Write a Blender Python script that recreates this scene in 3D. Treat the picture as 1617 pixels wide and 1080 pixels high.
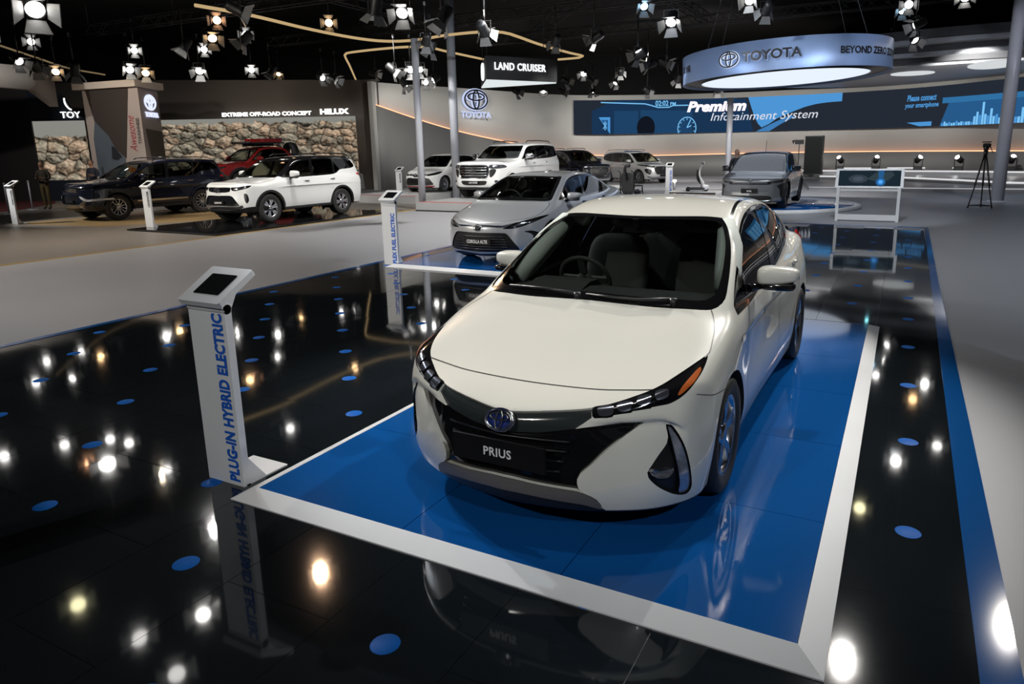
import bpy, bmesh, math, random
import numpy as np
from mathutils import Vector, Matrix

# ---------------------------------------------------------------- camera, world, lights, exposure
SC = bpy.context.scene
COL = SC.collection
for o in list(bpy.data.objects): bpy.data.objects.remove(o)
cam_data = bpy.data.cameras.new('camera'); cam = bpy.data.objects.new('camera', cam_data); COL.objects.link(cam)
cam_data.sensor_width = 36; cam_data.lens = 24.384; cam_data.shift_x = -.03215; cam_data.shift_y = -.04158
cam_data.clip_start = .05; cam_data.clip_end = 200
def cam_axes(yaw, pitch, roll):
    c, s = math.cos(yaw), math.sin(yaw)
    f = Vector((-s * math.cos(pitch), c * math.cos(pitch), -math.sin(pitch))); r = Vector((c, s, 0)); u = r.cross(f)
    return r * math.cos(roll) + u * math.sin(roll), -r * math.sin(roll) + u * math.cos(roll), f
_r, _u, _f = cam_axes(.47596, .21283, -.01591)
cam.matrix_world = Matrix(((_r.x, _u.x, -_f.x, 0), (_r.y, _u.y, -_f.y, 0), (_r.z, _u.z, -_f.z, 1.8857), (0, 0, 0, 1)))
SC.camera = cam
W = bpy.data.worlds.new('hall_air'); SC.world = W; W.use_nodes = True
W.node_tree.nodes['Background'].inputs[0].default_value = (.55, .6, .7, 1); W.node_tree.nodes['Background'].inputs[1].default_value = .07
SC.view_settings.view_transform = 'Standard'; SC.view_settings.look = 'None'; SC.view_settings.gamma = 1; SC.view_settings.use_curve_mapping = False
SC.view_settings.exposure = 0.0
SC.cycles.max_bounces = 6; SC.cycles.diffuse_bounces = 3; SC.cycles.glossy_bounces = 4; SC.cycles.transparent_max_bounces = 12; SC.cycles.transmission_bounces = 4
SC.cycles.sample_clamp_indirect = 4; SC.cycles.caustics_reflective = False; SC.cycles.caustics_refractive = False
SC.cycles.use_denoising = True
def spot(loc, target, watts, deg, size=.12, color=(1, 1, 1), blend=.6):
    l = bpy.data.lights.new('lamp_or_fill_light', 'SPOT'); l.energy = watts; l.spot_size = math.radians(deg); l.spot_blend = blend; l.shadow_soft_size = size; l.color = color
    o = bpy.data.objects.new('lamp_or_fill_light', l); COL.objects.link(o); o.location = loc
    o.rotation_euler = (Vector(target) - Vector(loc)).to_track_quat('-Z', 'Y').to_euler(); return o
def area(loc, target, watts, sx, sy, color=(1, 1, 1)):
    l = bpy.data.lights.new('light_panel', 'AREA'); l.energy = watts; l.shape = 'RECTANGLE'; l.size = sx; l.size_y = sy; l.color = color
    o = bpy.data.objects.new('light_panel', l); COL.objects.link(o); o.location = loc
    o.rotation_euler = (Vector(target) - Vector(loc)).to_track_quat('-Z', 'Y').to_euler(); return o
WARM, COOL, NEUT = (1, .86, .68), (.85, .92, 1), (1, .97, .92)
for p, t, w, deg, c in (  # spots at hung fixtures, plus added fill spots where no fixture hangs
    # on the white hatchback and its platform; some are added fill without a fixture
    ((-10.7, 7.0, 6.2), (-2.2, 4.5, .7), 2200, 28, NEUT), ((-9.6, 8.8, 6.2), (-1.6, 4.6, .6), 500, 36, (1, .62, .38)), ((-9.8, 5.8, 6.2), (-1.6, 4.6, .6), 1400, 36, COOL), ((-.25, 10.7, 6.2), (-1.6, 4.6, .5), 1500, 46, NEUT), ((2.2, 12.8, 6.2), (-1.6, 4.6, .5), 1900, 30, NEUT),
    ((-4, -5, 6.2), (-1.8, 4.0, .6), 900, 32, NEUT), ((-1.7, 3.6, 8.6), (-1.75, 4.3, .5), 650, 30, NEUT), ((-2.2, 11.5, 7), (-3.9, 20.8, .7), 1800, 24, COOL), ((4.5, -2, 6.2), (-1.7, 4.2, .7), 700, 30, COOL), ((-12.9, 9.0, 6.2), (-2, 4.5, .5), 1100, 34, NEUT),
    # silver sedan, dark SUV pair, white off-roader, electric car, crossover
    ((-9.98, 12.8, 5.2), (-6.0, 11.5, .6), 900, 60, NEUT), ((-10.7, 7.0, 6.2), (-6.2, 11, .6), 1500, 50, NEUT), ((-2, 9.5, 6.2), (-6, 11.5, .6), 1200, 50, COOL),
    ((-14.8, 8, 5.2), (-16.2, 14.5, .8), 1250, 62, NEUT), ((-20.4, 11.2, 6.2), (-19.5, 15, .8), 2000, 70, WARM), ((-13.5, 14, 6.0), (-16.2, 15, .8), 700, 60, NEUT), ((-20, 12, 6.2), (-22.5, 17.5, 1), 1500, 60, NEUT),
    ((-10, 16.2, 5.4), (-13, 22, 1), 1100, 60, NEUT), ((-16, 19, 6.0), (-17.5, 24, .8), 1200, 70, NEUT), ((-8.5, 21.4, 5.4), (-13, 23, 1), 700, 60, NEUT),
    ((.4, 19.2, 6.2), (-3.6, 22, .6), 1600, 56, COOL), ((-7.9, 21.9, 5.0), (-4, 22.5, .6), 900, 60, COOL), ((-8.6, 25, 5.2), (-12, 35, .6), 3200, 60, NEUT), ((-4, 30, 5.2), (-11, 35, .6), 2200, 60, NEUT),
    # wall washes, hanging ring; spots added to brighten the posts
    ((-17.5, 24, 5.0), (-22.5, 33, 3.2), 2400, 70, NEUT), ((-15.2, 29.6, 5.0), (-20.5, 39, 3.4), 2400, 74, NEUT), ((-11, 33, 4.9), (-13, 46.5, 3.2), 3000, 84, NEUT), ((-4, 35, 4.9), (-4, 47, 3.2), 1900, 84, NEUT), ((2, 33, 4.9), (3, 43, 2.6), 1500, 84, NEUT),
    ((-9.5, 14, 6.8), (-5.2, 21.6, 4.5), 1300, 36, (.62, .76, 1)), ((1.5, 15.5, 6.8), (-2.2, 21.4, 4.5), 900, 40, (.62, .76, 1)), ((1.8, 20, 5.6), (-.8, 23.0, 4.3), 260, 50, (.7, .8, 1)),
    ((-5.5, 16, 5.8), (2.73, 27, 2.5), 900, 34, COOL), ((-8, 15, 6.2), (-14.5, 20.5, 3.5), 900, 50, COOL),
    # open floor and other dim areas: mostly added fill, some kept out of reflections
    ((1.4, 20.8, 6.4), (3.5, 24, 0), 1500, 110, COOL), ((5.5, 12, 6.4), (4.5, 13, 0), 900, 110, COOL), ((-18, -2, 6.4), (-13, 9, 0), 2200, 70, WARM), ((4.5, 21, 5.5), (2.73, 27, 3.2), 500, 60, (.85, .85, 1)), ((-25, 8.5, 4.5), (-22, 12.2, .8), 1800, 40, NEUT), ((-9, 17, 6.4), (-10, 17, 0), 2600, 116, NEUT), ((-13, -4, 6.4), (-11.2, 5.5, 0), 3800, 80, NEUT), ((-17, 10.5, 6.4), (-16, 8, 0), 1500, 110, WARM), ((-24, 14, 5.0), (-26.5, 17.5, 3), 800, 80, WARM), ((-26.8, 22, 5.4), (-29, 27, 3.5), 300, 100, WARM), ((-4, 27, 6.2), (-6, 29, 0), 1500, 110, NEUT), ((-.8, 13.5, 6.4), (-.8, 19.2, .8), 900, 30, COOL), ((-26.5, 9.5, 5.9), (-30, 12.2, 4.8), 800, 120, NEUT)): spot(p, t, w, deg, .08, c)

# ---------------------------------------------------------------- materials
MATS = {}
def mat(name, color=(.5, .5, .5), rough=.5, metal=0., coat=0., spec=.5, emit=None, estr=1., noise=None, coat_rough=.03):
    if name in MATS: return MATS[name]
    m = bpy.data.materials.new(name); m.use_nodes = True; nt = m.node_tree; b = nt.nodes['Principled BSDF']
    b.inputs['Base Color'].default_value = (*color, 1); b.inputs['Roughness'].default_value = rough; b.inputs['Metallic'].default_value = metal
    b.inputs['Coat Weight'].default_value = coat; b.inputs['Coat Roughness'].default_value = coat_rough; b.inputs['Specular IOR Level'].default_value = spec
    if emit: b.inputs['Emission Color'].default_value = (*emit, 1); b.inputs['Emission Strength'].default_value = estr
    if noise:   # (scale, colour amount, roughness amount)
        tc = nt.nodes.new('ShaderNodeTexCoord'); n = nt.nodes.new('ShaderNodeTexNoise'); n.inputs['Scale'].default_value = noise[0]; n.inputs['Detail'].default_value = 5
        nt.links.new(tc.outputs['Object'], n.inputs['Vector'])
        mx = nt.nodes.new('ShaderNodeMix'); mx.data_type = 'RGBA'; mx.blend_type = 'MULTIPLY'; mx.inputs[6].default_value = (*color, 1)
        r = nt.nodes.new('ShaderNodeMapRange'); r.inputs[3].default_value = 1 - noise[1]; r.inputs[4].default_value = 1 + noise[1] * .5
        nt.links.new(n.outputs['Fac'], r.inputs[0]); mx.inputs[0].default_value = 1; nt.links.new(r.outputs[0], mx.inputs[7]); nt.links.new(mx.outputs[2], b.inputs['Base Color'])
        r2 = nt.nodes.new('ShaderNodeMapRange'); r2.inputs[3].default_value = max(0, rough - noise[2]); r2.inputs[4].default_value = rough + noise[2]
        nt.links.new(n.outputs['Fac'], r2.inputs[0]); nt.links.new(r2.outputs[0], b.inputs['Roughness'])
    MATS[name] = m; return m
def glass_mat(name, tint=(.3, .33, .33), ior=1.45, rough=0.):
    if name in MATS: return MATS[name]
    m = bpy.data.materials.new(name); m.use_nodes = True; nt = m.node_tree; nt.nodes.clear()
    o = nt.nodes.new('ShaderNodeOutputMaterial'); t = nt.nodes.new('ShaderNodeBsdfTransparent'); g = nt.nodes.new('ShaderNodeBsdfGlossy')
    t.inputs[0].default_value = (*tint, 1); g.inputs['Roughness'].default_value = rough; f = nt.nodes.new('ShaderNodeFresnel'); f.inputs[0].default_value = ior
    x = nt.nodes.new('ShaderNodeMixShader'); nt.links.new(f.outputs[0], x.inputs[0]); nt.links.new(t.outputs[0], x.inputs[1]); nt.links.new(g.outputs[0], x.inputs[2]); nt.links.new(x.outputs[0], o.inputs[0])
    MATS[name] = m; return m
def emit_mat(name, color, s): return mat(name, (0, 0, 0), 1, emit=color, estr=s, spec=0)
rubber = mat('tyre_rubber', (.018, .018, .019), .62)
blackp = mat('black_plastic', (.012, .012, .013), .38)
glossb = mat('gloss_black', (.006, .006, .007), .08, coat=.6)
chrome = mat('chrome', (.75, .76, .78), .1, 1)
alloy = mat('alloy_silver', (.62, .63, .66), .22, 1)
alloyd = mat('alloy_dark', (.06, .065, .08), .3, .8)
trimg = mat('cabin_trim_grey', (.58, .62, .58), .8)
trimd = mat('cabin_black', (.045, .047, .046), .75)
seatm = mat('seat_cloth', (.055, .052, .046), .7)
whitep = mat('white_powder_coat', (.78, .79, .80), .35, noise=(3, .04, .05))
letterw = mat('white_letter', (.85, .85, .86), .4)
wellm = mat('wheel_well', (.008, .008, .008), .9)
lensc = glass_mat('clear_lens', (.85, .87, .9), 1.5)
winglass = glass_mat('window_glass', (.34, .38, .37), 1.5)
screenglass = glass_mat('windscreen_glass', (.78, .84, .82), 1.5)
darkglass = glass_mat('privacy_glass', (.07, .08, .085), 1.5)
amber = mat('amber_lens', (.55, .13, .03), .12, coat=.8)
redlens = mat('red_lens', (.5, .01, .015), .1, coat=.8)
ledcell = mat('lamp_cell', (.30, .32, .38), .12, .9)
drlm = mat('running_light_lens', (.46, .50, .60), .14, .6, coat=.8, noise=(55, .6, .1))
blueem = mat('blue_chrome', (.03, .06, .30), .15, .6, coat=.8)

# ---------------------------------------------------------------- mesh helpers
def link(name, me, m=None, parent=None):
    o = bpy.data.objects.new(name, me); COL.objects.link(o)
    if m is not None:
        for x in (m if isinstance(m, (list, tuple)) else [m]): me.materials.append(x)
    if parent is not None: o.parent = parent
    return o
def tag(o, label=None, cat=None, group=None, kind=None):
    for k, v in (('label', label), ('category', cat), ('group', group), ('kind', kind)):
        if v: o[k] = v
    return o
def empty(name, loc=(0, 0, 0), rz=0., label=None, cat=None, group=None):
    o = bpy.data.objects.new(name, None); COL.objects.link(o); o.location = loc; o.rotation_euler = (0, 0, rz); o.empty_display_size = .2
    return tag(o, label, cat, group)
def mesh_np(name, V, T, m, parent=None, N=None, smooth=True):
    used = np.unique(T); rm = -np.ones(len(V), int); rm[used] = np.arange(len(used)); V = V[used]; T = rm[T]
    me = bpy.data.meshes.new(name); me.vertices.add(len(V)); me.vertices.foreach_set('co', V.astype(np.float32).ravel())
    me.loops.add(len(T) * 3); me.loops.foreach_set('vertex_index', T.astype(np.int32).ravel())
    me.polygons.add(len(T)); me.polygons.foreach_set('loop_start', np.arange(0, len(T) * 3, 3, dtype=np.int32))
    me.polygons.foreach_set('use_smooth', np.full(len(T), smooth)); me.update(calc_edges=True); me.validate()
    if N is not None and len(me.vertices) == len(V): me.normals_split_custom_set_from_vertices(N[used].tolist())
    return link(name, me, m, parent)
class MB:
    """collects shapes for ONE mesh"""
    def __init__(s): s.v = []; s.f = []; s.sm = []; s.mi = []; s.cur = 0
    def add(s, v, f, smooth=False):
        b = len(s.v); s.v += [tuple(p) for p in v]; s.f += [tuple(i + b for i in q) for q in f]; s.sm += [smooth] * len(f); s.mi += [s.cur] * len(f); return s
    def box(s, c, d, M=None):
        c = Vector(c); h = Vector(d) / 2
        P = [Vector((x * h.x, y * h.y, z * h.z)) for z in (-1, 1) for y in (-1, 1) for x in (-1, 1)]
        P = [(M @ p if M else p) + c for p in P]
        return s.add(P, [(0, 2, 3, 1), (4, 5, 7, 6), (0, 1, 5, 4), (2, 6, 7, 3), (0, 4, 6, 2), (1, 3, 7, 5)])
    def prism(s, poly, axis, a, b):
        """outline poly (2D) extruded from a to b along axis"""
        n = len(poly)
        def P(p, w): q = list(p); q.insert(axis, w); return q
        v = [P(p, a) for p in poly] + [P(p, b) for p in poly]
        return s.add(v, [tuple(range(n))[::-1], tuple(range(n, 2 * n))] + [(i, (i + 1) % n, n + (i + 1) % n, n + i) for i in range(n)])
    def bevbox(s, c, d, r, M=None):
        """box with rounded vertical edges"""
        x, y = d[0] / 2, d[1] / 2; p = []
        for cx, cy, a0 in ((x - r, y - r, 0), (-x + r, y - r, 90), (-x + r, -y + r, 180), (x - r, -y + r, 270)):
            for k in range(4): a = math.radians(a0 + k * 30); p.append((cx + r * math.cos(a), cy + r * math.sin(a)))
        t = MB().prism(p, 2, -d[2] / 2, d[2] / 2); c = Vector(c)
        return s.add([(M @ Vector(q) if M else Vector(q)) + c for q in t.v], t.f)
    def tube(s, P, r, n=8, closed=False, caps=True):
        P = [Vector(p) for p in P]; m = len(P); R = r if isinstance(r, (list, tuple)) else [r] * m; v = []; f = []; up = None
        for i in range(m):
            t = (P[(i + 1) % m] - P[i - 1]) if closed else (P[min(i + 1, m - 1)] - P[max(i - 1, 0)])
            t = t.normalized() if t.length > 1e-9 else Vector((0, 0, 1))
            if up is None: up = t.orthogonal().normalized()
            up = (up - t * up.dot(t)); up = up.normalized() if up.length > 1e-6 else t.orthogonal().normalized()
            b = t.cross(up)
            for k in range(n): a = 2 * math.pi * k / n; v.append(P[i] + (up * math.cos(a) + b * math.sin(a)) * R[i])
        for i in range(m if closed else m - 1):
            j = (i + 1) % m
            for k in range(n): f.append((i * n + k, i * n + (k + 1) % n, j * n + (k + 1) % n, j * n + k))
        if caps and not closed: f += [tuple(range(n))[::-1], tuple(range((m - 1) * n, m * n))]
        return s.add(v, f, True)
    def cyl(s, a, b, r, r2=None, n=16): return s.tube([a, b], [r, r if r2 is None else r2], n)
    def lathe(s, prof, n=32, axis=2, c=(0, 0, 0), smooth=True, arc=None):
        """prof [(radius, height)] turned about axis"""
        v = []; f = []; m = len(prof); c = Vector(c)
        for i in range(n):
            a = 2 * math.pi * i / n
            for r, h in prof:
                q = [r * math.cos(a), r * math.sin(a)]; q.insert(axis, h); v.append(Vector(q) + c)
        for i in range(n):
            j = (i + 1) % n
            for k in range(m - 1): f.append((i * m + k, j * m + k, j * m + k + 1, i * m + k + 1))
        return s.add(v, f, smooth)
    def ball(s, c, r, n=12, M=None):
        r = r if isinstance(r, (list, tuple)) else (r, r, r); v = []; f = []; c = Vector(c); h = n // 2
        for i in range(h + 1):
            t = math.pi * i / h
            for k in range(n):
                a = 2 * math.pi * k / n; p = Vector((r[0] * math.sin(t) * math.cos(a), r[1] * math.sin(t) * math.sin(a), r[2] * math.cos(t))); v.append((M @ p if M else p) + c)
        for i in range(h):
            for k in range(n): f.append((i * n + k, (i + 1) * n + k, (i + 1) * n + (k + 1) % n, i * n + (k + 1) % n))
        return s.add(v, f, True)
    def move(s, M):
        s.v = [tuple(M @ Vector(p)) for p in s.v]; return s
    def build(s, name, m, parent=None, loc=None):
        me = bpy.data.meshes.new(name); me.from_pydata([tuple(p) for p in s.v], [], s.f); me.update()
        o = link(name, me, m, parent)
        if any(s.sm): me.polygons.foreach_set('use_smooth', s.sm)
        if any(s.mi): me.polygons.foreach_set('material_index', s.mi)
        bm = bmesh.new(); bm.from_mesh(me); bmesh.ops.recalc_face_normals(bm, faces=bm.faces); bm.to_mesh(me); bm.free()
        if loc is not None: o.location = loc
        return o
_T = {}
def text_mesh(s, bold=0., shear=0., space=1.):
    """outline mesh of a line of writing in the built-in font, its box scaled to 1 x 1: verts, faces, aspect"""
    k = (s, bold, shear, space)
    if k not in _T:
        c = bpy.data.curves.new('t', 'FONT'); c.body = s; c.size = 1; c.offset = bold; c.shear = shear; c.space_character = space; c.resolution_u = 3; c.fill_mode = 'FRONT'
        o = bpy.data.objects.new('t', c); COL.objects.link(o); bpy.context.view_layer.update()
        me = bpy.data.meshes.new_from_object(o.evaluated_get(bpy.context.evaluated_depsgraph_get()))
        v = np.array([tuple(p.co) for p in me.vertices]); f = [tuple(p.vertices) for p in me.polygons]
        bpy.data.objects.remove(o); bpy.data.curves.remove(c); bpy.data.meshes.remove(me)
        lo = v.min(0); hi = v.max(0); asp = (hi[0] - lo[0]) / (hi[1] - lo[1]); v = (v - lo) / np.maximum(hi - lo, 1e-9); _T[k] = (v[:, :2], f, asp)
    return _T[k]
def text(s, name, m, parent, O, X, Y, width, height, bold=0., shear=0., space=1., depth=0., bend=None):
    """writing whose lower left corner is O, running along X and standing along Y; depth makes it stand out; bend maps a point to its place"""
    v, f, _ = text_mesh(s, bold, shear, space); O, X, Y = Vector(O), Vector(X).normalized(), Vector(Y).normalized(); n = X.cross(Y)
    P = [O + X * (a * width) + Y * (b * height) for a, b in v]
    if depth:
        k = len(P); P2 = [p + n * depth for p in P]; e = {}
        for q in f:
            for a, b in zip(q, q[1:] + q[:1]): e[(a, b)] = 1
        sides = [(a, b, b + k, a + k) for a, b in e if (b, a) not in e]
        P, f = P + P2, [tuple(i + k for i in q) for q in f] + sides
    if bend: P = [bend(p) for p in P]
    me = bpy.data.meshes.new(name); me.from_pydata([tuple(p) for p in P], [], f); me.update()
    return link(name, me, m, parent)
def emblem(name, m, parent, O, X, Y, w, r=None, bend=None):
    """three ovals: an outer one, an upright one and a lying one in its upper half"""
    O, X, Y = Vector(O), Vector(X).normalized(), Vector(Y).normalized(); h = w * .69; b = MB(); r = r or w * .035
    for cx, cy, rx, ry in ((0, 0, .5, .5), (0, 0, .13, .47), (0, .15, .36, .19)):
        P = [O + X * ((cx + rx * math.cos(t)) * w) + Y * ((cy + ry * math.sin(t)) * h) for t in np.linspace(0, 2 * math.pi, 37)[:-1]]
        if bend: P = [bend(p) for p in P]
        b.tube(P, r, 6, True)
    return b.build(name, m, parent)
# ---------------------------------------------------------------- car surface library
class Spl:
    """natural cubic spline, straight beyond its ends"""
    def __init__(s, pts):
        p = sorted(pts); s.x = np.array([a for a, _ in p], float); s.y = np.array([b for _, b in p], float)
        n = len(p); h = np.diff(s.x); A = np.eye(n); r = np.zeros(n)
        for i in range(1, n - 1):
            A[i, i - 1:i + 2] = h[i - 1], 2 * (h[i - 1] + h[i]), h[i]
            r[i] = 6 * ((s.y[i + 1] - s.y[i]) / h[i] - (s.y[i] - s.y[i - 1]) / h[i - 1])
        s.m = np.linalg.solve(A, r) if n > 2 else np.zeros(n)
        s.h = h
        s.d0 = (s.y[1] - s.y[0]) / h[0] - h[0] * (2 * s.m[0] + s.m[1]) / 6
        s.d1 = (s.y[-1] - s.y[-2]) / h[-1] + h[-1] * (2 * s.m[-1] + s.m[-2]) / 6
        n = 4000; q = np.linspace(s.x[0], s.x[-1], n + 2); i = np.clip(np.searchsorted(s.x, q) - 1, 0, len(s.x) - 2); h = s.h[i]; a = (s.x[i + 1] - q) / h; b = 1 - a
        s.tab = a * s.y[i] + b * s.y[i + 1] + ((a ** 3 - a) * s.m[i] + (b ** 3 - b) * s.m[i + 1]) * h * h / 6; s.dt = np.diff(s.tab); s.k = (n + 1) / (s.x[-1] - s.x[0])
    def __call__(s, q):
        t = (np.asarray(q, float) - s.x[0]) * s.k; c = np.minimum(np.maximum(t, 0), 4000.9999); i = c.astype(np.int32); y = s.tab[i] + (c - i) * s.dt[i]; e = t - c
        return y + np.where(e < 0, s.d0, s.d1) * e / s.k

class Rails:
    """surface w(a, b): one spline over a for each rail position b; sym mirrors the rails about b = 0"""
    def __init__(s, rails, sym=False):
        rails = sorted(rails, key=lambda r: r[0]); s.f = [Spl(p) for _, p in rails]; bs = [b for b, _ in rails]
        full = sorted(set(bs) | ({-b for b in bs} if sym else set())); s.c = []
        for b in bs:
            s.c.append(Spl([(k, 1.0 if (k == b or (sym and k == -b)) else 0.0) for k in full]) if len(full) > 1 else (lambda q: 1.0))
        s.sym = sym; s.bmax = bs[-1]
    def __call__(s, a, b):
        if s.sym: b = np.abs(b)
        return sum(f(a) * c(b) for f, c in zip(s.f, s.c))

def smax(a, b, k):
    h = np.clip(.5 + .5 * (a - b) / k, 0, 1); return b + (a - b) * h + k * h * (1 - h)
def smin(a, b, k): return -smax(-a, -b, k)

class Shell:
    """closed car skin from an implicit field f(u,v,z) < 0: surface net, pulled onto the zero set, true normals"""
    def __init__(s, f, lo, hi, cell):
        s.f = f
        ax = [np.arange(l, h + cell, cell) for l, h in zip(lo, hi)]
        F = np.broadcast_to(f(ax[0][:, None, None], ax[1][None, :, None], ax[2][None, None, :]), [len(a) for a in ax])
        S = F < 0; n = F.shape
        cnt = sum(S[i:n[0] - 1 + i, j:n[1] - 1 + j, k:n[2] - 1 + k].astype(np.int8) for i in (0, 1) for j in (0, 1) for k in (0, 1))
        mixed = (cnt > 0) & (cnt < 8); I = np.argwhere(mixed); idx = -np.ones(mixed.shape, int); idx[mixed] = np.arange(len(I))
        acc = np.zeros((len(I), 3)); num = np.zeros(len(I))
        for d in range(3):
            o = [x for x in range(3) if x != d]
            for a in (0, 1):
                for b in (0, 1):
                    c0 = I.copy(); c0[:, o[0]] += a; c0[:, o[1]] += b; c1 = c0.copy(); c1[:, d] += 1
                    f0 = F[tuple(c0.T)]; f1 = F[tuple(c1.T)]; cr = (f0 < 0) != (f1 < 0)
                    t = np.where(cr, f0 / np.where(cr, f0 - f1, 1), 0); p = c0.astype(float); p[:, d] += t
                    acc += p * cr[:, None]; num += cr
        V = acc / num[:, None] * cell + np.array([a[0] for a in ax])
        Q = []
        for d in range(3):
            o = [(d + 1) % 3, (d + 2) % 3]
            sl0 = [slice(None)] * 3; sl1 = [slice(None)] * 3; sl0[d] = slice(0, -1); sl1[d] = slice(1, None)
            ch = S[tuple(sl0)] != S[tuple(sl1)]; E = np.argwhere(ch)
            ok = np.all((E[:, o] > 0) & (E[:, o] < np.array([n[o[0]] - 1, n[o[1]] - 1])), axis=1); E = E[ok]
            ins = S[tuple(E.T)]; q = []
            for a, b in ((-1, -1), (0, -1), (0, 0), (-1, 0)):
                c = E.copy(); c[:, o[0]] += a; c[:, o[1]] += b; q.append(idx[tuple(c.T)])
            q = np.array(q).T; q[~ins] = q[~ins][:, ::-1]; Q.append(q)
        Q = np.vstack(Q)
        g = s.grad(V)
        for it in range(4):
            if it == 2: g = s.grad(V)
            d = f(V[:, 0], V[:, 1], V[:, 2]) / np.maximum((g * g).sum(1), .05)
            V = V - np.clip(d, -cell, cell)[:, None] * g * .9
        s.V = V; s.N = s.normal(V); s.T = np.vstack([Q[:, [0, 1, 2]], Q[:, [0, 2, 3]]])
    def grad(s, P, e=.003):
        return np.array([(s.f(*(P + d).T) - s.f(*(P - d).T)) / (2 * e) for d in np.eye(3) * e]).T
    def normal(s, P):
        g = s.grad(P); return g / np.maximum(np.linalg.norm(g, axis=1), 1e-9)[:, None]
    def march(s, o, d, far=8., step=.02):
        """first point of the skin along the rays o + t d (arrays); nan where a ray misses"""
        o = np.atleast_2d(np.array(o, float)); d = np.atleast_2d(np.array(d, float)); t = np.arange(0, far, step); out = np.full((len(o), 3), np.nan)
        for i in range(0, len(o), 64):
            a, b = o[i:i + 64], d[i:i + 64]; P = a[:, None] + t[None, :, None] * b[:, None]; f = s.f(P[..., 0], P[..., 1], P[..., 2]); k = np.argmax(f < 0, 1)
            ok = f[np.arange(len(a)), k] < 0; lo, hi = t[np.maximum(k - 1, 0)], t[k]
            for _ in range(16):
                m = (lo + hi) / 2; Q = a + m[:, None] * b; g = s.f(Q[:, 0], Q[:, 1], Q[:, 2]) < 0; hi = np.where(g, m, hi); lo = np.where(g, lo, m)
            out[i:i + 64][ok] = (a + hi[:, None] * b)[ok]
        return out

def smooth_loop(P, seg=.03, closed=True, sharp=()):
    """Catmull-Rom through the points, straight into the ones listed in sharp"""
    P = np.array(P, float); n = len(P); out = []
    for i in range(n if closed else n - 1):
        a, b = P[i], P[(i + 1) % n]; m = max(1, int(np.linalg.norm(b - a) / seg))
        p0 = P[(i - 1) % n] if closed or i > 0 else a; p3 = P[(i + 2) % n] if closed or i < n - 2 else b
        L = np.linalg.norm(b - a) + 1e-9
        ta = (b - a) if i in sharp else (b - p0) / (np.linalg.norm(b - a) + np.linalg.norm(a - p0) + 1e-9) * L
        tb = (b - a) if (i + 1) % n in sharp else (p3 - a) / (np.linalg.norm(b - a) + np.linalg.norm(p3 - b) + 1e-9) * L
        for k in range(m):
            t = k / m; out.append((2 * t ** 3 - 3 * t * t + 1) * a + (t ** 3 - 2 * t * t + t) * ta + (3 * t * t - 2 * t ** 3) * b + (t ** 3 - t * t) * tb)
    if not closed: out.append(P[-1])
    return np.array(out)

VIEW = {'side': ((1, 0, 0), (0, 0, 1), (0, 1, 0)), 'front': ((0, 1, 0), (0, 0, 1), (-1, 0, 0)), 'rear': ((0, 1, 0), (0, 0, 1), (1, 0, 0)), 'top': ((1, 0, 0), (0, 1, 0), (0, 0, 1))}

def inside(P, poly):
    x, y = P[:, 0], P[:, 1]; r = np.zeros(len(P), bool)
    for (x0, y0), (x1, y1) in zip(poly, np.roll(poly, -1, 0)):
        if y0 == y1: continue
        c = (y0 > y) != (y1 > y); r ^= c & (x < (x1 - x0) * (y - y0) / (y1 - y0) + x0)
    return r

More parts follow.
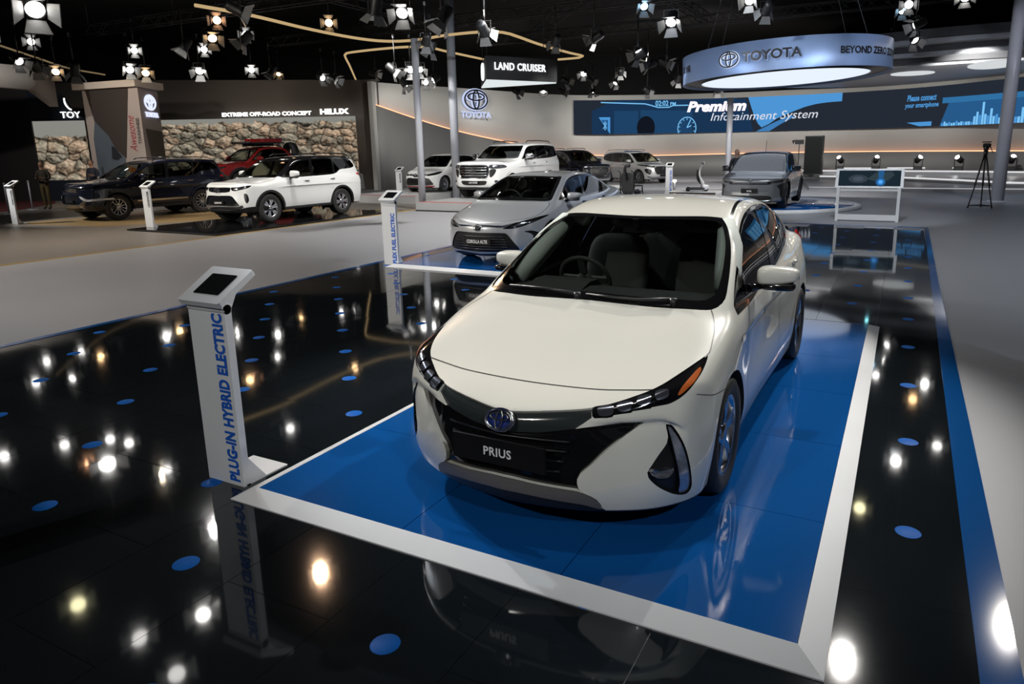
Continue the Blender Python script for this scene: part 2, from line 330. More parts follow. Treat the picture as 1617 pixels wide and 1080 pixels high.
def cookie(V, N, T, poly, a, b, w, near=None, minw=.12):
    """splits the triangles T that face w along the outline poly (drawn in the axes a, b): V, N, those inside, those outside"""
    a, b, w = (np.array(x, float) for x in (a, b, w)); X = np.c_[V @ a, V @ b]; tx = X[T]
    lo = tx.min(1); hi = tx.max(1); face = (N[T].mean(1) @ w) > minw
    if near is not None: face &= near(V[T].mean(1))
    face &= (hi[:, 0] > poly[:, 0].min()) & (lo[:, 0] < poly[:, 0].max()) & (hi[:, 1] > poly[:, 1].min()) & (lo[:, 1] < poly[:, 1].max())
    C = np.flatnonzero(face); lo, hi = lo[C], hi[C]; hit = {}
    for k, (p, q) in enumerate(zip(poly, np.roll(poly, -1, 0))):
        if np.allclose(p, q): continue
        m = (hi[:, 0] >= min(p[0], q[0])) & (lo[:, 0] <= max(p[0], q[0])) & (hi[:, 1] >= min(p[1], q[1])) & (lo[:, 1] <= max(p[1], q[1]))
        for i in np.flatnonzero(m): hit.setdefault(int(i), []).append((p, q))
    VV, NN, XX = [], [], []; base = len(V); newt = []; dead = []
    cache = {}
    def mid(i, j, t):
        if t < 1e-4: return i
        if t > 1 - 1e-4: return j
        gi = lambda arr, lst, k: arr[k] if k < base else lst[k - base]
        k = len(VV) + base
        VV.append(gi(V, VV, i) * (1 - t) + gi(V, VV, j) * t); nn = gi(N, NN, i) * (1 - t) + gi(N, NN, j) * t
        NN.append(nn / (np.linalg.norm(nn) + 1e-12)); XX.append(gi(X, XX, i) * (1 - t) + gi(X, XX, j) * t); return k
    gx = lambda k: X[k] if k < base else XX[k - base]
    for i, segs in hit.items():
        tri = T[C[i]]; pieces = [list(tri)]
        for p, q in segs:
            d = q - p; nrm = np.array([-d[1], d[0]]) / np.hypot(*d); out = []
            for pc in pieces:
                s = [float((gx(k) - p) @ nrm) for k in pc]
                if max(s) < 1e-6 or min(s) > -1e-6: out.append(pc); continue
                A, B = [], []
                for j in range(len(pc)):
                    k0, k1, s0, s1 = pc[j], pc[(j + 1) % len(pc)], s[j], s[(j + 1) % len(pc)]
                    if s0 >= 0: A.append(k0)
                    if s0 <= 0: B.append(k0)
                    if (s0 > 0) != (s1 > 0) and s0 != 0 and s1 != 0:
                        key = (min(k0, k1), max(k0, k1), round(float(p[0]), 5), round(float(p[1]), 5), round(float(q[0]), 5), round(float(q[1]), 5))
                        if key not in cache: cache[key] = mid(k0, k1, s0 / (s0 - s1)) if k0 < k1 else mid(k1, k0, s1 / (s1 - s0))
                        m = cache[key]; A.append(m); B.append(m)
                for Z in (A, B):
                    Z2 = [z for j, z in enumerate(Z) if z != Z[j - 1]]
                    if len(Z2) >= 3: out.append(Z2)
            pieces = out
        if len(pieces) > 1:
            dead.append(C[i])
            for pc in pieces:
                for j in range(1, len(pc) - 1): newt.append((pc[0], pc[j], pc[j + 1]))
    keep = np.ones(len(T), bool); keep[dead] = False
    cand = np.zeros(len(T), bool); cand[C] = True
    if VV: V = np.vstack([V, VV]); N = np.vstack([N, NN]); X = np.vstack([X, XX])
    T2 = np.vstack([T[keep], np.array(newt, int).reshape(-1, 3)]); cand = np.r_[cand[keep], np.ones(len(newt), bool)]
    ins = np.zeros(len(T2), bool); ci = np.flatnonzero(cand)
    if len(ci): ins[ci] = inside(X[T2[ci]].mean(1), poly)
    return V, N, T2[ins], T2[~ins]

def boundary(T):
    """directed edges used by one triangle only"""
    e = np.vstack([T[:, [0, 1]], T[:, [1, 2]], T[:, [2, 0]]]); k = np.sort(e, 1)
    _, inv, c = np.unique(k, axis=0, return_inverse=True, return_counts=True)
    return e[c[inv.ravel()] == 1]

class CarSkin:
    """the skin being cut into panels"""
    def __init__(s, shell):
        s.rims = {}; s.sh = shell; s.V, s.N, s.T = shell.V, shell.N, shell.T
    def cut(s, view, loop, side=0, near=None, minw=.12, seg=.03, sharp=(), smooth=True):
        """removes the panel under the outline from the skin and returns its triangles; side=-1 mirrors the outline to the other flank"""
        loop = np.array(loop, float)
        if view == '3d':
            w = s.sh.normal(s.sh_points(loop)).mean(0); 
            w /= np.linalg.norm(w); a = np.cross((0, 0, 1), w); a /= np.linalg.norm(a); b = np.cross(w, a)
            P = smooth_loop(loop, seg, True, sharp) if smooth else loop; poly = np.c_[P @ a, P @ b]
            if side < 0: w, a, b = w * (1, -1, 1), a * (1, -1, 1), b * (1, -1, 1)
            c = loop.mean(0) * ((1, -1, 1) if side < 0 else (1, 1, 1)); R = np.linalg.norm(loop - loop.mean(0), axis=1).max() * 1.3
            n0 = near; near = (lambda q: (np.linalg.norm(q - c, axis=1) < R) & (n0(q) if n0 else True))
        else:
            a, b, w = (np.array(x, float) for x in VIEW[view]); poly = smooth_loop(loop, seg, True, sharp) if smooth else loop
            if side < 0:
                if view == 'side': w = -w
                else:
                    M = np.array([1, -1, 1.]); a, b, w = a * M, b * M, w * M
        s.V, s.N, ins, s.T = cookie(s.V, s.N, s.T, poly, a, b, w, near, minw); s.outline = poly, a, b
        s.rims[ins.tobytes()[:4096]] = s.outline
        return ins
    def sh_points(s, P): return P
    def split(s, T, view, loop, side=0, **k):
        """the same on an already removed panel: inside, outside"""
        keep = s.T; s.T = T; i = s.cut(view, loop, side, **k); o = s.T; s.T = keep; return i, o
    def skirt(s, T, depth, axis=None):
        """wall from the rim of a panel inwards: V, N, T"""
        e = boundary(T); r = s.rims.get(T.tobytes()[:4096])
        if r is not None:   # only the edges that run along the outline
            p, ax, ay = r; M = (s.V[e[:, 0]] + s.V[e[:, 1]]) / 2; M = np.c_[M @ ax, M @ ay]; dmin = np.full(len(M), 9.)
            for q0, q1 in zip(p, np.roll(p, -1, 0)):
                d = q1 - q0; t = np.clip(((M - q0) @ d) / max(d @ d, 1e-12), 0, 1); dmin = np.minimum(dmin, np.linalg.norm(M - q0 - t[:, None] * d, axis=1))
            e = e[dmin < 6e-4]
        a, b = s.V[e[:, 0]], s.V[e[:, 1]]
        da, db = (-s.N[e[:, 0]], -s.N[e[:, 1]]) if axis is None else (np.tile(axis, (len(e), 1)),) * 2
        n = len(e); V = np.vstack([a, b, b + db * depth, a + da * depth]); i = np.arange(n)
        N = np.cross(b - a, da); N /= np.maximum(np.linalg.norm(N, axis=1), 1e-9)[:, None]
        return V, np.vstack([-N] * 4), np.vstack([np.c_[i, i + 2 * n, i + n], np.c_[i, i + 3 * n, i + 2 * n]])
    def ribbon(s, P, width=.005, lift=.0012, view='side', side=1, far=3.):
        """narrow strip laid on the skin along the outline P of a view: V, N, T"""
        P = np.array(P, float)
        if P.shape[1] == 2:
            a, b, w = (np.array(x, float) for x in VIEW[view]); 
            if view == 'side': w = w * side
            o = P[:, :1] * a + P[:, 1:] * b + w * far
            if view == 'front': o[:, 0] = -.5
            P = s.sh.march(o, np.tile(-w, (len(P), 1)), far + 2.)
            P = P[~np.isnan(P[:, 0])]
        n = s.sh.normal(P); t = np.gradient(P, axis=0); c = np.cross(n, t); c /= np.maximum(np.linalg.norm(c, axis=1), 1e-9)[:, None]
        V = np.vstack([P + c * width / 2 + n * lift, P - c * width / 2 + n * lift]); m = len(P); i = np.arange(m - 1)
        return V, np.vstack([n, n]), np.vstack([np.c_[i, i + m, i + m + 1], np.c_[i, i + m + 1, i + 1]])
def prius_field():
    T = Rails([(0, [(-.1,.60),(.03,.625),(.085,.645),(.33,.71),(.6,.795),(1.05,.95),(1.4,1.0),(2,1.0),(3,1.0),(3.8,1.05),(4.3,1.06),(4.65,1.0)]),
        (.3, [(-.1,.60),(.03,.63),(.11,.66),(.33,.715),(.6,.795),(1.05,.945),(1.4,.99),(2,.99),(3,1.0),(3.8,1.05),(4.3,1.06),(4.65,1.0)]),
        (.63, [(0,.63),(.15,.675),(.358,.735),(.6,.805),(1.05,.935),(1.4,.96),(2,.965),(3,.98),(3.8,1.03),(4.3,1.05),(4.65,.98)]),
        (.8, [(0,.62),(.3,.70),(.45,.745),(.65,.795),(1.05,.90),(1.4,.93),(2,.935),(2.5,.945),(3,.965),(3.6,1.0),(4.2,1.01),(4.65,.93)]),
        (.9, [(0,.55),(.3,.62),(.65,.74),(1.05,.86),(1.4,.885),(2,.895),(3,.93),(3.6,.96),(4.65,.88)])], True)
    S = Rails([(.15, [(0,.80),(.6,.83),(1,.84),(1.6,.825),(2.5,.825),(3.4,.84),(4,.82),(4.65,.74)]),
        (.35, [(0,.82),(.5,.86),(.958,.88),(1.6,.862),(2.5,.862),(3.3,.875),(3.66,.88),(4.2,.84),(4.65,.76)]),
        (.62, [(0,.80),(.5,.85),(.958,.88),(1.6,.85),(2.5,.855),(3.3,.875),(3.66,.885),(4.2,.85),(4.65,.76)]),
        (.80, [(0,.75),(.5,.81),(.958,.86),(1.6,.85),(2.5,.85),(3.3,.865),(3.66,.87),(4.2,.83),(4.65,.74)]),
        (1.0, [(0,.68),(.5,.75),(.958,.80),(1.6,.80),(2.5,.80),(3.3,.80),(3.66,.80),(4.2,.78),(4.65,.70)])])
    F = Rails([(.10, [(0,.10),(.36,.16),(.55,.24),(.75,.42),(.85,.62),(.95,1.0)]),
        (.25, [(0,.03),(.36,.095),(.53,.17),(.75,.335),(.82,.45),(.88,.62),(.95,.9)]),
        (.45, [(0,.02),(.36,.09),(.55,.165),(.74,.315),(.82,.43),(.88,.60),(.95,.9)]),
        (.60, [(0,.03),(.36,.095),(.55,.18),(.74,.325),(.82,.45),(.88,.66),(.95,.9)]),
        (.72, [(0,.10),(.36,.14),(.55,.22),(.74,.37),(.82,.5),(.88,.72),(.95,1.)])])
    B = Rails([(.2, [(0,4.5),(.5,4.44),(.8,4.25)]), (.5, [(0,4.64),(.5,4.58),(.8,4.36)]), (.9, [(0,4.62),(.5,4.56),(.8,4.36)]), (1.1, [(0,4.5),(.5,4.45),(.8,4.25)])])
    TC = Rails([(0, [(.6,.72),(1.05,.965),(1.5,1.20),(1.92,1.392),(2.3,1.475),(2.8,1.478),(3.3,1.43),(3.8,1.315),(4.2,1.19),(4.45,1.12),(4.65,1.0)]),
        (.4, [(.6,.70),(1.05,.95),(1.5,1.188),(1.92,1.378),(2.3,1.462),(2.8,1.465),(3.3,1.415),(3.8,1.295),(4.2,1.17),(4.45,1.10),(4.65,.98)]),
        (.6, [(.6,.675),(1.05,.93),(1.5,1.165),(1.92,1.348),(2.3,1.432),(2.8,1.435),(3.3,1.382),(3.8,1.25),(4.2,1.13),(4.45,1.05),(4.65,.95)]),
        (.76, [(.6,.63),(1.05,.89),(1.5,1.12),(1.92,1.30),(2.3,1.38),(2.8,1.37),(3.3,1.31),(3.8,1.2),(4.2,1.08),(4.45,1.0),(4.65,.9)])], True)
    SC = Rails([(.9, [(.9,.80),(1.3,.82),(2,.82),(3,.82),(3.7,.78),(4.3,.68),(4.65,.62)]),
        (1.15, [(.9,.72),(1.3,.735),(2,.745),(3,.74),(3.7,.69),(4.3,.6),(4.65,.54)]),
        (1.38, [(.9,.61),(1.3,.625),(2,.64),(3,.63),(3.7,.58),(4.3,.5),(4.65,.45)])])
    wing = Spl([(.36,.588),(.42,.601),(.52,.610),(.63,.610),(.70,.606),(.74,.588),(.80,.55)])
    def groove(w, z):   # the bumper corner steps back under the line from the grille to the running light
        d = wing(np.clip(w, .36, .8)) - z
        return .042 * np.exp(-np.clip(d, 0, 9) / .10) / (1 + np.exp(-np.clip(d / .006, -40, 40))) * np.clip((w - .42) / .12, 0, 1) * np.clip((.80 - w) / .05, 0, 1)
    def f(u, v, z):
        w = np.abs(v)
        lo = smax(smax(smax(z - T(u, w), w - S(u, z), .05), smax(F(w, z) + groove(w, z) - u, u - B(w, z), .04), .035), .15 - z, .03)
        ca = smax(smax(z - TC(u, w), w - SC(u, z), .06), .8 - z, .02)
        return smin(lo, ca, .03)
    return f
# ---------------------------------------------------------------- car builder
SWP = [1, 0, 2]
class Car:
    def __init__(s, name, label, group, loc, rz, field, lo, hi, cell, paint):
        s.root = empty(name, loc, rz, label, 'car', group); s.sk = CarSkin(Shell(field, lo, hi, cell)); s.paint = paint
    def part(s, name, T, m, inset=0., parent=None, label=None):
        k = s.sk; d = inset(k.V) if callable(inset) else inset
        V = k.V - k.N * (d[:, None] if isinstance(d, np.ndarray) else d)
        return tag(mesh_np(name, V[:, SWP], T[:, ::-1], m, parent or s.root, k.N[:, SWP]), label)
    def raw(s, name, VNT, m, parent=None):
        V, N, T = VNT; return mesh_np(name, V[:, SWP], T[:, ::-1], m, parent or s.root, N[:, SWP])
    def join(s, name, L, m, parent=None):
        L = [x for x in L if len(x[2])]
        n = np.cumsum([0] + [len(x[0]) for x in L]); return s.raw(name, (np.vstack([x[0] for x in L]), np.vstack([x[1] for x in L]), np.vstack([x[2] + k for x, k in zip(L, n)])), m, parent)
    def cut(s, name, view, loop, m, inset=.004, sides=(1, -1), skirt=None, depth=None, parent=None, **k):
        out = []
        for sd in sides:
            T = s.sk.cut(view, loop, sd, **k)
            if not len(T): continue
            o = s.part(name, T, m, inset, parent)
            if skirt is not None: s.raw(name + '_rim', s.sk.skirt(T, depth or (inset if not callable(inset) else .02)), skirt, o)
            o['_T'] = len(out); out.append((o, T))
        for o, _ in out: del o['_T']
        return out
    def split(s, name, TT, view, loop, m, inset=.004, side=1, parent=None, **k):
        i, o = s.sk.split(TT, view, loop, side, **k)
        return (s.part(name, i, m, inset, parent) if len(i) else None), i, o
    def gap(s, lines, name='panel_gap', width=.006, view='side', sides=(1, -1), smooth=True):
        L = []
        for P in lines:
            P = smooth_loop(P, .03, False) if smooth else np.array(P, float)
            for sd in sides:
                Q = P.copy()
                if Q.shape[1] == 3 and sd < 0: Q[:, 1] *= -1
                if Q.shape[1] == 2 and view != 'side' and sd < 0: continue
                r = s.sk.ribbon(Q, width, .0015, view, sd)
                if len(r[2]): s.raw(name, r, blackp)
    def body(s, name='body', lining=.025, zmin=.55):
        o = s.part(name, s.sk.T, s.paint)
        if lining:
            c = s.sk.V[s.sk.T].mean(1); L = s.sk.T[c[:, 2] > zmin]
            s.part('cabin_lining', L, trimd, lining)
        return o
def well(r, v0, v1, u, z, root):
    """dark liner over a wheel, open below"""
    b = MB().lathe([(r, v0), (r + .015, v1), (.1, v1)], 32, 0, (0, u, z)); b.f = [q for q in b.f if sum(b.v[i][2] for i in q) / 4 > z - .14]; b.build('wheel_well', wellm, root)
WHEELS = {}
def wheel_parts(R, w, rim, style, finish):
    k = (R, w, rim, style)
    if k not in WHEELS:
        t = MB().lathe([(rim - .008, -.42 * w), (rim + .02, -.48 * w), (R * .9, -.5 * w), (R * .975, -.44 * w), (R, -.3 * w), (R, .3 * w), (R * .975, .44 * w), (R * .9, .5 * w), (rim + .02, .48 * w), (rim - .008, .42 * w)], 48, 0)
        r = MB().lathe([(rim - .004, -.4 * w), (rim - .03, -.3 * w), (rim - .035, .2 * w), (rim - .022, .40 * w), (rim + .006, .445 * w), (rim + .004, .41 * w)], 48, 0)
        n, wid, dbl = style
        for i in range(n):
            a0 = 2 * math.pi * i / n
            for da in ((-dbl, dbl) if dbl else (0,)):
                a = a0 + da; q = []
                for rr, ww, h in ((.045, wid * 1.15, .34), (rim * .5, wid * .8, .385), (rim - .015, wid, .40)):
                    for sg in (-1, 1):
                        for hh in (h * w, h * w - .035): q.append((hh, rr * math.cos(a) - sg * ww / 2 * math.sin(a), rr * math.sin(a) + sg * ww / 2 * math.cos(a)))
                f = []
                for e in (0, 4): f += [(e, e + 2, e + 6, e + 4), (e + 1, e + 5, e + 7, e + 3), (e, e + 4, e + 5, e + 1), (e + 2, e + 3, e + 7, e + 6)]
                r.add(q, f)
        r.lathe([(.0, .40 * w), (.03, .40 * w), (.062, .375 * w), (.066, .2 * w)], 24, 0)
        d = MB().lathe([(0, -.02), (rim - .03, -.02), (rim - .03, -.06), (0, -.06)], 32, 0).lathe([(.0, .05 * w), (.15, .05 * w), (.15, -.02)], 24, 0)
        to = t.build('tyre', rubber); WHEELS[k] = (to, r.build('rim', finish), d.build('brake_disc', wellm))
        for o in WHEELS[k]: bpy.data.objects.remove(o) if False else COL.objects.unlink(o)
    return WHEELS[k]
def add_wheels(car, spots, R, w, rim, style, finish, steer=0.):
    for u, v in spots:
        src = wheel_parts(R, w, rim, style, finish); t = bpy.data.objects.new('wheel', src[0].data); COL.objects.link(t); t.parent = car.root
        t.location = (v, u, R); t.rotation_euler = (.3 * u, 0, 0 if v > 0 else math.pi)
        for p in src[1:]:
            c = bpy.data.objects.new(p.name.split('.')[0], p.data); COL.objects.link(c); c.parent = t
def sball(c, r, e=.4, n=24, M=None):
    """rounded box: superquadric"""
    b = MB(); h = n // 2; v = []; f = []; P = lambda x: math.copysign(abs(x) ** e, x)
    for i in range(h + 1):
        t = -math.pi / 2 + math.pi * i / h
        for k in range(n):
            a = 2 * math.pi * k / n; p = Vector((r[0] * P(math.cos(t)) * P(math.cos(a)), r[1] * P(math.cos(t)) * P(math.sin(a)), r[2] * P(math.sin(t)))); v.append((M @ p if M else p) + Vector(c))
    for i in range(h):
        for k in range(n): f.append((i * n + k, i * n + (k + 1) % n, (i + 1) * n + (k + 1) % n, (i + 1) * n + k))
    return b.add(v, f, True)
def rotx(deg): return Matrix.Rotation(math.radians(deg), 3, 'X')
def mirrors(car, u, vin, vout, z0, z1, m, low=blackp, deep=.17):
    """door mirrors: painted shell, dark foot with a clear repeater, glass on the rear face"""
    vc, hv, zc, hz = (vin + vout) / 2, (vout - vin) / 2, (z0 + z1) / 2, (z1 - z0) / 2
    for sg in (1, -1):
        b = sball((0, 0, 0), (hv, deep / 2, hz), .55, 28)
        # taller towards the door, rounded front, flat back
        P = []
        for x, y, z in b.v:
            t = (x + hv) / (2 * hv); k = 1 - .34 * max(t, 0) ** 1.5; y2 = y if y < 0 else y * .45
            P.append((sg * (vc + x), u + y2 + .05 * t, zc + (z - hz * .3) * k + hz * .3))
        b.v = P; o = b.build('mirror_shell', m, car.root)
        f = MB(); f.tube([(sg * (vin + .04), u + .0, z0 + .012), (sg * (vin - .03), u + .0, z0 - .02), (sg * (vin - .14), u - .02, z0 - .03)], [.028, .026, .03], 10)
        q = sball((sg * vc, u - .01, z0 + .004), (hv * .90, deep * .40, .022), .5, 16); f.add(q.v, q.f, True); f.build('mirror_foot', low, o)
        MB().box((sg * (vc + hv * .2), u - deep * .30, z0 + .008), (hv * 1.1, .03, .012)).build('mirror_repeater', ledcell, o)
        g = sball((sg * vc, u + deep * .235, zc), (hv * .86, .006, hz * .8), .5, 16); g.build('mirror_glass', chrome, o)
def seat(car, u, v, z, m, wid=.24, back=.62, name='seat'):
    b = sball((v, u, z + .06), (wid, .26, .10), .45)
    bk = sball((0, 0, back / 2), (wid, .075, back / 2), .5, 24, rotx(-18)); bk.move(Matrix.Translation((v, u + .24, z + .10))); b.add(bk.v, bk.f, True)
    o = b.build(name, m, car.root)
    hd = sball((v, u + .47, z + .10 + back + .10), (.125, .05, .09), .6, 20); hd.tube([(v - .05, u + .45, z + back), (v - .05, u + .46, z + back + .15)], .006, 6).tube([(v + .05, u + .45, z + back), (v + .05, u + .46, z + back + .15)], .006, 6)
    hd.build('headrest', m, o); return o
# ---------------------------------------------------------------- cars from a table of outlines
def spec_field(p):
    hood, plan, prof, fz, fv, bz, bv, roof, cab = (Spl(p[k]) for k in ('hood', 'plan', 'prof', 'fz', 'fv', 'bz', 'bv', 'roof', 'cab'))
    W, L, hc, rc, tum, zbelt, zb = p['W'] / 2, p['L'], p['hcrown'], p['rcrown'], p['tum'], p['zbelt'], p['zb']; k1, k2, k3 = p.get('k', (.06, .06, .05)); sk = Spl(p['skirt']) if 'skirt' in p else None
    extra = p.get('extra')
    def f(u, v, z):
        w = np.abs(v); t = w / W
        lo = smax(smax(z - hood(u) + hc * t ** 4 * 1.0, w - plan(u) + prof(z), k1), smax(fz(z) + fv(w) - u, u - L + bz(z) + bv(w), .05), k2)
        lo = smax(lo, (zb if sk is None else sk(u)) - z, .04)
        ca = smax(smax(z - roof(u) + rc * (w / cab(2.5 + 0 * u)) ** 2, w - cab(u) + tum * (z - zbelt) + .05 * np.clip(z - zbelt, 0, 1) ** 2, .07), zbelt - .25 - z, .02); ca = smax(ca, u - L + bz(z) + bv(w), .05)
        r = smin(lo, ca, k3)
        return extra(r, u, w, z) if extra else r
    return f
def inset_poly(P, d):
    P = np.array(P, float); A = np.sum(P[:, 0] * np.roll(P[:, 1], -1) - np.roll(P[:, 0], -1) * P[:, 1]); e = np.roll(P, -1, 0) - P; e /= np.linalg.norm(e, axis=1)[:, None]
    n = np.c_[-e[:, 1], e[:, 0]] * (1 if A > 0 else -1); m = n + np.roll(n, 1, 0); m /= np.maximum((m * m).sum(1), .5)[:, None] / 2
    return P + m * d
def clip_poly(P, a, b):
    """keeps what lies to the left of the line a -> b"""
    out = []; n = np.array([-(b[1] - a[1]), b[0] - a[0]]); s = [(np.array(q) - a) @ n for q in P]
    for i in range(len(P)):
        j = (i + 1) % len(P)
        if s[i] >= 0: out.append(tuple(P[i]))
        if (s[i] >= 0) != (s[j] >= 0): t = s[i] / (s[i] - s[j]); out.append(tuple(np.array(P[i]) + (np.array(P[j]) - P[i]) * t))
    return out
def sym(h):
    """outline given for v >= 0 from the top middle to the bottom middle, completed on the other side"""
    return list(h) + [(-a, b) for a, b in h[::-1] if a > 1e-6]
def spec_car(p, name, label, loc, rz, paint, group=None, cell=.03, detail=True):
    c = Car(name, label, group, loc, rz, spec_field(p), (-.09, -p['W'] / 2 - .12, .08), (p['L'] + .12, p['W'] / 2 + .12, p['H'] + .1), cell, paint); k = c.sk; G = p.get('glass', winglass)
    # windscreen
    u0, u1, v1, u2, v2, u3 = p['ws']; ws = [(u0, 0), (u0 * .75 + u1 * .25, v1 * .5), (u1, v1), (u1 + .08, v1 + .02), (u2, v2), (u2 - .03 * (u2 > u3), v2 * .8), (u3, 0)]; ws = ws + [(a, -b) for a, b in ws[::-1] if b]
    T = k.cut('top', ws, minw=.2); ci = inset_poly(ws, .06); ci[0, 0] = ci[1, 0] = ci[-1, 0] = u0 + .10; gi, go = k.split(T, 'top', ci, minw=.2)
    w = c.part('windscreen', gi, p.get('wsglass', screenglass), .004); c.part('windscreen_border', go, glossb, .004, w)
    # side windows between dark pillars
    for sd in (1, -1):
        T = k.cut('side', p['dlo'], sd, sharp=p.get('dlosharp', ())); rest = T; got = []; I = inset_poly(smooth_loop(p['dlo'], .06, True, p.get('dlosharp', ())), .03)
        pil = [((-9, 0), (-9, 2), .0)] + [((a, 1.0), (b, 1.0 + h), w) for a, b, h, w in p['pillars']] + [((9, 0), (9, 2), .0)]
        for (a0, b0, w0), (a1, b1, w1) in zip(pil, pil[1:]):
            A0, B0, A1, B1 = (np.array(q, float) for q in (a0, b0, a1, b1)); A0[0] += w0 / 2; B0[0] += w0 / 2; A1[0] -= w1 / 2; B1[0] -= w1 / 2
            q = clip_poly(clip_poly([tuple(x) for x in I], B0, A0), A1, B1)
            if len(q) > 2: i, rest = k.split(rest, 'side', q, sd, smooth=False); got.append(i)
        fr = c.part('window_frame', rest, p.get('frame', glossb), .003)
        for i in got:
            if len(i): c.part('side_window', i, G, .006, fr)
    if 'rearglass' in p: c.cut('rear_window', 'rear', sym(p['rearglass']), darkglass, .004, sides=(1,))
    # front pieces: (name, view, outline, material, inset, both sides, rim)
    for nm, view, lp, m, ins, both, *inner in p['front']:
        for sd in ((1, -1) if both else (1,)):
            T = k.cut(view, lp if both else (sym(lp) if len(lp) and abs(lp[0][0]) < 1e-6 else lp), sd, minw=p.get('minw', .04), seg=cell, sharp=range(2 * len(lp)) if nm[-1] == '!' else ())
            if not len(T): continue
            rest = T; got = []
            for n2, l2, m2, i2 in inner:
                i, rest = k.split(rest, view, l2, sd, minw=.04, seg=.02); got.append((n2, i, m2, i2))
            o = c.part(nm.rstrip('!'), rest, m, ins)
            if ins > .01: c.raw(nm.rstrip('!') + '_rim', k.skirt(T, ins + .01), blackp, o)
            for n2, i, m2, i2 in got:
                if len(i): c.part(n2, i, m2, i2, o)
    for nm, lp, m, ins in p.get('side', ()):
        c.cut(nm, 'side', lp, m, ins, minw=.05)
    if 'bonnet' in p:
        lp = p['bonnet']; lp = lp + [(a, -b) for a, b in lp[::-1] if b]; T = k.cut('top', lp, minw=.3)
        if len(T): c.part('bonnet', T, c.paint)
        P = smooth_loop(lp, .03); o = np.c_[P, np.full(len(P), 2.5)]; P = k.sh.march(o, np.tile((0, 0, -1.), (len(o), 1)), 3.); P = P[~np.isnan(P[:, 0])]
        c.raw('bonnet_gap', k.ribbon(np.vstack([P, P[:1]]), .009), blackp)
    fa, ra, R = p['axles'][0], p['axles'][1], p['R']; ar = p.get('arch', R + .05)
    for u in (fa, ra):
        for sd in (1, -1):
            lp = [(u + ar * math.cos(t), R + ar * math.sin(t)) for t in np.linspace(-.5, math.pi + .5, 22)] + [(u - ar * .9, .02), (u + ar * .9, .02)]
            T = k.cut('side', lp, sd, minw=.05, near=lambda q, sd=sd: q[:, 1] * sd > .4, sharp=(21, 22, 23, 0)); c.raw('arch_lip', k.skirt(T, .06, (0, -sd, 0)), wellm)
            if 'flare' in p:
                fr_ = ar + p['flare']; fl = [(u + fr_ * math.cos(t), R + fr_ * math.sin(t)) for t in np.linspace(-.3, math.pi + .3, 22)] + [(u - ar * .9, .04), (u + ar * .9, .04)]
                T = k.cut('side', fl, sd, minw=.05, near=lambda q, sd=sd: q[:, 1] * sd > .4, sharp=(21, 22, 23, 0))
                if len(T): o = c.part('arch_flare', T, p.get('flaremat', blackp), -.016); V, N, TT = k.skirt(T, -.016); c.raw('arch_flare_rim', (V, N, TT), p.get('flaremat', blackp), o)
            well(ar + .01, sd * (p['W'] / 2 - .09), sd * .45, u, R, c.root)
    zc = p.get('sill', p['zb'] + .03); T = k.cut('side', [(-1, -1), (7, -1), (7, zc), (-1, zc)], 1, minw=-2, smooth=False)
    if len(T): c.part('floor_pan', T, blackp, .002)
    if 'roofcolor' in p:
        T = k.cut('side', p['roofcolor'][1], 1, minw=-2); c.part('roof', T, p['roofcolor'][0])
    c.body(zmin=p['zbelt'] - .35, lining=.03)
    if p.get('gaps'): c.gap(p['gaps'], width=.009, smooth=False)
    tv = p['W'] / 2 - p['wheel'][0] / 2 - .03
    add_wheels(c, [(fa, tv), (fa, -tv), (ra, tv), (ra, -tv)], R, p['wheel'][0], p['wheel'][1], p['wheel'][2], p['wheel'][3])
    if 'mirror' in p: mirrors(c, *p['mirror'][:5], p.get('mirrormat', c.paint), blackp, .2)
    for u, z in p.get('handles', ()):
        for sd in (1, -1):
            q = k.sh.march(np.array([(u - .09, 2. * sd, z), (u, 2. * sd, z), (u + .09, 2. * sd, z)]), np.tile((0, -sd, 0), (3, 1)), 3.)
            if not np.isnan(q).any(): MB().tube([(a[1] + sd * (.02 if i == 1 else .008), a[0], a[2]) for i, a in enumerate(q)], [.014, .018, .014], 6).build('door_handle', p.get('handlemat', chrome), c.root)
    if 'plate' in p:
        u, z, wd, hd, s, tw, th = p['plate']; q = MB().box((0, u, z), (wd, .02, hd)).build('number_plate', p.get('platemat', mat('plate_black', (.008, .008, .009), .45)), c.root)
        if s: text(s, 'plate_lettering', letterw, q, (-tw / 2, u - .012, z - th / 2), (1, 0, 0), (0, 0, 1), tw, th, .02)
    if 'emblem' in p:
        u, z, wd = p['emblem']; emblem('emblem', p.get('emblemmat', chrome), c.root, (0, u, z), (1, 0, 0), (0, .12, 1), wd)
    if 'rails' in p:
        u0, u1, v, z, h = p['rails']
        for sd in (1, -1): MB().tube([(sd * v, u0, z - h), (sd * v, u0 + .12, z), (sd * v, (u0 + u1) / 2, z + .015), (sd * v, u1 - .12, z - .01), (sd * v, u1, z - h - .02)], .018, 8).build('roof_rail', p.get('railmat', chrome), c.root)
    for nm, lp, m in p.get('bars', ()):   # rounded bars laid across the front, mirrored
        for P in ([(a, b, z) for b, a, z in lp], [(-a, b, z) for b, a, z in lp]) if abs(lp[0][1]) > 1e-6 else ([(-a, b, z) for b, a, z in lp[:0:-1]] + [(a, b, z) for b, a, z in lp],):
            MB().tube(P, m[1], 8).build(nm, m[0], c.root)
    if 'step' in p:
        for sd in (1, -1): MB().bevbox((sd * (p['W'] / 2 - .06), (fa + ra) / 2, p['step']), (.16, ra - fa - 2 * ar - .04, .06), .03).build('side_step', blackp, c.root)
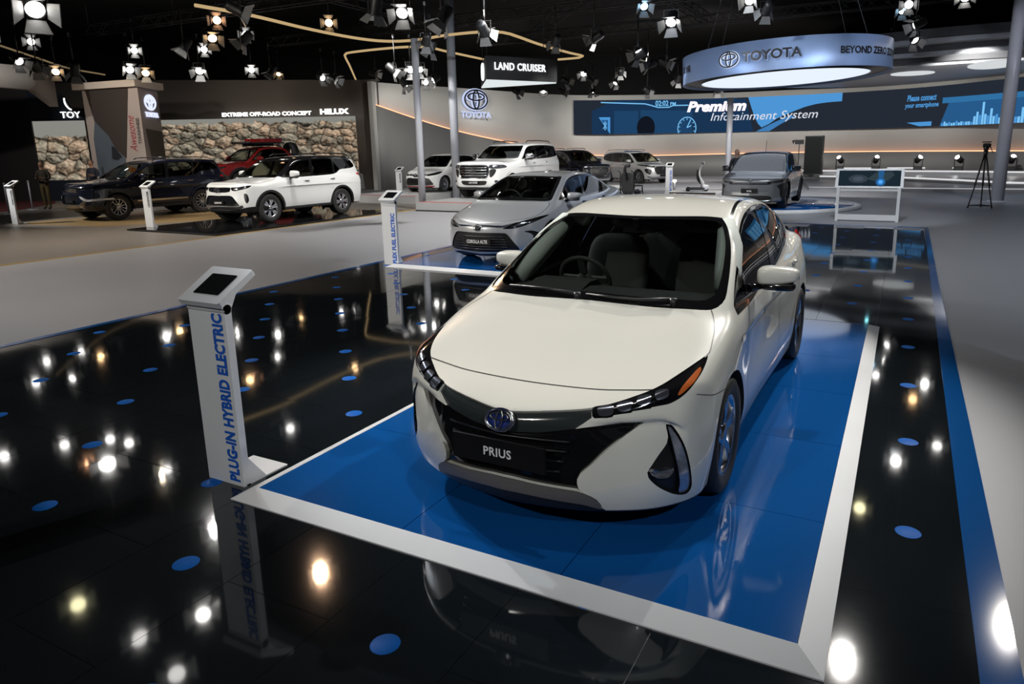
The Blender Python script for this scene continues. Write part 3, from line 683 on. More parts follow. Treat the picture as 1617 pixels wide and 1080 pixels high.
    if detail:
        ub, zd = u1 + .1, p['zbelt']
        MB().prism([(ub - .12, zd - .5), (ub - .05, zd - .04), (ub + .25, zd + .02), (ub + .45, zd - .03), (ub + .5, zd - .5)], 0, -v1 + .02, v1 - .02).build('dashboard', trimd, c.root)
        su = p.get('seats', (2.35, 3.3)); sm = p.get('seatmat', seatm)
        for v in (-.38, .38): seat(c, su[0], v, zd - .62, sm)
        for u in su[1:]: seat(c, u, 0, zd - .60, sm, .58, .55, 'rear_bench')
        MB().box((0, p['L'] * .52, zd - .68), (p['W'] - .35, p['L'] * .5, .04)).build('cabin_floor', trimd, c.root)
        s = MB(); s.tube([(.185 * math.cos(t), .185 * math.sin(t), 0) for t in np.linspace(0, 6.283, 25)[:-1]], .017, 6, True); s.cyl((0, 0, -.08), (0, 0, .01), .06, n=10).box((0, 0, 0), (.34, .05, .02))
        s.move(Matrix.Translation((-.38, ub + .60, zd - .02)) @ Matrix.Rotation(math.radians(-62), 4, 'X')); s.build('steering_wheel', trimd, c.root)
    return c
# ---------------------------------------------------------------- floors, walls, ceiling
def at(p, d=0): return Vector(p)
gfloor = mat('grey_hall_floor', (.34, .345, .37), .44, spec=.32, noise=(.7, .08, .06))
bfloor = mat('brown_grey_floor', (.20, .18, .165), .40, noise=(.5, .15, .08))
tilem = mat('black_gloss_tile', (.0085, .0115, .0145), .047, noise=(1.3, .2, .02))
dotm = mat('blue_dot_sticker', (.002, .105, .44), .5, spec=.05)
bluef = mat('blue_platform', (.0045, .080, .295), .07, noise=(.8, .08, .03))
bluet = mat('blue_border_tape', (.006, .085, .30), .07)
framew = mat('white_platform_frame', (.74, .75, .76), .38, noise=(2.5, .05, .06))
floor = tag(MB().box((-12, 28, -.1), (100, 90, .2)).build('floor', gfloor), kind='structure')
b = MB().prism([(-14.55, -6), (-14.25, 8), (-14.3, 17), (-14.6, 24), (-52, 28), (-60, -6)], 2, -.01, .003).build('floor_zone', bfloor, floor)
MB().prism([(-14.60, -6), (-14.32, 8), (-14.36, 17), (-14.66, 23), (-14.56, 23), (-14.26, 17), (-14.22, 8), (-14.50, -6)], 2, -.01, .006).build('yellow_floor_line', mat('yellow_tape', (.42, .26, .04), .5), floor)
MB().prism([(-23.2, 10.9), (-19.6, 11.4), (-18.2, 13.5), (-18.0, 19.0), (-23.0, 19.0)], 2, -.01, .005).build('ochre_floor_patch', mat('ochre_floor', (.30, .20, .09), .4, noise=(1.2, .3, .05)), floor)
MB().prism([(-27.5, 8), (-28.9, 13.9), (-31.4, 16.6), (-36, 19), (-48, 20), (-48, 8)], 2, -.01, .008).build('red_carpet', mat('red_carpet', (.10, .008, .012), .9, noise=(30, .3, .05)), floor)
tile_me = MB().prism([(-.3012, -.5985), (.3012, -.5985), (.3012, .5985), (-.3012, .5985)], 2, -.004, .004).build('floor_tile', tilem, floor)
dot0 = MB().lathe([(0, .0048), (.058, .0048), (.06, .004), (.06, .0)], 24); dot0 = dot0.build('floor_dot', dotm, tile_me)
rnd = random.Random(4); n = 0
for k in range(0, 14):
    for j in range(-3, 14):
        x = .158 - .6057 * k; y = 2.38 + .6 * (k % 2) + 1.2 * j + .01 * k
        if y > 17.6 or y < -1.2: continue
        if n == 0: t, d = tile_me, dot0
        else:
            t = tile_me.copy(); COL.objects.link(t); t.parent = floor; d = dot0.copy(); COL.objects.link(d); d.parent = t
        t.location = (x, y, .001); t.rotation_euler = (rnd.gauss(0, .0007), rnd.gauss(0, .0007), 0); n += 1
MB().prism([(.362, -2.5), (.39, 3.5), (.482, 18), (.56, 18), (.53, 11), (.532, 5), (.512, -2.5)], 2, -.004, .009).build('blue_floor_border', bluet, floor)
MB().prism([(-8.12, -2.5), (-8.12, 18), (-8.02, 18), (-8.02, -2.5)], 2, -.004, .009).build('blue_floor_border', bluet, floor)
MB().prism([(-8.02, 18), (.56, 18), (.56, 18.1), (-8.02, 18.1)], 2, -.004, .009).build('blue_floor_border', bluet, floor)
def platform(name, label, x0, x1, y0, y1, xs, ys, h=.05, fr=.105):
    """low platform of glossy blue tiles in a sloping white frame"""
    r = empty(name, ((x0 + x1) / 2, (y0 + y1) / 2, 0), 0, label, 'platform'); cx, cy = (x0 + x1) / 2, (y0 + y1) / 2
    for k, (a, b, c, d) in enumerate((((x0, y0), (x1, y0), (x1 - fr, y0 + fr), (x0 + fr, y0 + fr)), ((x1, y0), (x1, y1), (x1 - fr, y1 - fr), (x1 - fr, y0 + fr)), ((x1, y1), (x0, y1), (x0 + fr, y1 - fr), (x1 - fr, y1 - fr)), ((x0, y1), (x0, y0), (x0 + fr, y0 + fr), (x0 + fr, y1 - fr)))):
        e = .012; P = [(a[0] - cx, a[1] - cy, 0), (b[0] - cx, b[1] - cy, 0), (c[0] - cx, c[1] - cy, 0), (d[0] - cx, d[1] - cy, 0)]; Q = [(a[0] - cx, a[1] - cy, e), (b[0] - cx, b[1] - cy, e), (c[0] - cx, c[1] - cy, h + .002), (d[0] - cx, d[1] - cy, h + .002)]
        MB().add(P + Q, [(0, 3, 2, 1), (4, 5, 6, 7), (0, 1, 5, 4), (1, 2, 6, 5), (2, 3, 7, 6), (3, 0, 4, 7)]).build('platform_frame', framew, r)
    X = [x0 + fr] + xs + [x1 - fr]; Y = [y0 + fr] + ys + [y1 - fr]; g = .0022
    for a, b in zip(X, X[1:]):
        for c, d in zip(Y, Y[1:]):
            t = MB().prism([(a + g - cx, c + g - cy), (b - g - cx, c + g - cy), (b - g - cx, d - g - cy), (a + g - cx, d - g - cy)], 2, .002, h).build('platform_tile', bluef, r)
    return r
platform('car_platform', 'blue tiled platform with white sloping frame under the nearest white hatchback', -3.20, -.11, 2.345, 7.87, [-2.085, -1.21], [3.41, 4.41, 5.42, 6.40])
platform('car_platform', 'blue tiled platform with white sloping frame under the silver sedan', -7.62, -4.5, 8.98, 14.5, [-6.5, -5.62], [10.0, 11.0, 12.0, 13.0])
# black gloss platform under the white SUV
r = empty('suv_platform', (-16.1, 14.6, 0), 0, 'thin black gloss platform under the white sport utility vehicle', 'platform')
blk = mat('black_gloss_platform', (.010, .010, .011), .05)
for i, (a, b) in enumerate(((-1.66, -.55), (-.55, .55), (.55, 1.66))):
    for j in range(5): MB().box(((a + b) / 2, -2.9 + 1.3 * j, .025), (b - a - .006, 1.294, .05)).build('platform_panel', blk, r)
for c, d in (((0, -3.57, .02), (3.40, .04, .045)), ((0, 2.97, .02), (3.40, .04, .045)), ((-1.68, -.3, .02), (.04, 6.5, .045)), ((1.68, -.3, .02), (.04, 6.5, .045))): MB().box(c, d).build('platform_edge', blackp, r)
# round platform of the dark grey SUV
r = empty('round_platform', (-3.9, 23.1, 0), 0, 'round blue platform with white rim under the dark grey electric car', 'platform')
MB().lathe([(0, .10), (2.62, .10), (2.62, .02)], 72).build('platform_top', bluef, r)
MB().lathe([(2.62, .02), (2.62, .105), (2.70, .11), (2.78, .09), (2.80, .0), (2.62, 0)], 72).build('platform_rim', framew, r)
# plinth of the big white off-roader
plinth = mat('plinth_grey', (.42, .43, .44), .3)
r = empty('display_plinth', (-12.45, 23, 0), 0, 'grey display plinth with a red edge line under the large white off-roader', 'platform')
MB().box((.0, 0, .14), (3.15, 9.6, .28)).build('plinth_body', plinth, r); MB().box((0, -4.6, .283), (3.15, .12, .012)).build('red_edge_line', mat('red_tape', (.45, .03, .03), .4), r)
MB().box((0, -4.81, .02), (3.15, .03, .04)).build('skirting', blackp, r)
r = empty('display_plinth', (-17.6, 24, 0), 0, 'low grey plinth with a red edge line under the small white hatchback', 'platform')
MB().box((0, 0, .14), (3.2, 6.5, .28)).build('plinth_body', plinth, r); MB().box((0, -3.2, .283), (3.2, .10, .012)).build('red_edge_line', MATS['red_tape'], r)
z = empty('hazard_strip', (-15.05, 18.1, 0), 0, 'yellow and black hazard strip along the floor beside the plinth', 'floor strip')
for k in range(8): MB().prism([(-.75 + .19 * k, -.06), (-.75 + .19 * k + .15, -.06), (-.75 + .19 * k + .21, .06), (-.75 + .19 * k + .06, .06)], 2, .001, .014).build('stripe', mat('hazard_yellow', (.5, .36, .03), .5) if k % 2 else blackp, z)
# curved back wall: upper face, lower band, light strip
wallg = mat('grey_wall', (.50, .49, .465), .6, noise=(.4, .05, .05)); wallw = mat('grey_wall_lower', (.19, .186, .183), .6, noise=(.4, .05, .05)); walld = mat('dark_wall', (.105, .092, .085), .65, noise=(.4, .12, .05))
def strip_mesh(name, rows, m, parent=None, thick=None, kind=None):
    """band through rows of points [(bottom, top), ...], thickened backwards"""
    b = MB(); n = len(rows); B = [Vector(r[0]) for r in rows]; T = [Vector(r[1]) for r in rows]
    t = thick or .12; N = []
    for i in range(n):
        d = B[min(i + 1, n - 1)] - B[max(i - 1, 0)]; q = Vector((-d.y, d.x, 0)).normalized() * t; N.append(q)
    V = B + T + [p + q for p, q in zip(B, N)] + [p + q for p, q in zip(T, N)]; F = []
    for i in range(n - 1):
        for a, c, d, e in ((0, 0, 1, 1), (3, 3, 2, 2)): F.append((a * n + i, c * n + i + 1, d * n + i + 1, e * n + i))
        F.append((n + i, n + i + 1, 3 * n + i + 1, 3 * n + i)); F.append((i, 2 * n + i, 2 * n + i + 1, i + 1))
    F += [(0, n, 3 * n, 2 * n), (n - 1, 3 * n - 1, 4 * n - 1, 2 * n - 1)]
    o = b.add(V, F).build(name, m, parent); o.data.polygons.foreach_set('use_smooth', [abs(p.normal.z) < .5 for p in o.data.polygons])
    return tag(o, kind=kind)
wx = Spl([(0, -24.0), (.09, -23.3), (.18, -22.25), (.28, -21.1), (.38, -19.6), (.55, -12.6), (.75, -3.84), (.9, 1.6), (1.0, 6.5), (1.15, 14)])
wy = Spl([(0, 28.1), (.09, 31.0), (.18, 34.3), (.28, 38.9), (.38, 42.4), (.55, 46.6), (.75, 47.2), (.9, 45.4), (1.0, 41.5), (1.15, 35)])
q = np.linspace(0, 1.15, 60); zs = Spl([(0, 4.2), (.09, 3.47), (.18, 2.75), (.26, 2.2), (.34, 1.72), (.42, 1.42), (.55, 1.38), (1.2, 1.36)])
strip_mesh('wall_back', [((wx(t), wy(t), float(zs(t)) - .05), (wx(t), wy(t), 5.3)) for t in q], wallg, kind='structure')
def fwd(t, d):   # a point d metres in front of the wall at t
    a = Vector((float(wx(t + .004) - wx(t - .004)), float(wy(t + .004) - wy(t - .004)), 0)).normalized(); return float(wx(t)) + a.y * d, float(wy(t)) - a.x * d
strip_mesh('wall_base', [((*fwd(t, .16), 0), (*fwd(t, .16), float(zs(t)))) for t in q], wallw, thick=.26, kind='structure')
strip_mesh('trim_1', [((*fwd(t, .13), float(zs(t))), (*fwd(t, .13), float(zs(t)) + (.05 if t > .3 else .055))) for t in q], emit_mat('warm_light_strip', (1, .42, .22), 2.2), thick=.05, kind='structure')
MB().box((-23.9, 27.95, 2.65), (.25, .25, 5.3)).build('trim_2', wallg); tag(bpy.data.objects['trim_2'], kind='structure')
strip_mesh('wall_left', [((x, y, 0), (x, y, z)) for x, y, z in ((-60, 14, 5.9), (-50.8, 18.5, 5.8), (-34.6, 24.4, 5.7), (-24.6, 28.3, 5.45), (-23.9, 28.4, 5.45))], walld, kind='structure')
strip_mesh('wall_far', [((x, y, 0), (x, y, 10)) for x, y in ((-70, 10), (-40, 50), (-10, 60), (20, 58), (45, 30))], mat('black_hall_wall', (.012, .012, .013), .9), kind='structure')
tag(MB().box((-10, 25, 9.6), (110, 90, .2)).build('ceiling', mat('black_ceiling', (.035, .032, .03), .9)), kind='structure')
# ---------------------------------------------------------------- screens and backdrops
def nodes(m): return m.node_tree.nodes, m.node_tree.links
def rock_mat(name, sx, sy, off, sky):
    """photograph of boulders shown on a light wall: grain, cracks and a pale sky band"""
    m = bpy.data.materials.new(name); m.use_nodes = True; N, L = nodes(m); N.clear(); o = N.new('ShaderNodeOutputMaterial'); e = N.new('ShaderNodeEmission'); L.new(e.outputs[0], o.inputs[0]); e.inputs[1].default_value = 1.
    tc = N.new('ShaderNodeTexCoord'); mp = N.new('ShaderNodeMapping'); L.new(tc.outputs['Generated'], mp.inputs[0]); mp.inputs['Scale'].default_value = (sx, 1, sy); mp.inputs['Location'].default_value = (off, 0, off * .7)
    nz = N.new('ShaderNodeTexNoise'); nz.inputs['Scale'].default_value = 1.3; nz.inputs['Detail'].default_value = 7; L.new(mp.outputs[0], nz.inputs[0])
    ad = N.new('ShaderNodeMix'); ad.data_type = 'RGBA'; ad.blend_type = 'LINEAR_LIGHT'; ad.inputs[0].default_value = .35; L.new(mp.outputs[0], ad.inputs[6]); L.new(nz.outputs['Color'], ad.inputs[7])
    def mth(op, a, b_, c=None):
        n = N.new('ShaderNodeMath'); n.operation = op
        for i, x in enumerate((a, b_) if c is None else (a, b_, c)):
            if isinstance(x, (int, float)): n.inputs[i].default_value = x
            else: L.new(x, n.inputs[i])
        return n.outputs[0]
    def vor(scale, dz, feat='F1', sq=1.5):   # the same cells sampled a little higher tell which side of a boulder faces the sky
        m2 = N.new('ShaderNodeMapping'); m2.inputs['Location'].default_value = (dz * .6, 0, dz); m2.inputs['Scale'].default_value = (1, 1, sq); L.new(ad.outputs[2], m2.inputs[0])
        v = N.new('ShaderNodeTexVoronoi'); v.feature = feat; v.inputs['Scale'].default_value = scale; L.new(m2.outputs[0], v.inputs[0]); return v
    v, vu, w, wu = vor(.95, 0), vor(.95, .16), vor(2.6, 0), vor(2.6, .07); e1 = vor(.95, 0, 'DISTANCE_TO_EDGE')
    sh1 = mth('SUBTRACT', v.outputs['Distance'], vu.outputs['Distance']); sh2 = mth('SUBTRACT', w.outputs['Distance'], wu.outputs['Distance'])
    shade = mth('ADD', mth('MULTIPLY_ADD', sh1, -2.6, .62), mth('MULTIPLY', sh2, -1.5))
    r = N.new('ShaderNodeMapRange'); r.inputs[2].default_value = .10; r.inputs[3].default_value = .25; r.inputs[4].default_value = 1.; L.new(e1.outputs['Distance'], r.inputs[0])
    n2 = N.new('ShaderNodeTexNoise'); n2.inputs['Scale'].default_value = 6; n2.inputs['Detail'].default_value = 9; L.new(mp.outputs[0], n2.inputs[0]); r2 = N.new('ShaderNodeMapRange'); r2.inputs[1].default_value = .3; r2.inputs[2].default_value = .7; r2.inputs[3].default_value = .6; r2.inputs[4].default_value = 1.35; L.new(n2.outputs['Fac'], r2.inputs[0])
    mu = N.new('ShaderNodeMath'); mu.operation = 'MULTIPLY'; L.new(mth('MULTIPLY', mth('MAXIMUM', shade, .10), r.outputs[0]), mu.inputs[0]); L.new(r2.outputs[0], mu.inputs[1])
    cr = N.new('ShaderNodeValToRGB'); cr.color_ramp.elements[0].position = .1; cr.color_ramp.elements[0].color = (.17, .155, .12, 1); cr.color_ramp.elements[1].position = .9; cr.color_ramp.elements[1].color = (.60, .50, .36, 1)
    for p, c in ((.4, (.32, .28, .21, 1)), (.6, (.52, .36, .24, 1)), (.75, (.50, .43, .32, 1))): x = cr.color_ramp.elements.new(p); x.color = c
    sep = N.new('ShaderNodeSeparateColor'); L.new(v.outputs['Color'], sep.inputs[0]); L.new(mth('MULTIPLY_ADD', nz.outputs['Fac'], .6, mth('MULTIPLY', sep.outputs[0], .4)), cr.inputs[0])
    mc = N.new('ShaderNodeMix'); mc.data_type = 'RGBA'; mc.blend_type = 'MULTIPLY'; mc.inputs[0].default_value = 1; L.new(cr.outputs[0], mc.inputs[6]); L.new(mu.outputs[0], mc.inputs[7])
    sg = N.new('ShaderNodeSeparateXYZ'); L.new(tc.outputs['Generated'], sg.inputs[0]); na = N.new('ShaderNodeMath'); na.operation = 'MULTIPLY_ADD'; na.inputs[1].default_value = .22; L.new(nz.outputs['Fac'], na.inputs[0]); L.new(sg.outputs[2], na.inputs[2])
    st = N.new('ShaderNodeMapRange'); st.inputs[1].default_value = sky; st.inputs[2].default_value = sky + .02; L.new(na.outputs[0], st.inputs[0])
    ms = N.new('ShaderNodeMix'); ms.data_type = 'RGBA'; ms.inputs[7].default_value = (.24, .24, .215, 1); L.new(st.outputs[0], ms.inputs[0]); L.new(mc.outputs[2], ms.inputs[6]); L.new(ms.outputs[2], e.inputs[0]); return m
def panel_between(name, a, b, z0, z1, m, parent, off=.06, thick=.05):
    """upright flat panel from a to b, its own axes, off in front of that line"""
    a, b = Vector((*a, 0)), Vector((*b, 0)); X = (b - a).normalized(); n = Vector((X.y, -X.x, 0)); w = (b - a).length
    o = MB().box((w / 2, -thick / 2, (z1 - z0) / 2), (w, thick, z1 - z0)).build(name, m, parent); o.location = a + n * off + Vector((0, 0, z0)) - (parent.location if parent else Vector()); o.rotation_euler = (0, 0, math.atan2(X.y, X.x)); return o, X, n
A, B = (-34.82, 24.05), (-24.95, 27.95)
r = empty('rock_backdrop', (-30, 25, 0), 0, 'long backlit backdrop picture of brown boulders on the dark left wall', 'backdrop')
panel_between('boulder_picture', A, B, .6, 3.68, rock_mat('boulder_print', 15, 5.2, 0, 1.02), r, .20)
litw = emit_mat('lit_letter', (1, .98, .95), 2.6); X = (Vector(B) - Vector(A)).normalized().to_3d(); nrm = Vector((X.y, -X.x, 0))
on = lambda x, z: Vector(A).to_3d() + X * ((x - A[0]) / X.x) + nrm * .16 + Vector((0, 0, z)) - Vector(r.location)
text('EXTREME OFF-ROAD CONCEPT', 'lettering', litw, r, on(-31.5, 3.78), X, (0, 0, 1), 4.75, .20, .03, depth=.03); text('HILUX', 'lettering', litw, r, on(-26.65, 3.79), X, (0, 0, 1), 1.5, .27, .045, depth=.03)
# second piece of the picture in the dark portal, far left
r = empty('dark_portal', (-33, 17.9, 0), 0, 'dark blue portal panel with a lit sign and a narrow boulder picture, far left', 'stand')
P0, P1 = Vector((-36.5, 16.3, 0)), Vector((-31.5, 18.62, 0)); X = (P1 - P0).normalized(); nv = Vector((X.y, -X.x, 0)); pm = mat('portal_dark_blue', (.012, .018, .030), .4)
pw = lambda s, z, o=0.: P0 + X * s + nv * o + Vector((0, 0, z)) - Vector(r.location)
for poly, nm in (([(0, 0), (2.9, 0), (2.9, 5.0), (0, 5.2)], 'portal_panel'), ([(2.9, 3.42), (5.4, 3.42), (5.4, 3.5), (5.0, 3.62), (4.75, 3.85), (4.62, 4.2), (4.3, 4.55), (3.9, 4.7), (2.9, 4.95)], 'portal_arch'), ([(2.9, 0), (5.4, 0), (5.4, .9), (2.9, .9)], 'portal_base')):
    b = MB(); n = len(poly); b.add([pw(s, z, .12) for s, z in poly] + [pw(s, z, 0) for s, z in poly], [tuple(range(n)), tuple(range(n, 2 * n))[::-1]] + [(i, (i + 1) % n, n + (i + 1) % n, n + i) for i in range(n)]); b.build(nm, pm if nm != 'portal_panel' else mat('portal_black', (.02, .017, .017), .6), r)
t = MB().box((0, 0, 0), (2.3, .04, 2.55)).build('boulder_picture', rock_mat('boulder_print_b', 3.3, 4.0, 3.3, .84), r); t.location = pw(4.05, 2.15, .02); t.rotation_euler = (0, 0, math.atan2(X.y, X.x))
text('TOY', 'lettering', litw, r, pw(4.30, 3.53, .14), X, (0, 0, 1), .86, .26, .0, depth=.03)
MB().tube([pw(4.98 + .42 * math.cos(t), 4.25 + .42 * math.sin(t), .16) for t in np.linspace(2.9, 4.3, 12)], .03, 6).build('sign_arc', litw, r)
# long curved video screen
scr = empty('video_screen', (-4, 47, 0), 0, 'long curved blue video screen across the back wall showing an infotainment advert', 'screen')
sx = Spl([(0, -19.45), (.28, -12.5), (.6, -3.75), (.82, 1.55), (.96, 4.55), (1.1, 8.2)]); sy = Spl([(0, 42.2), (.28, 46.35), (.6, 46.95), (.82, 44.9), (.96, 41.9), (1.1, 38.2)]); Z0, Z1 = 2.80, 4.95
def son(q, t, d=0.):
    a = Vector((float(sx(q + .004) - sx(q - .004)), float(sy(q + .004) - sy(q - .004)), 0)).normalized(); return Vector((float(sx(q)) + a.y * (.10 + d), float(sy(q)) - a.x * (.10 + d), Z0 + (Z1 - Z0) * t)) - Vector(scr.location)
strip_mesh('screen_panel', [(son(a, 0), son(a, 1)) for a in np.linspace(0, 1.08, 50)], emit_mat('screen_dark', (.018, .024, .036), 1), scr, .1)
def lit(name, c, s=1.): return emit_mat(name, c, s)
def patch(name, poly, m, d=.02, seg=.02):
    """flat figure on the screen, cut into upright strips so that it follows the curve"""
    P = np.array(poly, float); q0, q1 = P[:, 0].min(), P[:, 0].max(); n = max(1, int((q1 - q0) / seg)); b = MB(); xs = np.linspace(q0, q1, n + 1)
    def span(x):
        x = min(max(x, q0 + 1e-6), q1 - 1e-6); h = []
        for (x0, y0), (x1, y1) in zip(P, np.roll(P, -1, 0)):
            if (x0 > x) != (x1 > x): h.append(y0 + (y1 - y0) * (x - x0) / (x1 - x0))
        return (min(h), max(h)) if h else (0, 0)
    V = []
    for x in xs: lo, hi = span(x); V += [son(x, lo, d), son(x, hi, d)]
    b.add(V, [(2 * i, 2 * i + 2, 2 * i + 3, 2 * i + 1) for i in range(n)]); return b.build(name, m, scr)
dk, md, br, cy = lit('screen_navy', (.010, .034, .085)), lit('screen_blue_mid', (.013, .055, .135)), lit('screen_blue', (.075, .30, .66)), lit('screen_cyan', (.20, .55, .92))
patch('screen_picture', [(.04, 0), (.37, 0), (.37, 1), (.09, 1), (.04, .68)], dk, .01); patch('screen_picture', [(.09, .0), (.145, .0), (.145, .68), (.09, .68)], md, .015); patch('screen_picture', [(.15, .0), (.27, .0), (.27, .66), (.15, .7)], md, .015); patch('screen_picture', [(.29, 0), (.41, 0), (.40, .95), (.29, .95)], dk, .015)
ln = lambda pts, w, nm, m, d=.03: MB().tube([son(a, b, d) for a, b in pts], w, 5).build(nm, m, scr)
ln([(.06, .93), (.12, .90), (.16, .88), (.175, .83), (.19, .77), (.215, .77), (.225, .82), (.26, .82)], .035, 'screen_line', cy)
bend = lambda p: son(p.x, p.y, .03)
for s, q0, q1, t0, t1, bold, sh, m in (('02:02', .184, .214, .81, .97, .02, 0, cy), ('PM', .218, .231, .82, .92, .02, 0, cy), ('Premium', .257, .392, .61, .93, .05, .25, lit('screen_white', (.95, .88, .98), 1.15)), ('Infotainment System', .312, .55, .27, .58, .0, .25, lit('screen_soft_white', (.72, .74, .82))),
        ('Please connect', .742, .806, .66, .82, .03, .1, br), ('your smartphone', .738, .812, .46, .62, .03, .1, br)): text(s, 'screen_lettering', m, scr, (q0, t0, 0), (1, 0, 0), (0, 1, 0), q1 - q0, t1 - t0, bold, sh, bend=bend)
ar = .0038 * 8.1   # one metre of height in q
ln([(.258 + .021 * math.cos(t), .14 + .33 * math.sin(t)) for t in np.linspace(-.45, math.pi + .45, 30)], .03, 'screen_gauge', cy)
for t in np.linspace(-.3, math.pi + .3, 9): ln([(.258 + .016 * math.cos(t), .14 + .25 * math.sin(t)), (.258 + .019 * math.cos(t), .14 + .30 * math.sin(t))], .025, 'screen_tick', cy)
ln([(.258, .16), (.266, .38)], .03, 'screen_needle', cy); ln([(.258, .16), (.268, .22)], .03, 'screen_needle', cy)
patch('screen_dial', [(.163 + .021 * math.cos(t), .18 + .34 * math.sin(t)) for t in np.linspace(0, 6.283, 25)[:-1] if .18 + .34 * math.sin(t) > 0] + [], lit('screen_black', (.006, .008, .014)), .025, .0014)
patch('screen_tile', [(.057, 0), (.081, 0), (.081, .5), (.055, .5)], br, .03); patch('screen_tile_inner', [(.062, .08), (.076, .08), (.076, .42), (.061, .42)], lit('screen_tile_dark', (.02, .10, .26)), .035)
ln([(.065, .16), (.073, .32), (.069, .38), (.069, .12), (.073, .18), (.065, .34)], .022, 'screen_symbol', cy, .045)
patch('screen_picture', [(.395, 1), (.60, 1), (.60, .77), (.57, .76), (.545, .73), (.52, .66), (.49, .52), (.46, .36), (.445, .22), (.425, .1), (.41, .45)], br, .02, .008); patch('screen_picture', [(.415, .0), (.445, .0), (.47, .2), (.50, .40), (.49, .45), (.455, .25)], lit('screen_blue_soft', (.05, .20, .46)), .025, .006)
patch('screen_tile', [(.763, .86), (.792, .87), (.790, .96), (.764, .95)], br); patch('screen_tile', [(.747, .02), (.80, .02), (.80, .13), (.745, .12)], br)
patch('screen_graph', [(.818, .0), (1.06, .0), (1.06, .68), (.82, .70)], lit('screen_graph_blue', (.02, .10, .25)), .02); patch('screen_graph', [(.82, .56), (1.06, .56), (1.06, .68), (.82, .70)], lit('screen_graph_band', (.03, .16, .36)), .025)
rb = random.Random(8)
for k in range(46):
    a = .822 + k * .0052; h = .06 + .05 * rb.random()
    if 13 <= k <= 22: h = [.2, .3, .22, .52, .24, .2, .36, .18, .22, .14][k - 13]
    if k >= 26: h = min(.56, .12 + .07 * (k - 26)) + .02 * rb.random() if k > 28 else .14
    patch('graph_bar', [(a, 0), (a + .0043, 0), (a + .0043, h), (a, h)], cy if k % 3 else br, .03)
# lit emblem on the grey wall
sg = empty('wall_sign', (-21.9, 34.3, 4.4), 0, 'lit oval emblem with word below on the grey back wall beside a post', 'sign')
X = Vector((1.05, 3.3, 0)).normalized(); X = Vector((.42, .907, 0)); nn = Vector((X.y, -X.x, 0)); back = emit_mat('sign_halo', (.62, .70, 1), .9)
e = emblem('emblem_glow', back, sg, nn * .02 + Vector((0, 0, .28)), X, (0, 0, 1), 1.55, .085); emblem('emblem_ovals', glossb, sg, nn * .12 + Vector((0, 0, .28)), X, (0, 0, 1), 1.5, .045)
text('TOYOTA', 'lettering', back, sg, nn * .06 - X * 1.0 + Vector((0, 0, -.72)), X, (0, 0, 1), 2.0, .36, .03, depth=.04)
# ---------------------------------------------------------------- hanging signs, posts, ceiling canopy
postm = mat('post_grey', (.40, .42, .47), .38)
for x, y, h, lab in ((-15.55, 22.8, 7.6, 'tall grey round post in front of the large white off-roader'), (-14.3, 18.93, 5.4, 'grey post with lamps at its top, left of the small white hatchback'), (-8.2, 36.8, 4.3, 'slim grey post below the round hanging ring sign'), (2.73, 27.0, 7.6, 'grey post at the right edge beside the camera tripod')):
    r = empty('round_post', (x, y, 0), 0, lab, 'post'); rad = {22.8: .16, 18.93: .115, 36.8: .15, 27.0: .19}[y]
    MB().cyl((0, 0, .0), (0, 0, h), rad, n=28).build('post', postm, r); MB().lathe([(0, .03), (rad + .09, .03), (rad + .1, .0)], 28).build('foot_plate', postm, r)
# round ring sign
ring = empty('ring_sign', (-3.75, 24.1, 4.37), 0, 'round blue ring sign hanging over the dark grey electric car', 'sign'); RR = 3.14; ring.rotation_euler = (0, math.radians(-2.2), 0)
ringm = mat('brushed_blue_metal', (.30, .40, .60), .42, .35)
MB().lathe([(RR, -.42), (RR, .42), (RR - .06, .42), (RR - .06, -.42), (RR, -.42)], 96).build('ring_band', ringm, ring)
MB().lathe([(RR - .02, -.43), (RR - .02, -.36), (2.55, -.36), (2.55, -.41)], 96).build('ring_underside', blackp, ring)
MB().lathe([(0, -.40), (2.52, -.40), (2.56, -.34), (0, -.34)], 96).build('light_panel', emit_mat('ring_light_panel', (.78, .86, 1), 1.05), ring)
PH = math.atan2(-24.1, 3.75)
def onring(p, d=.02): a = PH + p.x; return Vector(((RR + d + p.z) * math.cos(a), (RR + d + p.z) * math.sin(a), p.y))
D = math.radians
text('TOYOTA', 'lettering', blackp, ring, (D(-20.5), -.13, 0), (1, 0, 0), (0, 1, 0), D(29), .27, .03, bend=lambda p: onring(p, .07)); text('TOYOTA', 'lettering_glow', emit_mat('ring_glow', (.45, .6, 1), .55), ring, (D(-20.2), -.165, 0), (1, 0, 0), (0, 1, 0), D(29), .27, .04, bend=lambda p: onring(p, .02))
emblem('emblem', blackp, ring, (D(-28), .0, .08), (1, 0, 0), (0, 6.6, 0), .19, .002, None).data.transform(Matrix.Identity(4)); eo = [o for o in ring.children if o.name.startswith('emblem')][0]; bpy.data.objects.remove(eo)
for nm, m, d, rr in (('emblem_glow', emit_mat('ring_emblem_glow', (.7, .8, 1), 1.0), .03, .028), ('emblem_ovals', blackp, .08, .018)):
    b = MB()
    for cx, cy, rx, ry in ((0, 0, .5, .5), (0, 0, .13, .47), (0, .15, .36, .19)): b.tube([onring(Vector((D(-28) + (cx + rx * math.cos(t)) * .19, (cy + ry * math.sin(t)) * .42, 0)), d) for t in np.linspace(0, 2 * math.pi, 37)[:-1]], rr, 6, True)
    b.build(nm, m, ring)
for a in (D(28), D(-109)): text('BEYOND ZERO ZONE', 'ring_wording', blackp, ring, (a, -.10, 0), (1, 0, 0), (0, 1, 0), D(49), .20, .03, bend=lambda p: onring(p, .015))
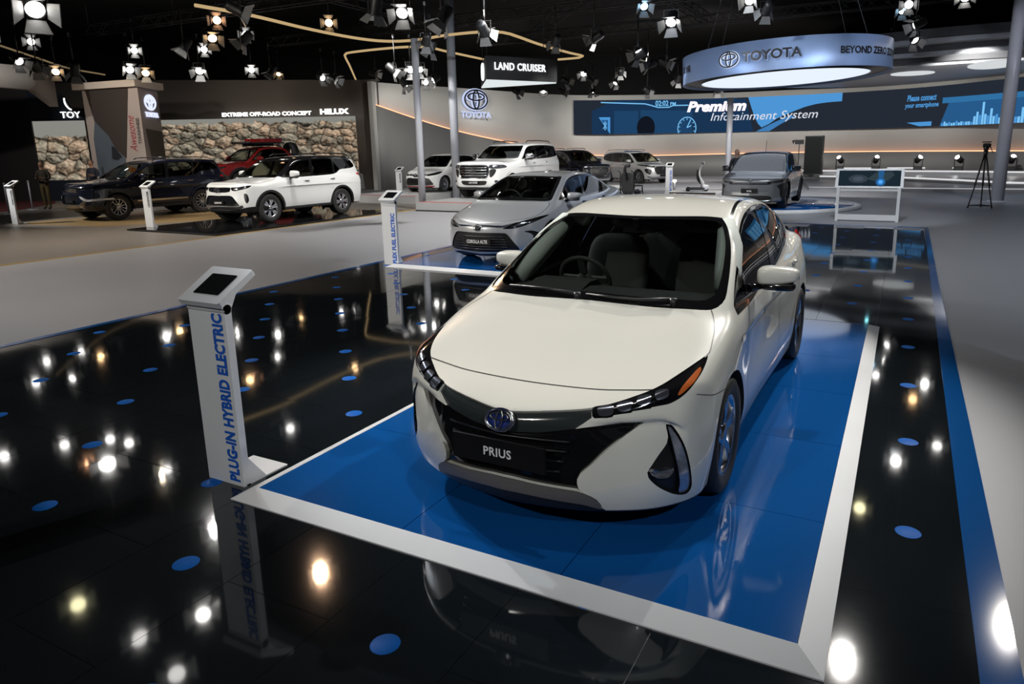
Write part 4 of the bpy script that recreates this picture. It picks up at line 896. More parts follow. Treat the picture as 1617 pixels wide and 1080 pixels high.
for k in range(4):
    a = PH + .8 + k * math.pi / 2; MB().tube([((RR - .05) * math.cos(a), (RR - .05) * math.sin(a), .4), (1.5 * math.cos(a), 1.5 * math.sin(a), 4.6)], .012, 5).build('hanging_cable', blackp, ring)
# three sided sign
A3, B3, C3 = Vector((.62, -1.35, 0)), Vector((2.06, 1.0, 0)), Vector((-1.06, 1.0, 0))
s = empty('hanging_box_sign', (-13.14, 21.69, 4.14), 0, 'black three-sided hanging box sign with white lit lettering', 'sign')
MB().prism([tuple(p[:2]) for p in (A3, B3, C3)], 2, .03, .78).build('sign_box', mat('sign_black', (.006, .006, .008), .5), s)
MB().prism([tuple((p * .985)[:2]) for p in (A3, B3, C3)], 2, -.01, .03).build('light_panel', emit_mat('sign_light_panel', (.88, .95, .96), .85), s)
X = (B3 - A3).normalized(); n = Vector((X.y, -X.x, 0))
text('LAND CRUISER', 'lettering', emit_mat('sign_letters', (.95, .98, 1), 1.3), s, A3 + n * .02 + X * .30 + Vector((0, 0, .345)), X, (0, 0, 1), 1.98, .24, .02, space=1.1, depth=.03)
X2 = (A3 - C3).normalized(); n2 = Vector((X2.y, -X2.x, 0)); emblem('emblem_ovals', MATS['sign_letters'], s, C3.lerp(A3, .55) + n2 * .03 + Vector((0, 0, .40)), X2, (0, 0, 1), .75, .04)
for p in (A3, B3, C3): MB().cyl(p * .8 + Vector((0, 0, .75)), p * .8 + Vector((0, 0, 4.6)), .012, n=6).build('hanging_cable', blackp, s)
# gold light tubes
goldm = emit_mat('gold_light_tube', (.85, .60, .30), .62)
for nm, P, lab, rad in (('light_tube', [(-16.4, 12.7, 5.6), (-16.3, 14.2, 5.6), (-16.6, 16.6, 5.6), (-16.65, 18.6, 5.6), (-16.4, 19.7, 5.6), (-15.87, 20.15, 5.6), (-15.07, 20.25, 5.6), (-13.9, 20.0, 5.6), (-12.5, 20.05, 5.6), (-11.95, 20.5, 5.6), (-11.95, 21.4, 5.6), (-12.15, 23.4, 5.6), (-12.2, 26.2, 5.6), (-12.15, 27.3, 5.6), (-12.5, 27.7, 5.6), (-13.5, 27.75, 5.6)], 'long curved gold light tube hanging from the left ceiling to past the black box sign', .045),
        ('light_tube', [(-26.2, 29.5, 5.6), (-21.9, 24.3, 5.6), (-19.85, 21.8, 5.6), (-19.4, 21.42, 5.6), (-18.8, 21.3, 5.6), (-17.5, 21.25, 5.6), (-16.4, 21.4, 5.6), (-15.9, 21.9, 5.6), (-15.96, 22.9, 5.6), (-16.06, 26.0, 5.6)], 'gold light tube with a sharp bend, behind the first post', .042),
        ('light_tube', [(-24.6, 12.17, 5.2), (-26.7, 14.31, 5.2), (-28.8, 16.5, 5.2), (-29.9, 18.5, 5.2)], 'dull gold light tube above the white fascia at the far left', .03)):
    o = MB().tube(smooth_loop(P, .3, False), rad, 8).build(nm, goldm if 'dull' not in lab else emit_mat('dull_gold_tube', (.5, .36, .2), .35)); tag(o, lab, 'light')
# oval canopy at the right
cp = empty('ceiling_canopy', (-1, 41.5, 5.2), 0, 'large pale stepped oval canopy with oval lights under the ceiling at the right', 'canopy')
cm = mat('canopy_grey', (.42, .44, .47), .5); cd = mat('canopy_dark', (.05, .052, .058), .6)
def oval(a, b, n=72): return [(a * math.cos(t), b * math.sin(t)) for t in np.linspace(0, 2 * math.pi, n + 1)[:-1]]
for k, (a, b, z0, z1, m) in enumerate(((10.4, 5.6, .0, .10, cm), (10.6, 6.2, .10, .30, cd), (11.0, 6.9, .30, .46, cm), (11.2, 7.2, .46, .68, cd), (11.6, 7.9, .68, .86, cm), (11.8, 8.2, .86, 1.2, cd))):
    o = MB().prism([(x + 3.4, y) for x, y in oval(a, b)], 2, z0, z1).build('canopy_step', m, cp)
em = emit_mat('oval_light', (.86, .90, .92), .75)
for x, y, a, b in ((.9, -2.3, .95, 1.1), (4.0, -4.3, .95, 1.8), (-4.6, -1.0, .45, .8), (7.5, -4.5, 1.0, 1.6)): MB().prism([(x + p, y + q) for p, q in oval(a, b, 36)], 2, -.03, .02).build('oval_light_panel', em, cp)
for x, y, a, b in ((-6.4, -1.2, .7, 1.5), (-2.3, -1.2, .75, 1.4)): MB().prism([(x + p, y + q) for p, q in oval(a, b, 36)], 2, -.025, .02).build('oval_panel', cm, cp)
for k in range(4): MB().cyl((3.4 + 7 * (k % 2) - 3.5, 3 * (k // 2) - 1.5, 1.1), (3.4 + 7 * (k % 2) - 3.5, 3 * (k // 2) - 1.5, 4.3), .03, n=6).build('canopy_hanger', blackp, cp)
# lighting trusses
trm = mat('truss_dark', (.06, .06, .062), .5, .5)
def truss(a, b, w=.4, label='dark lattice lighting truss under the ceiling'):
    a, b = Vector(a), Vector(b); r = empty('lighting_truss', a, 0, label, 'truss', 'lighting trusses under the ceiling'); d = (b - a); L = d.length; d.normalize(); s = Vector((-d.y, d.x, 0)); up = Vector((0, 0, 1))
    cs = [s * (w / 2) + up * (w / 2), s * (-w / 2) + up * (w / 2), s * (-w / 2) - up * (w / 2), s * (w / 2) - up * (w / 2)]; m = MB()
    for c in cs: m.cyl(c, c + d * L, .028, n=6)
    m.build('truss_chord', trm, r)['kind'] = 'stuff'; m = MB(); n = int(L / .5)
    for i in range(n):
        for j in range(4): c0, c1 = cs[j], cs[(j + 1) % 4]; p, q = (c0, c1) if i % 2 else (c1, c0); m.tube([p + d * (i * .5), q + d * ((i + 1) * .5)], .013, 4, caps=False)
    m.build('truss_lacing', trm, r)['kind'] = 'stuff'; m = MB()
    for k in range(int(L / 6) + 1): m.cyl(d * (k * 6) + up * .2, d * (k * 6) + up * (9.4 - a.z), .012, n=5)
    m.build('truss_chain', trm, r)['kind'] = 'stuff'
for a, b, l in (((-12.4, 29.0, 8.5), (-20.5, 38.5, 8.5), 'rising away behind the black box sign'), ((-34, 14.0, 7.55), (4, 14.0, 7.55), 'second of those running crosswise from the front'), ((-34, 20.6, 7.55), (6, 20.6, 7.55), 'third of those running crosswise from the front'), ((-30, 27.5, 7.55), (6, 27.5, 7.55), 'running crosswise just behind the ring sign'), ((-20, 33.0, 7.5), (4, 33.0, 7.5), 'farthest of those running crosswise, near the back wall'),
        ((-21, 8.0, 8.0), (-21, 30, 8.0), 'running lengthwise above the navy sport utility vehicle'), ((-9.3, 10.0, 8.0), (-9.3, 36, 8.0), 'running lengthwise between the box sign and the ring sign'), ((.4, 10.0, 8.0), (.4, 30, 8.0), 'running lengthwise right of the ring sign'), ((-14.8, 6.0, 8.0), (-14.8, 26, 8.0), 'running lengthwise above the tall first post'), ((-33, 9.0, 7.55), (-6, 9.0, 7.55), 'nearest of those running crosswise')): truss(a, b, label='dark lattice truss ' + l)
# stage lamps
lampb = mat('lamp_black', (.012, .012, .013), .45); flapm = mat('lamp_flap', (.22, .22, .22), .45, .3)
LE = {'b': emit_mat('lamp_white', (1, .97, .93), 10), 'f': emit_mat('lamp_bright', (1, .97, .92), 26), 'o': emit_mat('lamp_warm', (1, .62, .30), 14), 'O': emit_mat('lamp_warm_strong', (1, .50, .26), 20), 'ow': emit_mat('lamp_soft_warm', (1, .8, .55), 9), 'y': emit_mat('lamp_yellowish', (1, .93, .55), 14), 'blue': emit_mat('lamp_blue_white', (.45, .75, 1), 14), 'cyan': emit_mat('lamp_cyan', (.3, .9, 1), 8)}
_L = {}
def stage_lamp(loc, kind, size, aim, label, group):
    r = empty('stage_lamp', loc, 0, label, 'lamp', group); Q = (Vector(aim) - Vector(loc)).to_track_quat('-Z', 'Y'); k = kind
    if k not in _L:
        b = MB().lathe([(.0, .30), (.09, .30), (.115, .24), (.115, .0), (.13, -.02), (.13, -.05), (.108, -.05), (.108, -.01), (.0, -.005)], 18)
        l = MB().lathe([(0, -.028), (.06, -.026), (.104, -.012)], 18); fl = []
        for a in range(4):
            c, s_ = math.cos(a * math.pi / 2), math.sin(a * math.pi / 2); f = MB(); P = [(-.10, .125, -.05), (.10, .125, -.05), (.15, .245, -.20), (-.15, .245, -.20)]
            P = [(x * c - y * s_, x * s_ + y * c, z) for x, y, z in P]; f.add(P + [(x * .96, y * .96, z - .004) for x, y, z in P], [(0, 1, 2, 3), (7, 6, 5, 4), (0, 4, 5, 1), (2, 6, 7, 3), (1, 5, 6, 2), (3, 7, 4, 0)]); fl.append(f)
        _L[k] = [b.build('lamp_body', lampb), l.build('lamp_lens', LE[k])] + [f.build('barn_door', flapm) for f in fl]
        y = MB(); y.box((.15, 0, .1), (.012, .03, .26)).box((-.15, 0, .1), (.012, .03, .26)).box((0, 0, .23), (.31, .03, .012)).cyl((0, 0, .23), (0, 0, 1.0), .018, n=6).box((0, 0, 1.0), (.06, .06, .10)); _L[k].append(y.build('lamp_yoke', lampb))
        for o in _L[k]: COL.objects.unlink(o)
    for o in _L[k]:
        c = o.copy(); COL.objects.link(c); c.parent = r; c.scale = (size,) * 3
        if not c.name.startswith('lamp_yoke'): c.rotation_mode = 'QUATERNION'; c.rotation_quaternion = Q
        else: c.rotation_euler = (0, 0, math.atan2(aim[1] - loc[1], aim[0] - loc[0]) + math.pi / 2)
SEEN = [(-14.78, 8.0, 4.61, 'f', 1.3),(-14.84, 12.75, 5.31, 'b', 1),(-18.12, 14.48, 5.18, 'o', 1),(-17.33, 14.86, 5.06, 'ow', 1),(-20.71, 15.45, 5.19, 'b', 1),(-24.19, 15.86, 4.81, 'f', 1),(-24.68, 16.76, 4.81, 'o', 1),(-22.04, 16.95, 4.73, 'f', 1),(-20.45, 17.78, 4.74, 'f', 0.8),(-23.72, 13.73, 4.49, 'b', 1),(-22.06, 12.24, 4.3, 'o', 0.8),(-21.43, 11.41, 4.29, 'b', 0.9),(-20.72, 10.63, 4.33, 'b', 0.8),(-9.98, 12.84, 4.83, 'f', 1),(-11.2, 13.41, 5.03, 'b', 1),(-9.21, 13.19, 4.64, 'b', 1),(-10.03, 16.28, 4.9, 'b', 1),(-12.63, 17.26, 4.97, 'b', 0.9),(-13.73, 19.0, 5.01, 'b', 0.9),(-16.02, 20.03, 4.62, 'b', 1),(-16.2, 21.13, 4.77, 'f', 1),(-15.89, 21.28, 4.77, 'f', 0.9),(-21.51, 19.56, 4.85, 'b', 0.9),(-22.04, 20.45, 4.92, 'o', 0.7),(-20.52, 21.2, 4.74, 'b', 0.9),(-20.05, 21.42, 4.66, 'b', 0.9),(-19.38, 22.99, 4.97, 'ow', 0.8),(-18.27, 23.44, 4.47, 'b', 0.9),(-17.55, 23.84, 4.61, 'b', 0.9),(-17.26, 24.01, 4.68, 'b', 0.9),(-10.23, 20.85, 5.18, 'b', 0.9),(-9.15, 21.43, 5.28, 'b', 1),(-14.04, 31.59, 5.36, 'f', 0.9),(-7.11, 20.32, 5.88, 'blue', 0.9),(-6.38, 20.6, 5.43, 'f', 1.2),(-7.87, 21.96, 4.75, 'b', 1),(-8.59, 25.05, 4.8, 'b', 1),(-7.99, 25.38, 4.85, 'b', 1),(-10.58, 27.5, 4.86, 'b', 0.8),(-11.49, 29.28, 4.65, 'b', 0.8),(-12.4, 28.83, 4.72, 'b', 0.8),(-13.37, 28.33, 4.74, 'b', 0.9),(-16.25, 29.09, 4.48, 'b', 0.9),(-15.19, 29.64, 4.49, 'f', 0.7),(-14.35, 30.06, 4.44, 'b', 0.9),(-13.16, 30.67, 4.45, 'b', 0.9),(-11.26, 32.81, 4.49, 'b', 0.9),(-9.71, 32.55, 4.88, 'b', 0.9),(-8.83, 33.0, 4.86, 'b', 0.8),(-8.56, 34.3, 4.88, 'b', 0.8),(-7.97, 34.59, 4.85, 'b', 0.8),(-8.26, 34.35, 4.47, 'b', 0.9),(-3.76, 18.48, 5.37, 'f', 0.8),(-3.57, 19.71, 5.31, 'b', 0.9),(-0.56, 28.43, 6.38, 'blue', 0.9),(-0.1, 26.16, 5.55, 'b', 1),(-0.1, 26.9, 5.2, 'b', 1),(-0.98, 32.64, 5.67, 'cyan', 0.6)]
REFL = [(-10.7, 7.01, 6.3, 'f'),(-13.09, 6.15, 6.3, 'y'),(-11.15, 6.09, 6.3, 'b'),(-9.78, 5.83, 6.3, 'b'),(-9.57, 8.85, 6.3, 'o'),(-12.89, 8.97, 6.3, 'b'),(-16.81, 10.57, 6.3, 'b'),(-19.21, 9.95, 6.3, 'O'),(-21.18, 10.36, 6.3, 'b'),(-20.36, 11.19, 6.3, 'b'),(-19.57, 11.26, 6.3, 'b'),(-21.87, 9.14, 6.3, 'b'),(-28.1, 13.17, 6.3, 'b'),(-30.62, 14.87, 6.3, 'b'),(-30.73, 16.31, 6.3, 'b'),(-21.0, 17.04, 6.3, 'O'),(-22.59, 19.54, 6.3, 'b'),(-16.04, 14.04, 6.3, 'b'),(-18.25, 19.37, 6.3, 'o'),(-0.25, 10.75, 6.3, 'f'),(2.16, 12.85, 6.3, 'f'),(2.15, 12.37, 6.3, 'b'),(-0.31, 16.16, 6.3, 'y'),(0.39, 19.26, 6.3, 'f'),(1.39, 20.78, 6.3, 'b'),(-0.36, 26.81, 6.3, 'b'),(1.2, 26.45, 6.3, 'f'),(0.82, 24.62, 6.3, 'o'),(-29.82, 19.87, 6.3, 'f'),(-27.21, 21.27, 6.3, 'f')]
AIMS = [(-1.6, 5, .5), (-6, 11.5, .5), (-16, 15, .8), (-22, 14, .8), (-13, 22, .9), (-4, 22, .8), (-12, 35, .5)]
KINDW = {'b': 'barn-door stage lamp', 'f': 'bright barn-door stage lamp', 'o': 'warm orange stage lamp', 'O': 'strong orange stage lamp', 'ow': 'soft warm stage lamp', 'y': 'yellowish stage lamp', 'blue': 'bluish stage lamp', 'cyan': 'small cyan stage lamp'}
ra = random.Random(11)
ORD = ['first', 'second', 'third', 'fourth', 'fifth', 'sixth', 'seventh', 'eighth', 'ninth', 'tenth', 'eleventh', 'twelfth', 'thirteenth', 'fourteenth', 'fifteenth', 'sixteenth']
MARKS = [(-.98, 'above the white fascia'), (-.885, 'above the pale tower stand'), (-.77, 'above the boulder backdrop'), (-.62, 'around the slim post head'), (-.50, 'by the box sign'), (-.27, 'left of the ring sign'), (-.10, 'above or below the ring sign'), (.05, 'right of the ring sign')]
def bearing(l): return math.atan2(l[0], l[1])
spots = {}
for i, l in enumerate(SEEN): spots.setdefault((min(MARKS, key=lambda m: abs(m[0] - bearing(l)))[1], l[3]), []).append(i)
for (mk, k), idx in spots.items():
    idx.sort(key=lambda i: bearing(SEEN[i]))
    for n, i in enumerate(idx):
        x, y, z, k, s_ = SEEN[i]; t = min(AIMS, key=lambda a: math.hypot(a[0] - x, a[1] - y) + ra.random() * 5); fc = (Vector((0, 0, 1.8)) - Vector((x, y, z))).normalized()
        aim = Vector((x, y, z)) + (fc * .75 + Vector((0, 0, -.35)) + Vector((ra.uniform(-.3, .3), ra.uniform(-.3, .3), ra.uniform(-.2, .2)))) * 5 if k in ('f', 'o', 'blue', 'cyan') else Vector(t) + Vector((ra.uniform(-7, 7), ra.uniform(-5, 5), 0))
        stage_lamp((x, y, z), k, s_ * 1.15, aim, KINDW[k] + (' ' + mk if len(idx) == 1 else ', ' + ORD[n] + ' of ' + str(len(idx)) + ' from the left ' + mk), 'stage lamps under the black ceiling')
sides = {}
for i, l in enumerate(REFL): sides.setdefault(('left' if l[0] < -3 else 'right', l[3]), []).append(i)
for (sd, k), idx in sides.items():
    idx.sort(key=lambda i: math.hypot(REFL[i][0], REFL[i][1]))
    for n, i in enumerate(idx):
        x, y, z, k = REFL[i]; stage_lamp((x, y, z), k, 1.2, (x * .25 + ra.uniform(-1, 1), y * .25 + ra.uniform(-1, 1), 0), KINDW[k] + ' mirrored in the black floor ' + sd + ' of the front platform' + ('' if len(idx) == 1 else ', ' + ORD[n] + ' nearest'), 'lamps mirrored in the glossy floor')
for i, (x, z) in enumerate(((-32.3, 5.55), (-31.2, 5.5), (-30.1, 5.45), (-29.1, 5.42), (-28.85, 5.42))):
    r = empty('track_spot', (x, 24.9 + (x + 34) * .4, z), 0, 'tiny white track spot, ' + ORD[i] + ' from the left along the top of the dark left wall', 'lamp', 'track spots on the left wall'); MB().cyl((0, .5, .1), (0, 0, .02), .04, n=10).build('spot_body', lampb, r); MB().lathe([(0, -.045), (.06, -.03), (.07, .0), (.06, .03), (0, .045)], 12).build('spot_lens', LE['b'], r)
# ---------------------------------------------------------------- info stands
standw = mat('stand_white', (.72, .74, .77), .36, noise=(3, .03, .05)); tabm = mat('tablet_black', (.006, .007, .008), .1, coat=.5); blueink = mat('blue_ink', (.010, .11, .55), .4); blackink = mat('black_ink', (.02, .02, .022), .45)
def info_stand(x, y, rz, words, ink, label, top=1.0, z0=0., hgt=None, w=.30):
    r = empty('info_stand', (x, y, z0), rz, label, 'stand', 'white info stands beside the cars'); t = .045
    # one bent sheet: upright, rounded knee, sloping tray
    P = [(0, .0), (0, 1.045)] + [(.035 - .035 * math.cos(a), 1.045 + .035 * math.sin(a)) for a in np.linspace(.2, 1.1, 5)]
    a = math.radians(31); kx, kz = P[-1]; b = MB(); b.prism([(0, .0), (0, 1.05), (t, 1.05), (t, 0)], 0, -w / 2, w / 2); b.build('upright', standw, r)
    tr = MB(); tr.bevbox((0, 0, 0), (w + .035, .29, .035), .012); tr.move(Matrix.Translation((.0, .085, 1.16)) @ Matrix.Rotation(a, 4, 'X')); tr.build('tray', standw, r)
    kn = MB(); kn.tube([(-w / 2, .02, 1.055), (w / 2, .02, 1.055)], .028, 12); kn.prism([(.0, 1.05), (-.028, 1.085), (.0, 1.12), (.10, 1.155), (t, 1.05)], 0, -w / 2, w / 2); kn.build('knee', standw, r)
    tb = MB(); tb.bevbox((0, 0, .0185), (.205, .165, .006), .008); tb.move(Matrix.Translation((.005, .085, 1.16)) @ Matrix.Rotation(a, 4, 'X')); tb.build('tablet', tabm, r)
    MB().box((0, .17, .006), (w, .30, .012)).build('base_plate', standw, r)
    MB().prism([(t, .012), (t, .17), (.16, .012)], 0, w / 2 - .012, w / 2 - .002).build('gusset', standw, r)
    if words:
        o = text(words, 'stand_lettering', ink, r, (w / 2 - .025, -.002, .03), (0, 0, 1), (-1, 0, 0), hgt or 1.0, .088, .05, space=1.04)
    return r
info_stand(-3.40, 2.48, 0, 'PLUG-IN HYBRID ELECTRIC', blueink, 'white info stand with blue words, nearest stand, beside the nearest platform')
info_stand(-7.69, 9.22, 0, 'FLEX FUEL ELECTRIC', blueink, 'white info stand with blue words at the corner of the silver sedan platform', hgt=.85)
info_stand(-17.62, 11.52, 0, 'LEGENDER', blackink, 'white info stand with black word at the corner of the black gloss platform').children
info_stand(-19.5, 24.2, 0, 'GLANZA', blackink, 'white info stand against the dark wall, left of the small white hatchback', z0=0)
info_stand(-22.85, 10.9, 0, 'FORTUNER', blackink, 'white info stand at the far left in front of the dark portal')
info_stand(-9.1, 29.55, 0, 'BATTERY ELECTRIC', blueink, 'white info stand with blue words in front of the silver crossover', hgt=.9)
for o in list(bpy.data.objects):
    if o.name.startswith('stand_lettering') and o.data and len(o.data.vertices):
        if o.parent.get('label', '').find('black word') >= 0 or o.parent['label'].find('far left') >= 0 or o.parent['label'].find('dark wall') >= 0:
            o.data.transform(Matrix.Translation((0, 0, .56)) @ Matrix.Diagonal((1, 1, .42, 1)))
# ---------------------------------------------------------------- screen table
r = empty('screen_table', (-.79, 19.15, 0), 0, 'white frame table with a tilted landscape video screen on top', 'screen table'); wd = 1.46
for x in (-.69, .69): MB().box((x, .0, .42), (.07, .07, .84)).build('leg', standw, r); MB().box((x, .22, .05), (.07, .5, .07)).build('foot', standw, r)
MB().box((0, 0, .10), (1.31, .07, .14)).build('lower_rail', standw, r); MB().box((0, .03, .80), (1.31, .06, .10)).build('upper_rail', standw, r)
M = Matrix.Translation((0, .06, 1.06)) @ Matrix.Rotation(math.radians(-22), 4, 'X')
f = MB(); f.box((0, .02, 0), (1.54, .05, .50)); f.move(M).build('screen_frame', standw, r); p = MB().box((0, -.008, 0), (1.40, .012, .40)); p.move(M)
p = p.build('screen_panel', lit('table_screen_dark', (.012, .022, .032)), r)
def tb(poly, m, nm, d): b = MB(); n = len(poly); b.add([M @ Vector((x, -.016 - d, z)) for x, z in poly], [tuple(range(n))]); b.build(nm, m, p)
tb([(-.25 + .22 * math.cos(t), -.02 + .11 * math.sin(t)) for t in np.linspace(0, 6.28, 25)[:-1]], lit('table_grey', (.035, .05, .065)), 'screen_shape', .001); tb([(-.25 + .12 * math.cos(t), -.02 + .06 * math.sin(t)) for t in np.linspace(0, 6.28, 25)[:-1]], lit('table_grey_b', (.06, .08, .11)), 'screen_shape', .003); tb([(-.05, -.02), (.15, .15), (.5, .17), (.56, .08), (.42, -.06), (.2, -.10)], lit('table_grey_c', (.03, .05, .06)), 'screen_shape', .001)
for k, (a, c) in enumerate(((.11, (.02, .10, .26)), (.075, (.03, .20, .55)), (.045, (.10, .42, .95)))): tb([(.26 + a * math.cos(t), -.10 + a * 1.0 * math.sin(t)) for t in np.linspace(0, 6.28, 25)[:-1]], lit('table_blue%d' % k, c), 'screen_glow', .005 + .002 * k)
tb([(.19, .2), (.33, .2), (.31, -.02), (.21, -.02)], lit('table_blue0', (.02, .1, .26)), 'screen_glow', .004)
# ---------------------------------------------------------------- stage with steps and floor lights
st = empty('stage', (3, 38, 0), 0, 'low grey stepped stage with white light lines along the back wall', 'stage'); stm = mat('stage_grey', (.24, .25, .265), .35); stw = emit_mat('stage_light_line', (.95, .95, .97), .75)
def arc_pts(R, a0, a1, n=40): return [(R * math.cos(a) + 1.0, R * math.sin(a) + 62 - 38) for a in np.linspace(math.radians(a0), math.radians(a1), n)]
def stepline(P, z, m, nm, r_=.035): MB().tube([(x, y, z) for x, y in P], r_, 6).build(nm, m, st)
L1 = [(-6.6, -6.4), (-3, -6.45), (0, -6.4), (2, -6.3), (7.9, -6.2)]; L2 = [(-6.9, .5), (-3.4, -.4), (-1, -3.0), (.6, -5.2), (3.0, -5.6), (8, -5.7)]; L3 = [(-8.5, 3.6), (-4, 3.0), (-1.0, 2.4), (2.2, 1.2), (6.6, -1.0)]
BK = [(-9, 8.5), (-6.8, 8.7), (-2, 6.6), (1.5, 4.0), (5, 1.0), (8, -1.8)]
for P, z, t in ((L1, .16, 14), (L2, .34, 13), (L3, .52, 11)):
    Q = list(P) + ([p for p in BK[::-1] if P is not L3 or p[0] < 7]); MB().prism(Q, 2, 0, z).build('stage_step', stm, st)
stepline([(a, b - .02) for a, b in L1], .15, emit_mat('stage_line_soft', (.8, .82, .85), .45), 'light_line', .02); stepline([(a, b - .02) for a, b in L2], .33, stw, 'light_line', .04); stepline([(a, b - .02) for a, b in L3], .51, stw, 'light_line', .04)
for a, b in ((-5.5, 6.3), (-3.0, 6.5), (0.2, 6.4), (3.3, 5.0)): MB().box((a, b, .56), (1.9, .05, .07)).build('light_line', stw, st)
for i, (x, y, tx, z) in enumerate(((-3.35, 43.2, -.5, .52), (-1.5, 43.0, .3, .52), (.55, 42.6, .6, .52), (2.4, 42.0, -.8, .52), (4.6, 41.3, .2, .52))):
    r = empty('floor_spot', (x, y, z), 0, ('first', 'second', 'third', 'fourth', 'fifth')[i] + ' from the left of the black moving-head floor lights on the stage', 'lamp', 'moving-head lights on the stage')
    MB().bevbox((0, 0, .10), (.42, .42, .20), .05).build('lamp_base', lampb, r); MB().box((.2, 0, .38), (.05, .16, .4)).box((-.2, 0, .38), (.05, .16, .4)).build('lamp_yoke', lampb, r)
    b = MB().lathe([(0, -.22), (.13, -.20), (.15, .0), (.145, .2), (.11, .2), (.11, .19), (0, .19)], 20); M = Matrix.Translation((0, 0, .55)) @ Matrix.Rotation(tx, 4, 'Y') @ Matrix.Rotation(.7, 4, 'X'); b.move(M).build('lamp_head', lampb, r)
    l = MB().lathe([(0, .215), (.08, .21), (.115, .195)], 20); l.move(M).build('lamp_lens', LE['f'], r)
MB().box((-15.55 + .16, 22.62, 7.0), (.1, .25, .1)).cyl((-15.4, 22.5, 7.0), (-15.4, 22.42, 6.97), .06, n=10).build('security_camera', blackp); tag(bpy.data.objects['security_camera'], 'small dark security camera near the top of the tall first post', 'camera')
r = empty('loudspeaker', (-4.5, 40.85, .34), 0, 'tall black loudspeaker cabinet on the stage behind the dark grey electric car', 'loudspeaker'); spm = mat('speaker_black', (.015, .017, .019), .6)
MB().bevbox((0, 0, 1.02), (.92, .7, 2.04), .05).build('cabinet', spm, r); MB().box((0, -.36, 1.02), (.84, .02, 1.94)).build('grille', mat('speaker_grille', (.008, .009, .010), .8, spec=.2), r); MB().box((0, 0, .01), (.8, .6, .03)).build('foot', blackp, r)
r = empty('stand_light', (-5.0, 38.6, .34), 0, 'small black lamp on a thin stand left of the loudspeaker', 'lamp'); MB().cyl((0, 0, 0), (0, 0, 1.62), .02, n=8).build('pole', blackp, r); MB().lathe([(0, .03), (.22, .02), (.22, 0)], 16).build('base', blackp, r); MB().box((0, 0, 1.72), (.42, .16, .22)).prism([(-.3, 1.62), (-.2, 1.84), (-.36, 1.8)], 1, -.07, .07).build('lamp_head', lampb, r)
# ---------------------------------------------------------------- tripod
r = empty('camera_tripod', (2.02, 24.1, 0), 0, 'black camera tripod with video head standing left of the right-hand post', 'tripod')
for a, b in (((-.30, -.02), (-.02, 0)), ((.30, -.05), (.02, 0)), ((.06, .38), (0, .02))):
    l = MB().tube([(a[0], a[1], .02), (a[0] * .6, a[1] * .6, .62), (a[0] * .6, a[1] * .6, .66), (b[0], b[1], 1.55)], [.016, .018, .026, .022], 8); l.ball((a[0], a[1], .025), .028, 8).build('leg', blackp, r)
MB().tube([(-.30, -.02, .07), (.30, -.05, .07)], .012, 6).tube([(.30, -.05, .07), (.06, .38, .07)], .012, 6).tube([(-.30, -.02, .07), (.06, .38, .07)], .012, 6).build('spreader', blackp, r)
MB().cyl((0, 0, 1.5), (0, 0, 1.66), .05, .06, 12).ball((0, 0, 1.72), .075, 10).box((0, 0, 1.82), (.16, .13, .09)).box((0.0, 0, 1.9), (.22, .10, .03)).cyl((-.09, 0, 1.8), (.11, 0, 1.8), .055, n=10).build('pan_head', blackp, r); MB().tube([(.08, .02, 1.8), (.2, .3, 1.6)], .012, 6).build('pan_handle', blackp, r)
# ---------------------------------------------------------------- wheelchair, scooter, posts
r = empty('wheelchair', (-7.95, 21.4, 0), math.radians(165), 'black wheelchair with upright backrest behind the silver sedan', 'wheelchair'); wcm = mat('wheelchair_black', (.010, .011, .013), .55)
sball((0, .0, .80), (.25, .05, .32), .35).build('backrest', wcm, r); sball((0, -.24, .48), (.24, .25, .06), .35).build('seat', wcm, r)
for x in (-.31, .31):
    w = MB().lathe([(.29, -.02), (.305, 0), (.29, .02), (.275, 0), (.29, -.02)], 32, 0, (x, -.05, .30)); w.build('wheel', rubber, r); h = MB().lathe([(.26, -.006), (.266, 0), (.26, .006), (.254, 0), (.26, -.006)], 28, 0, (x * 1.1, -.05, .30))
    for k in range(8): a = k * math.pi / 4; h.tube([(x, -.05, .30), (x, -.05 + .28 * math.cos(a), .30 + .28 * math.sin(a))], .004, 4)
    h.build('hand_rim', alloy, r); MB().tube([(x * .85, .05, .45), (x * .85, .06, 1.12), (x * .85, .20, 1.18)], .018, 8).build('push_handle', blackp, r); MB().tube([(x * .9, .02, .70), (x * .9, -.40, .70), (x * .9, -.42, .45)], .022, 8).build('armrest', blackp, r)
    MB().lathe([(.09, -.02), (.10, 0), (.09, .02), (.02, .02), (.02, -.02), (.09, -.02)], 18, 0, (x * .8, -.55, .10)).build('caster', rubber, r); MB().tube([(x * .8, -.5, .45), (x * .8, -.55, .11)], .014, 6).build('caster_fork', blackp, r)
MB().tube([(.0, .08, .9), (.06, .10, 1.2), (.0, .14, 1.32), (-.16, .14, 1.34)], .05, 8).build('drive_unit', wcm, r)
r = empty('scooter', (-7.6, 28.9, .08), math.radians(-60), 'black and white stand-up scooter on a low display deck', 'scooter'); sw = mat('scooter_white', (.75, .76, .77), .3)
stem = smooth_loop([(0, .22, .10), (0, .12, .35), (0, .0, .62), (0, .0, .85), (0, .08, 1.05), (0, .10, 1.12)], .05, False); MB().tube(stem, list(np.interp(np.linspace(0, 1, len(stem)), [0, .3, .55, .8, 1], [.06, .085, .055, .04, .035])), 12).build('stem', sw, r)
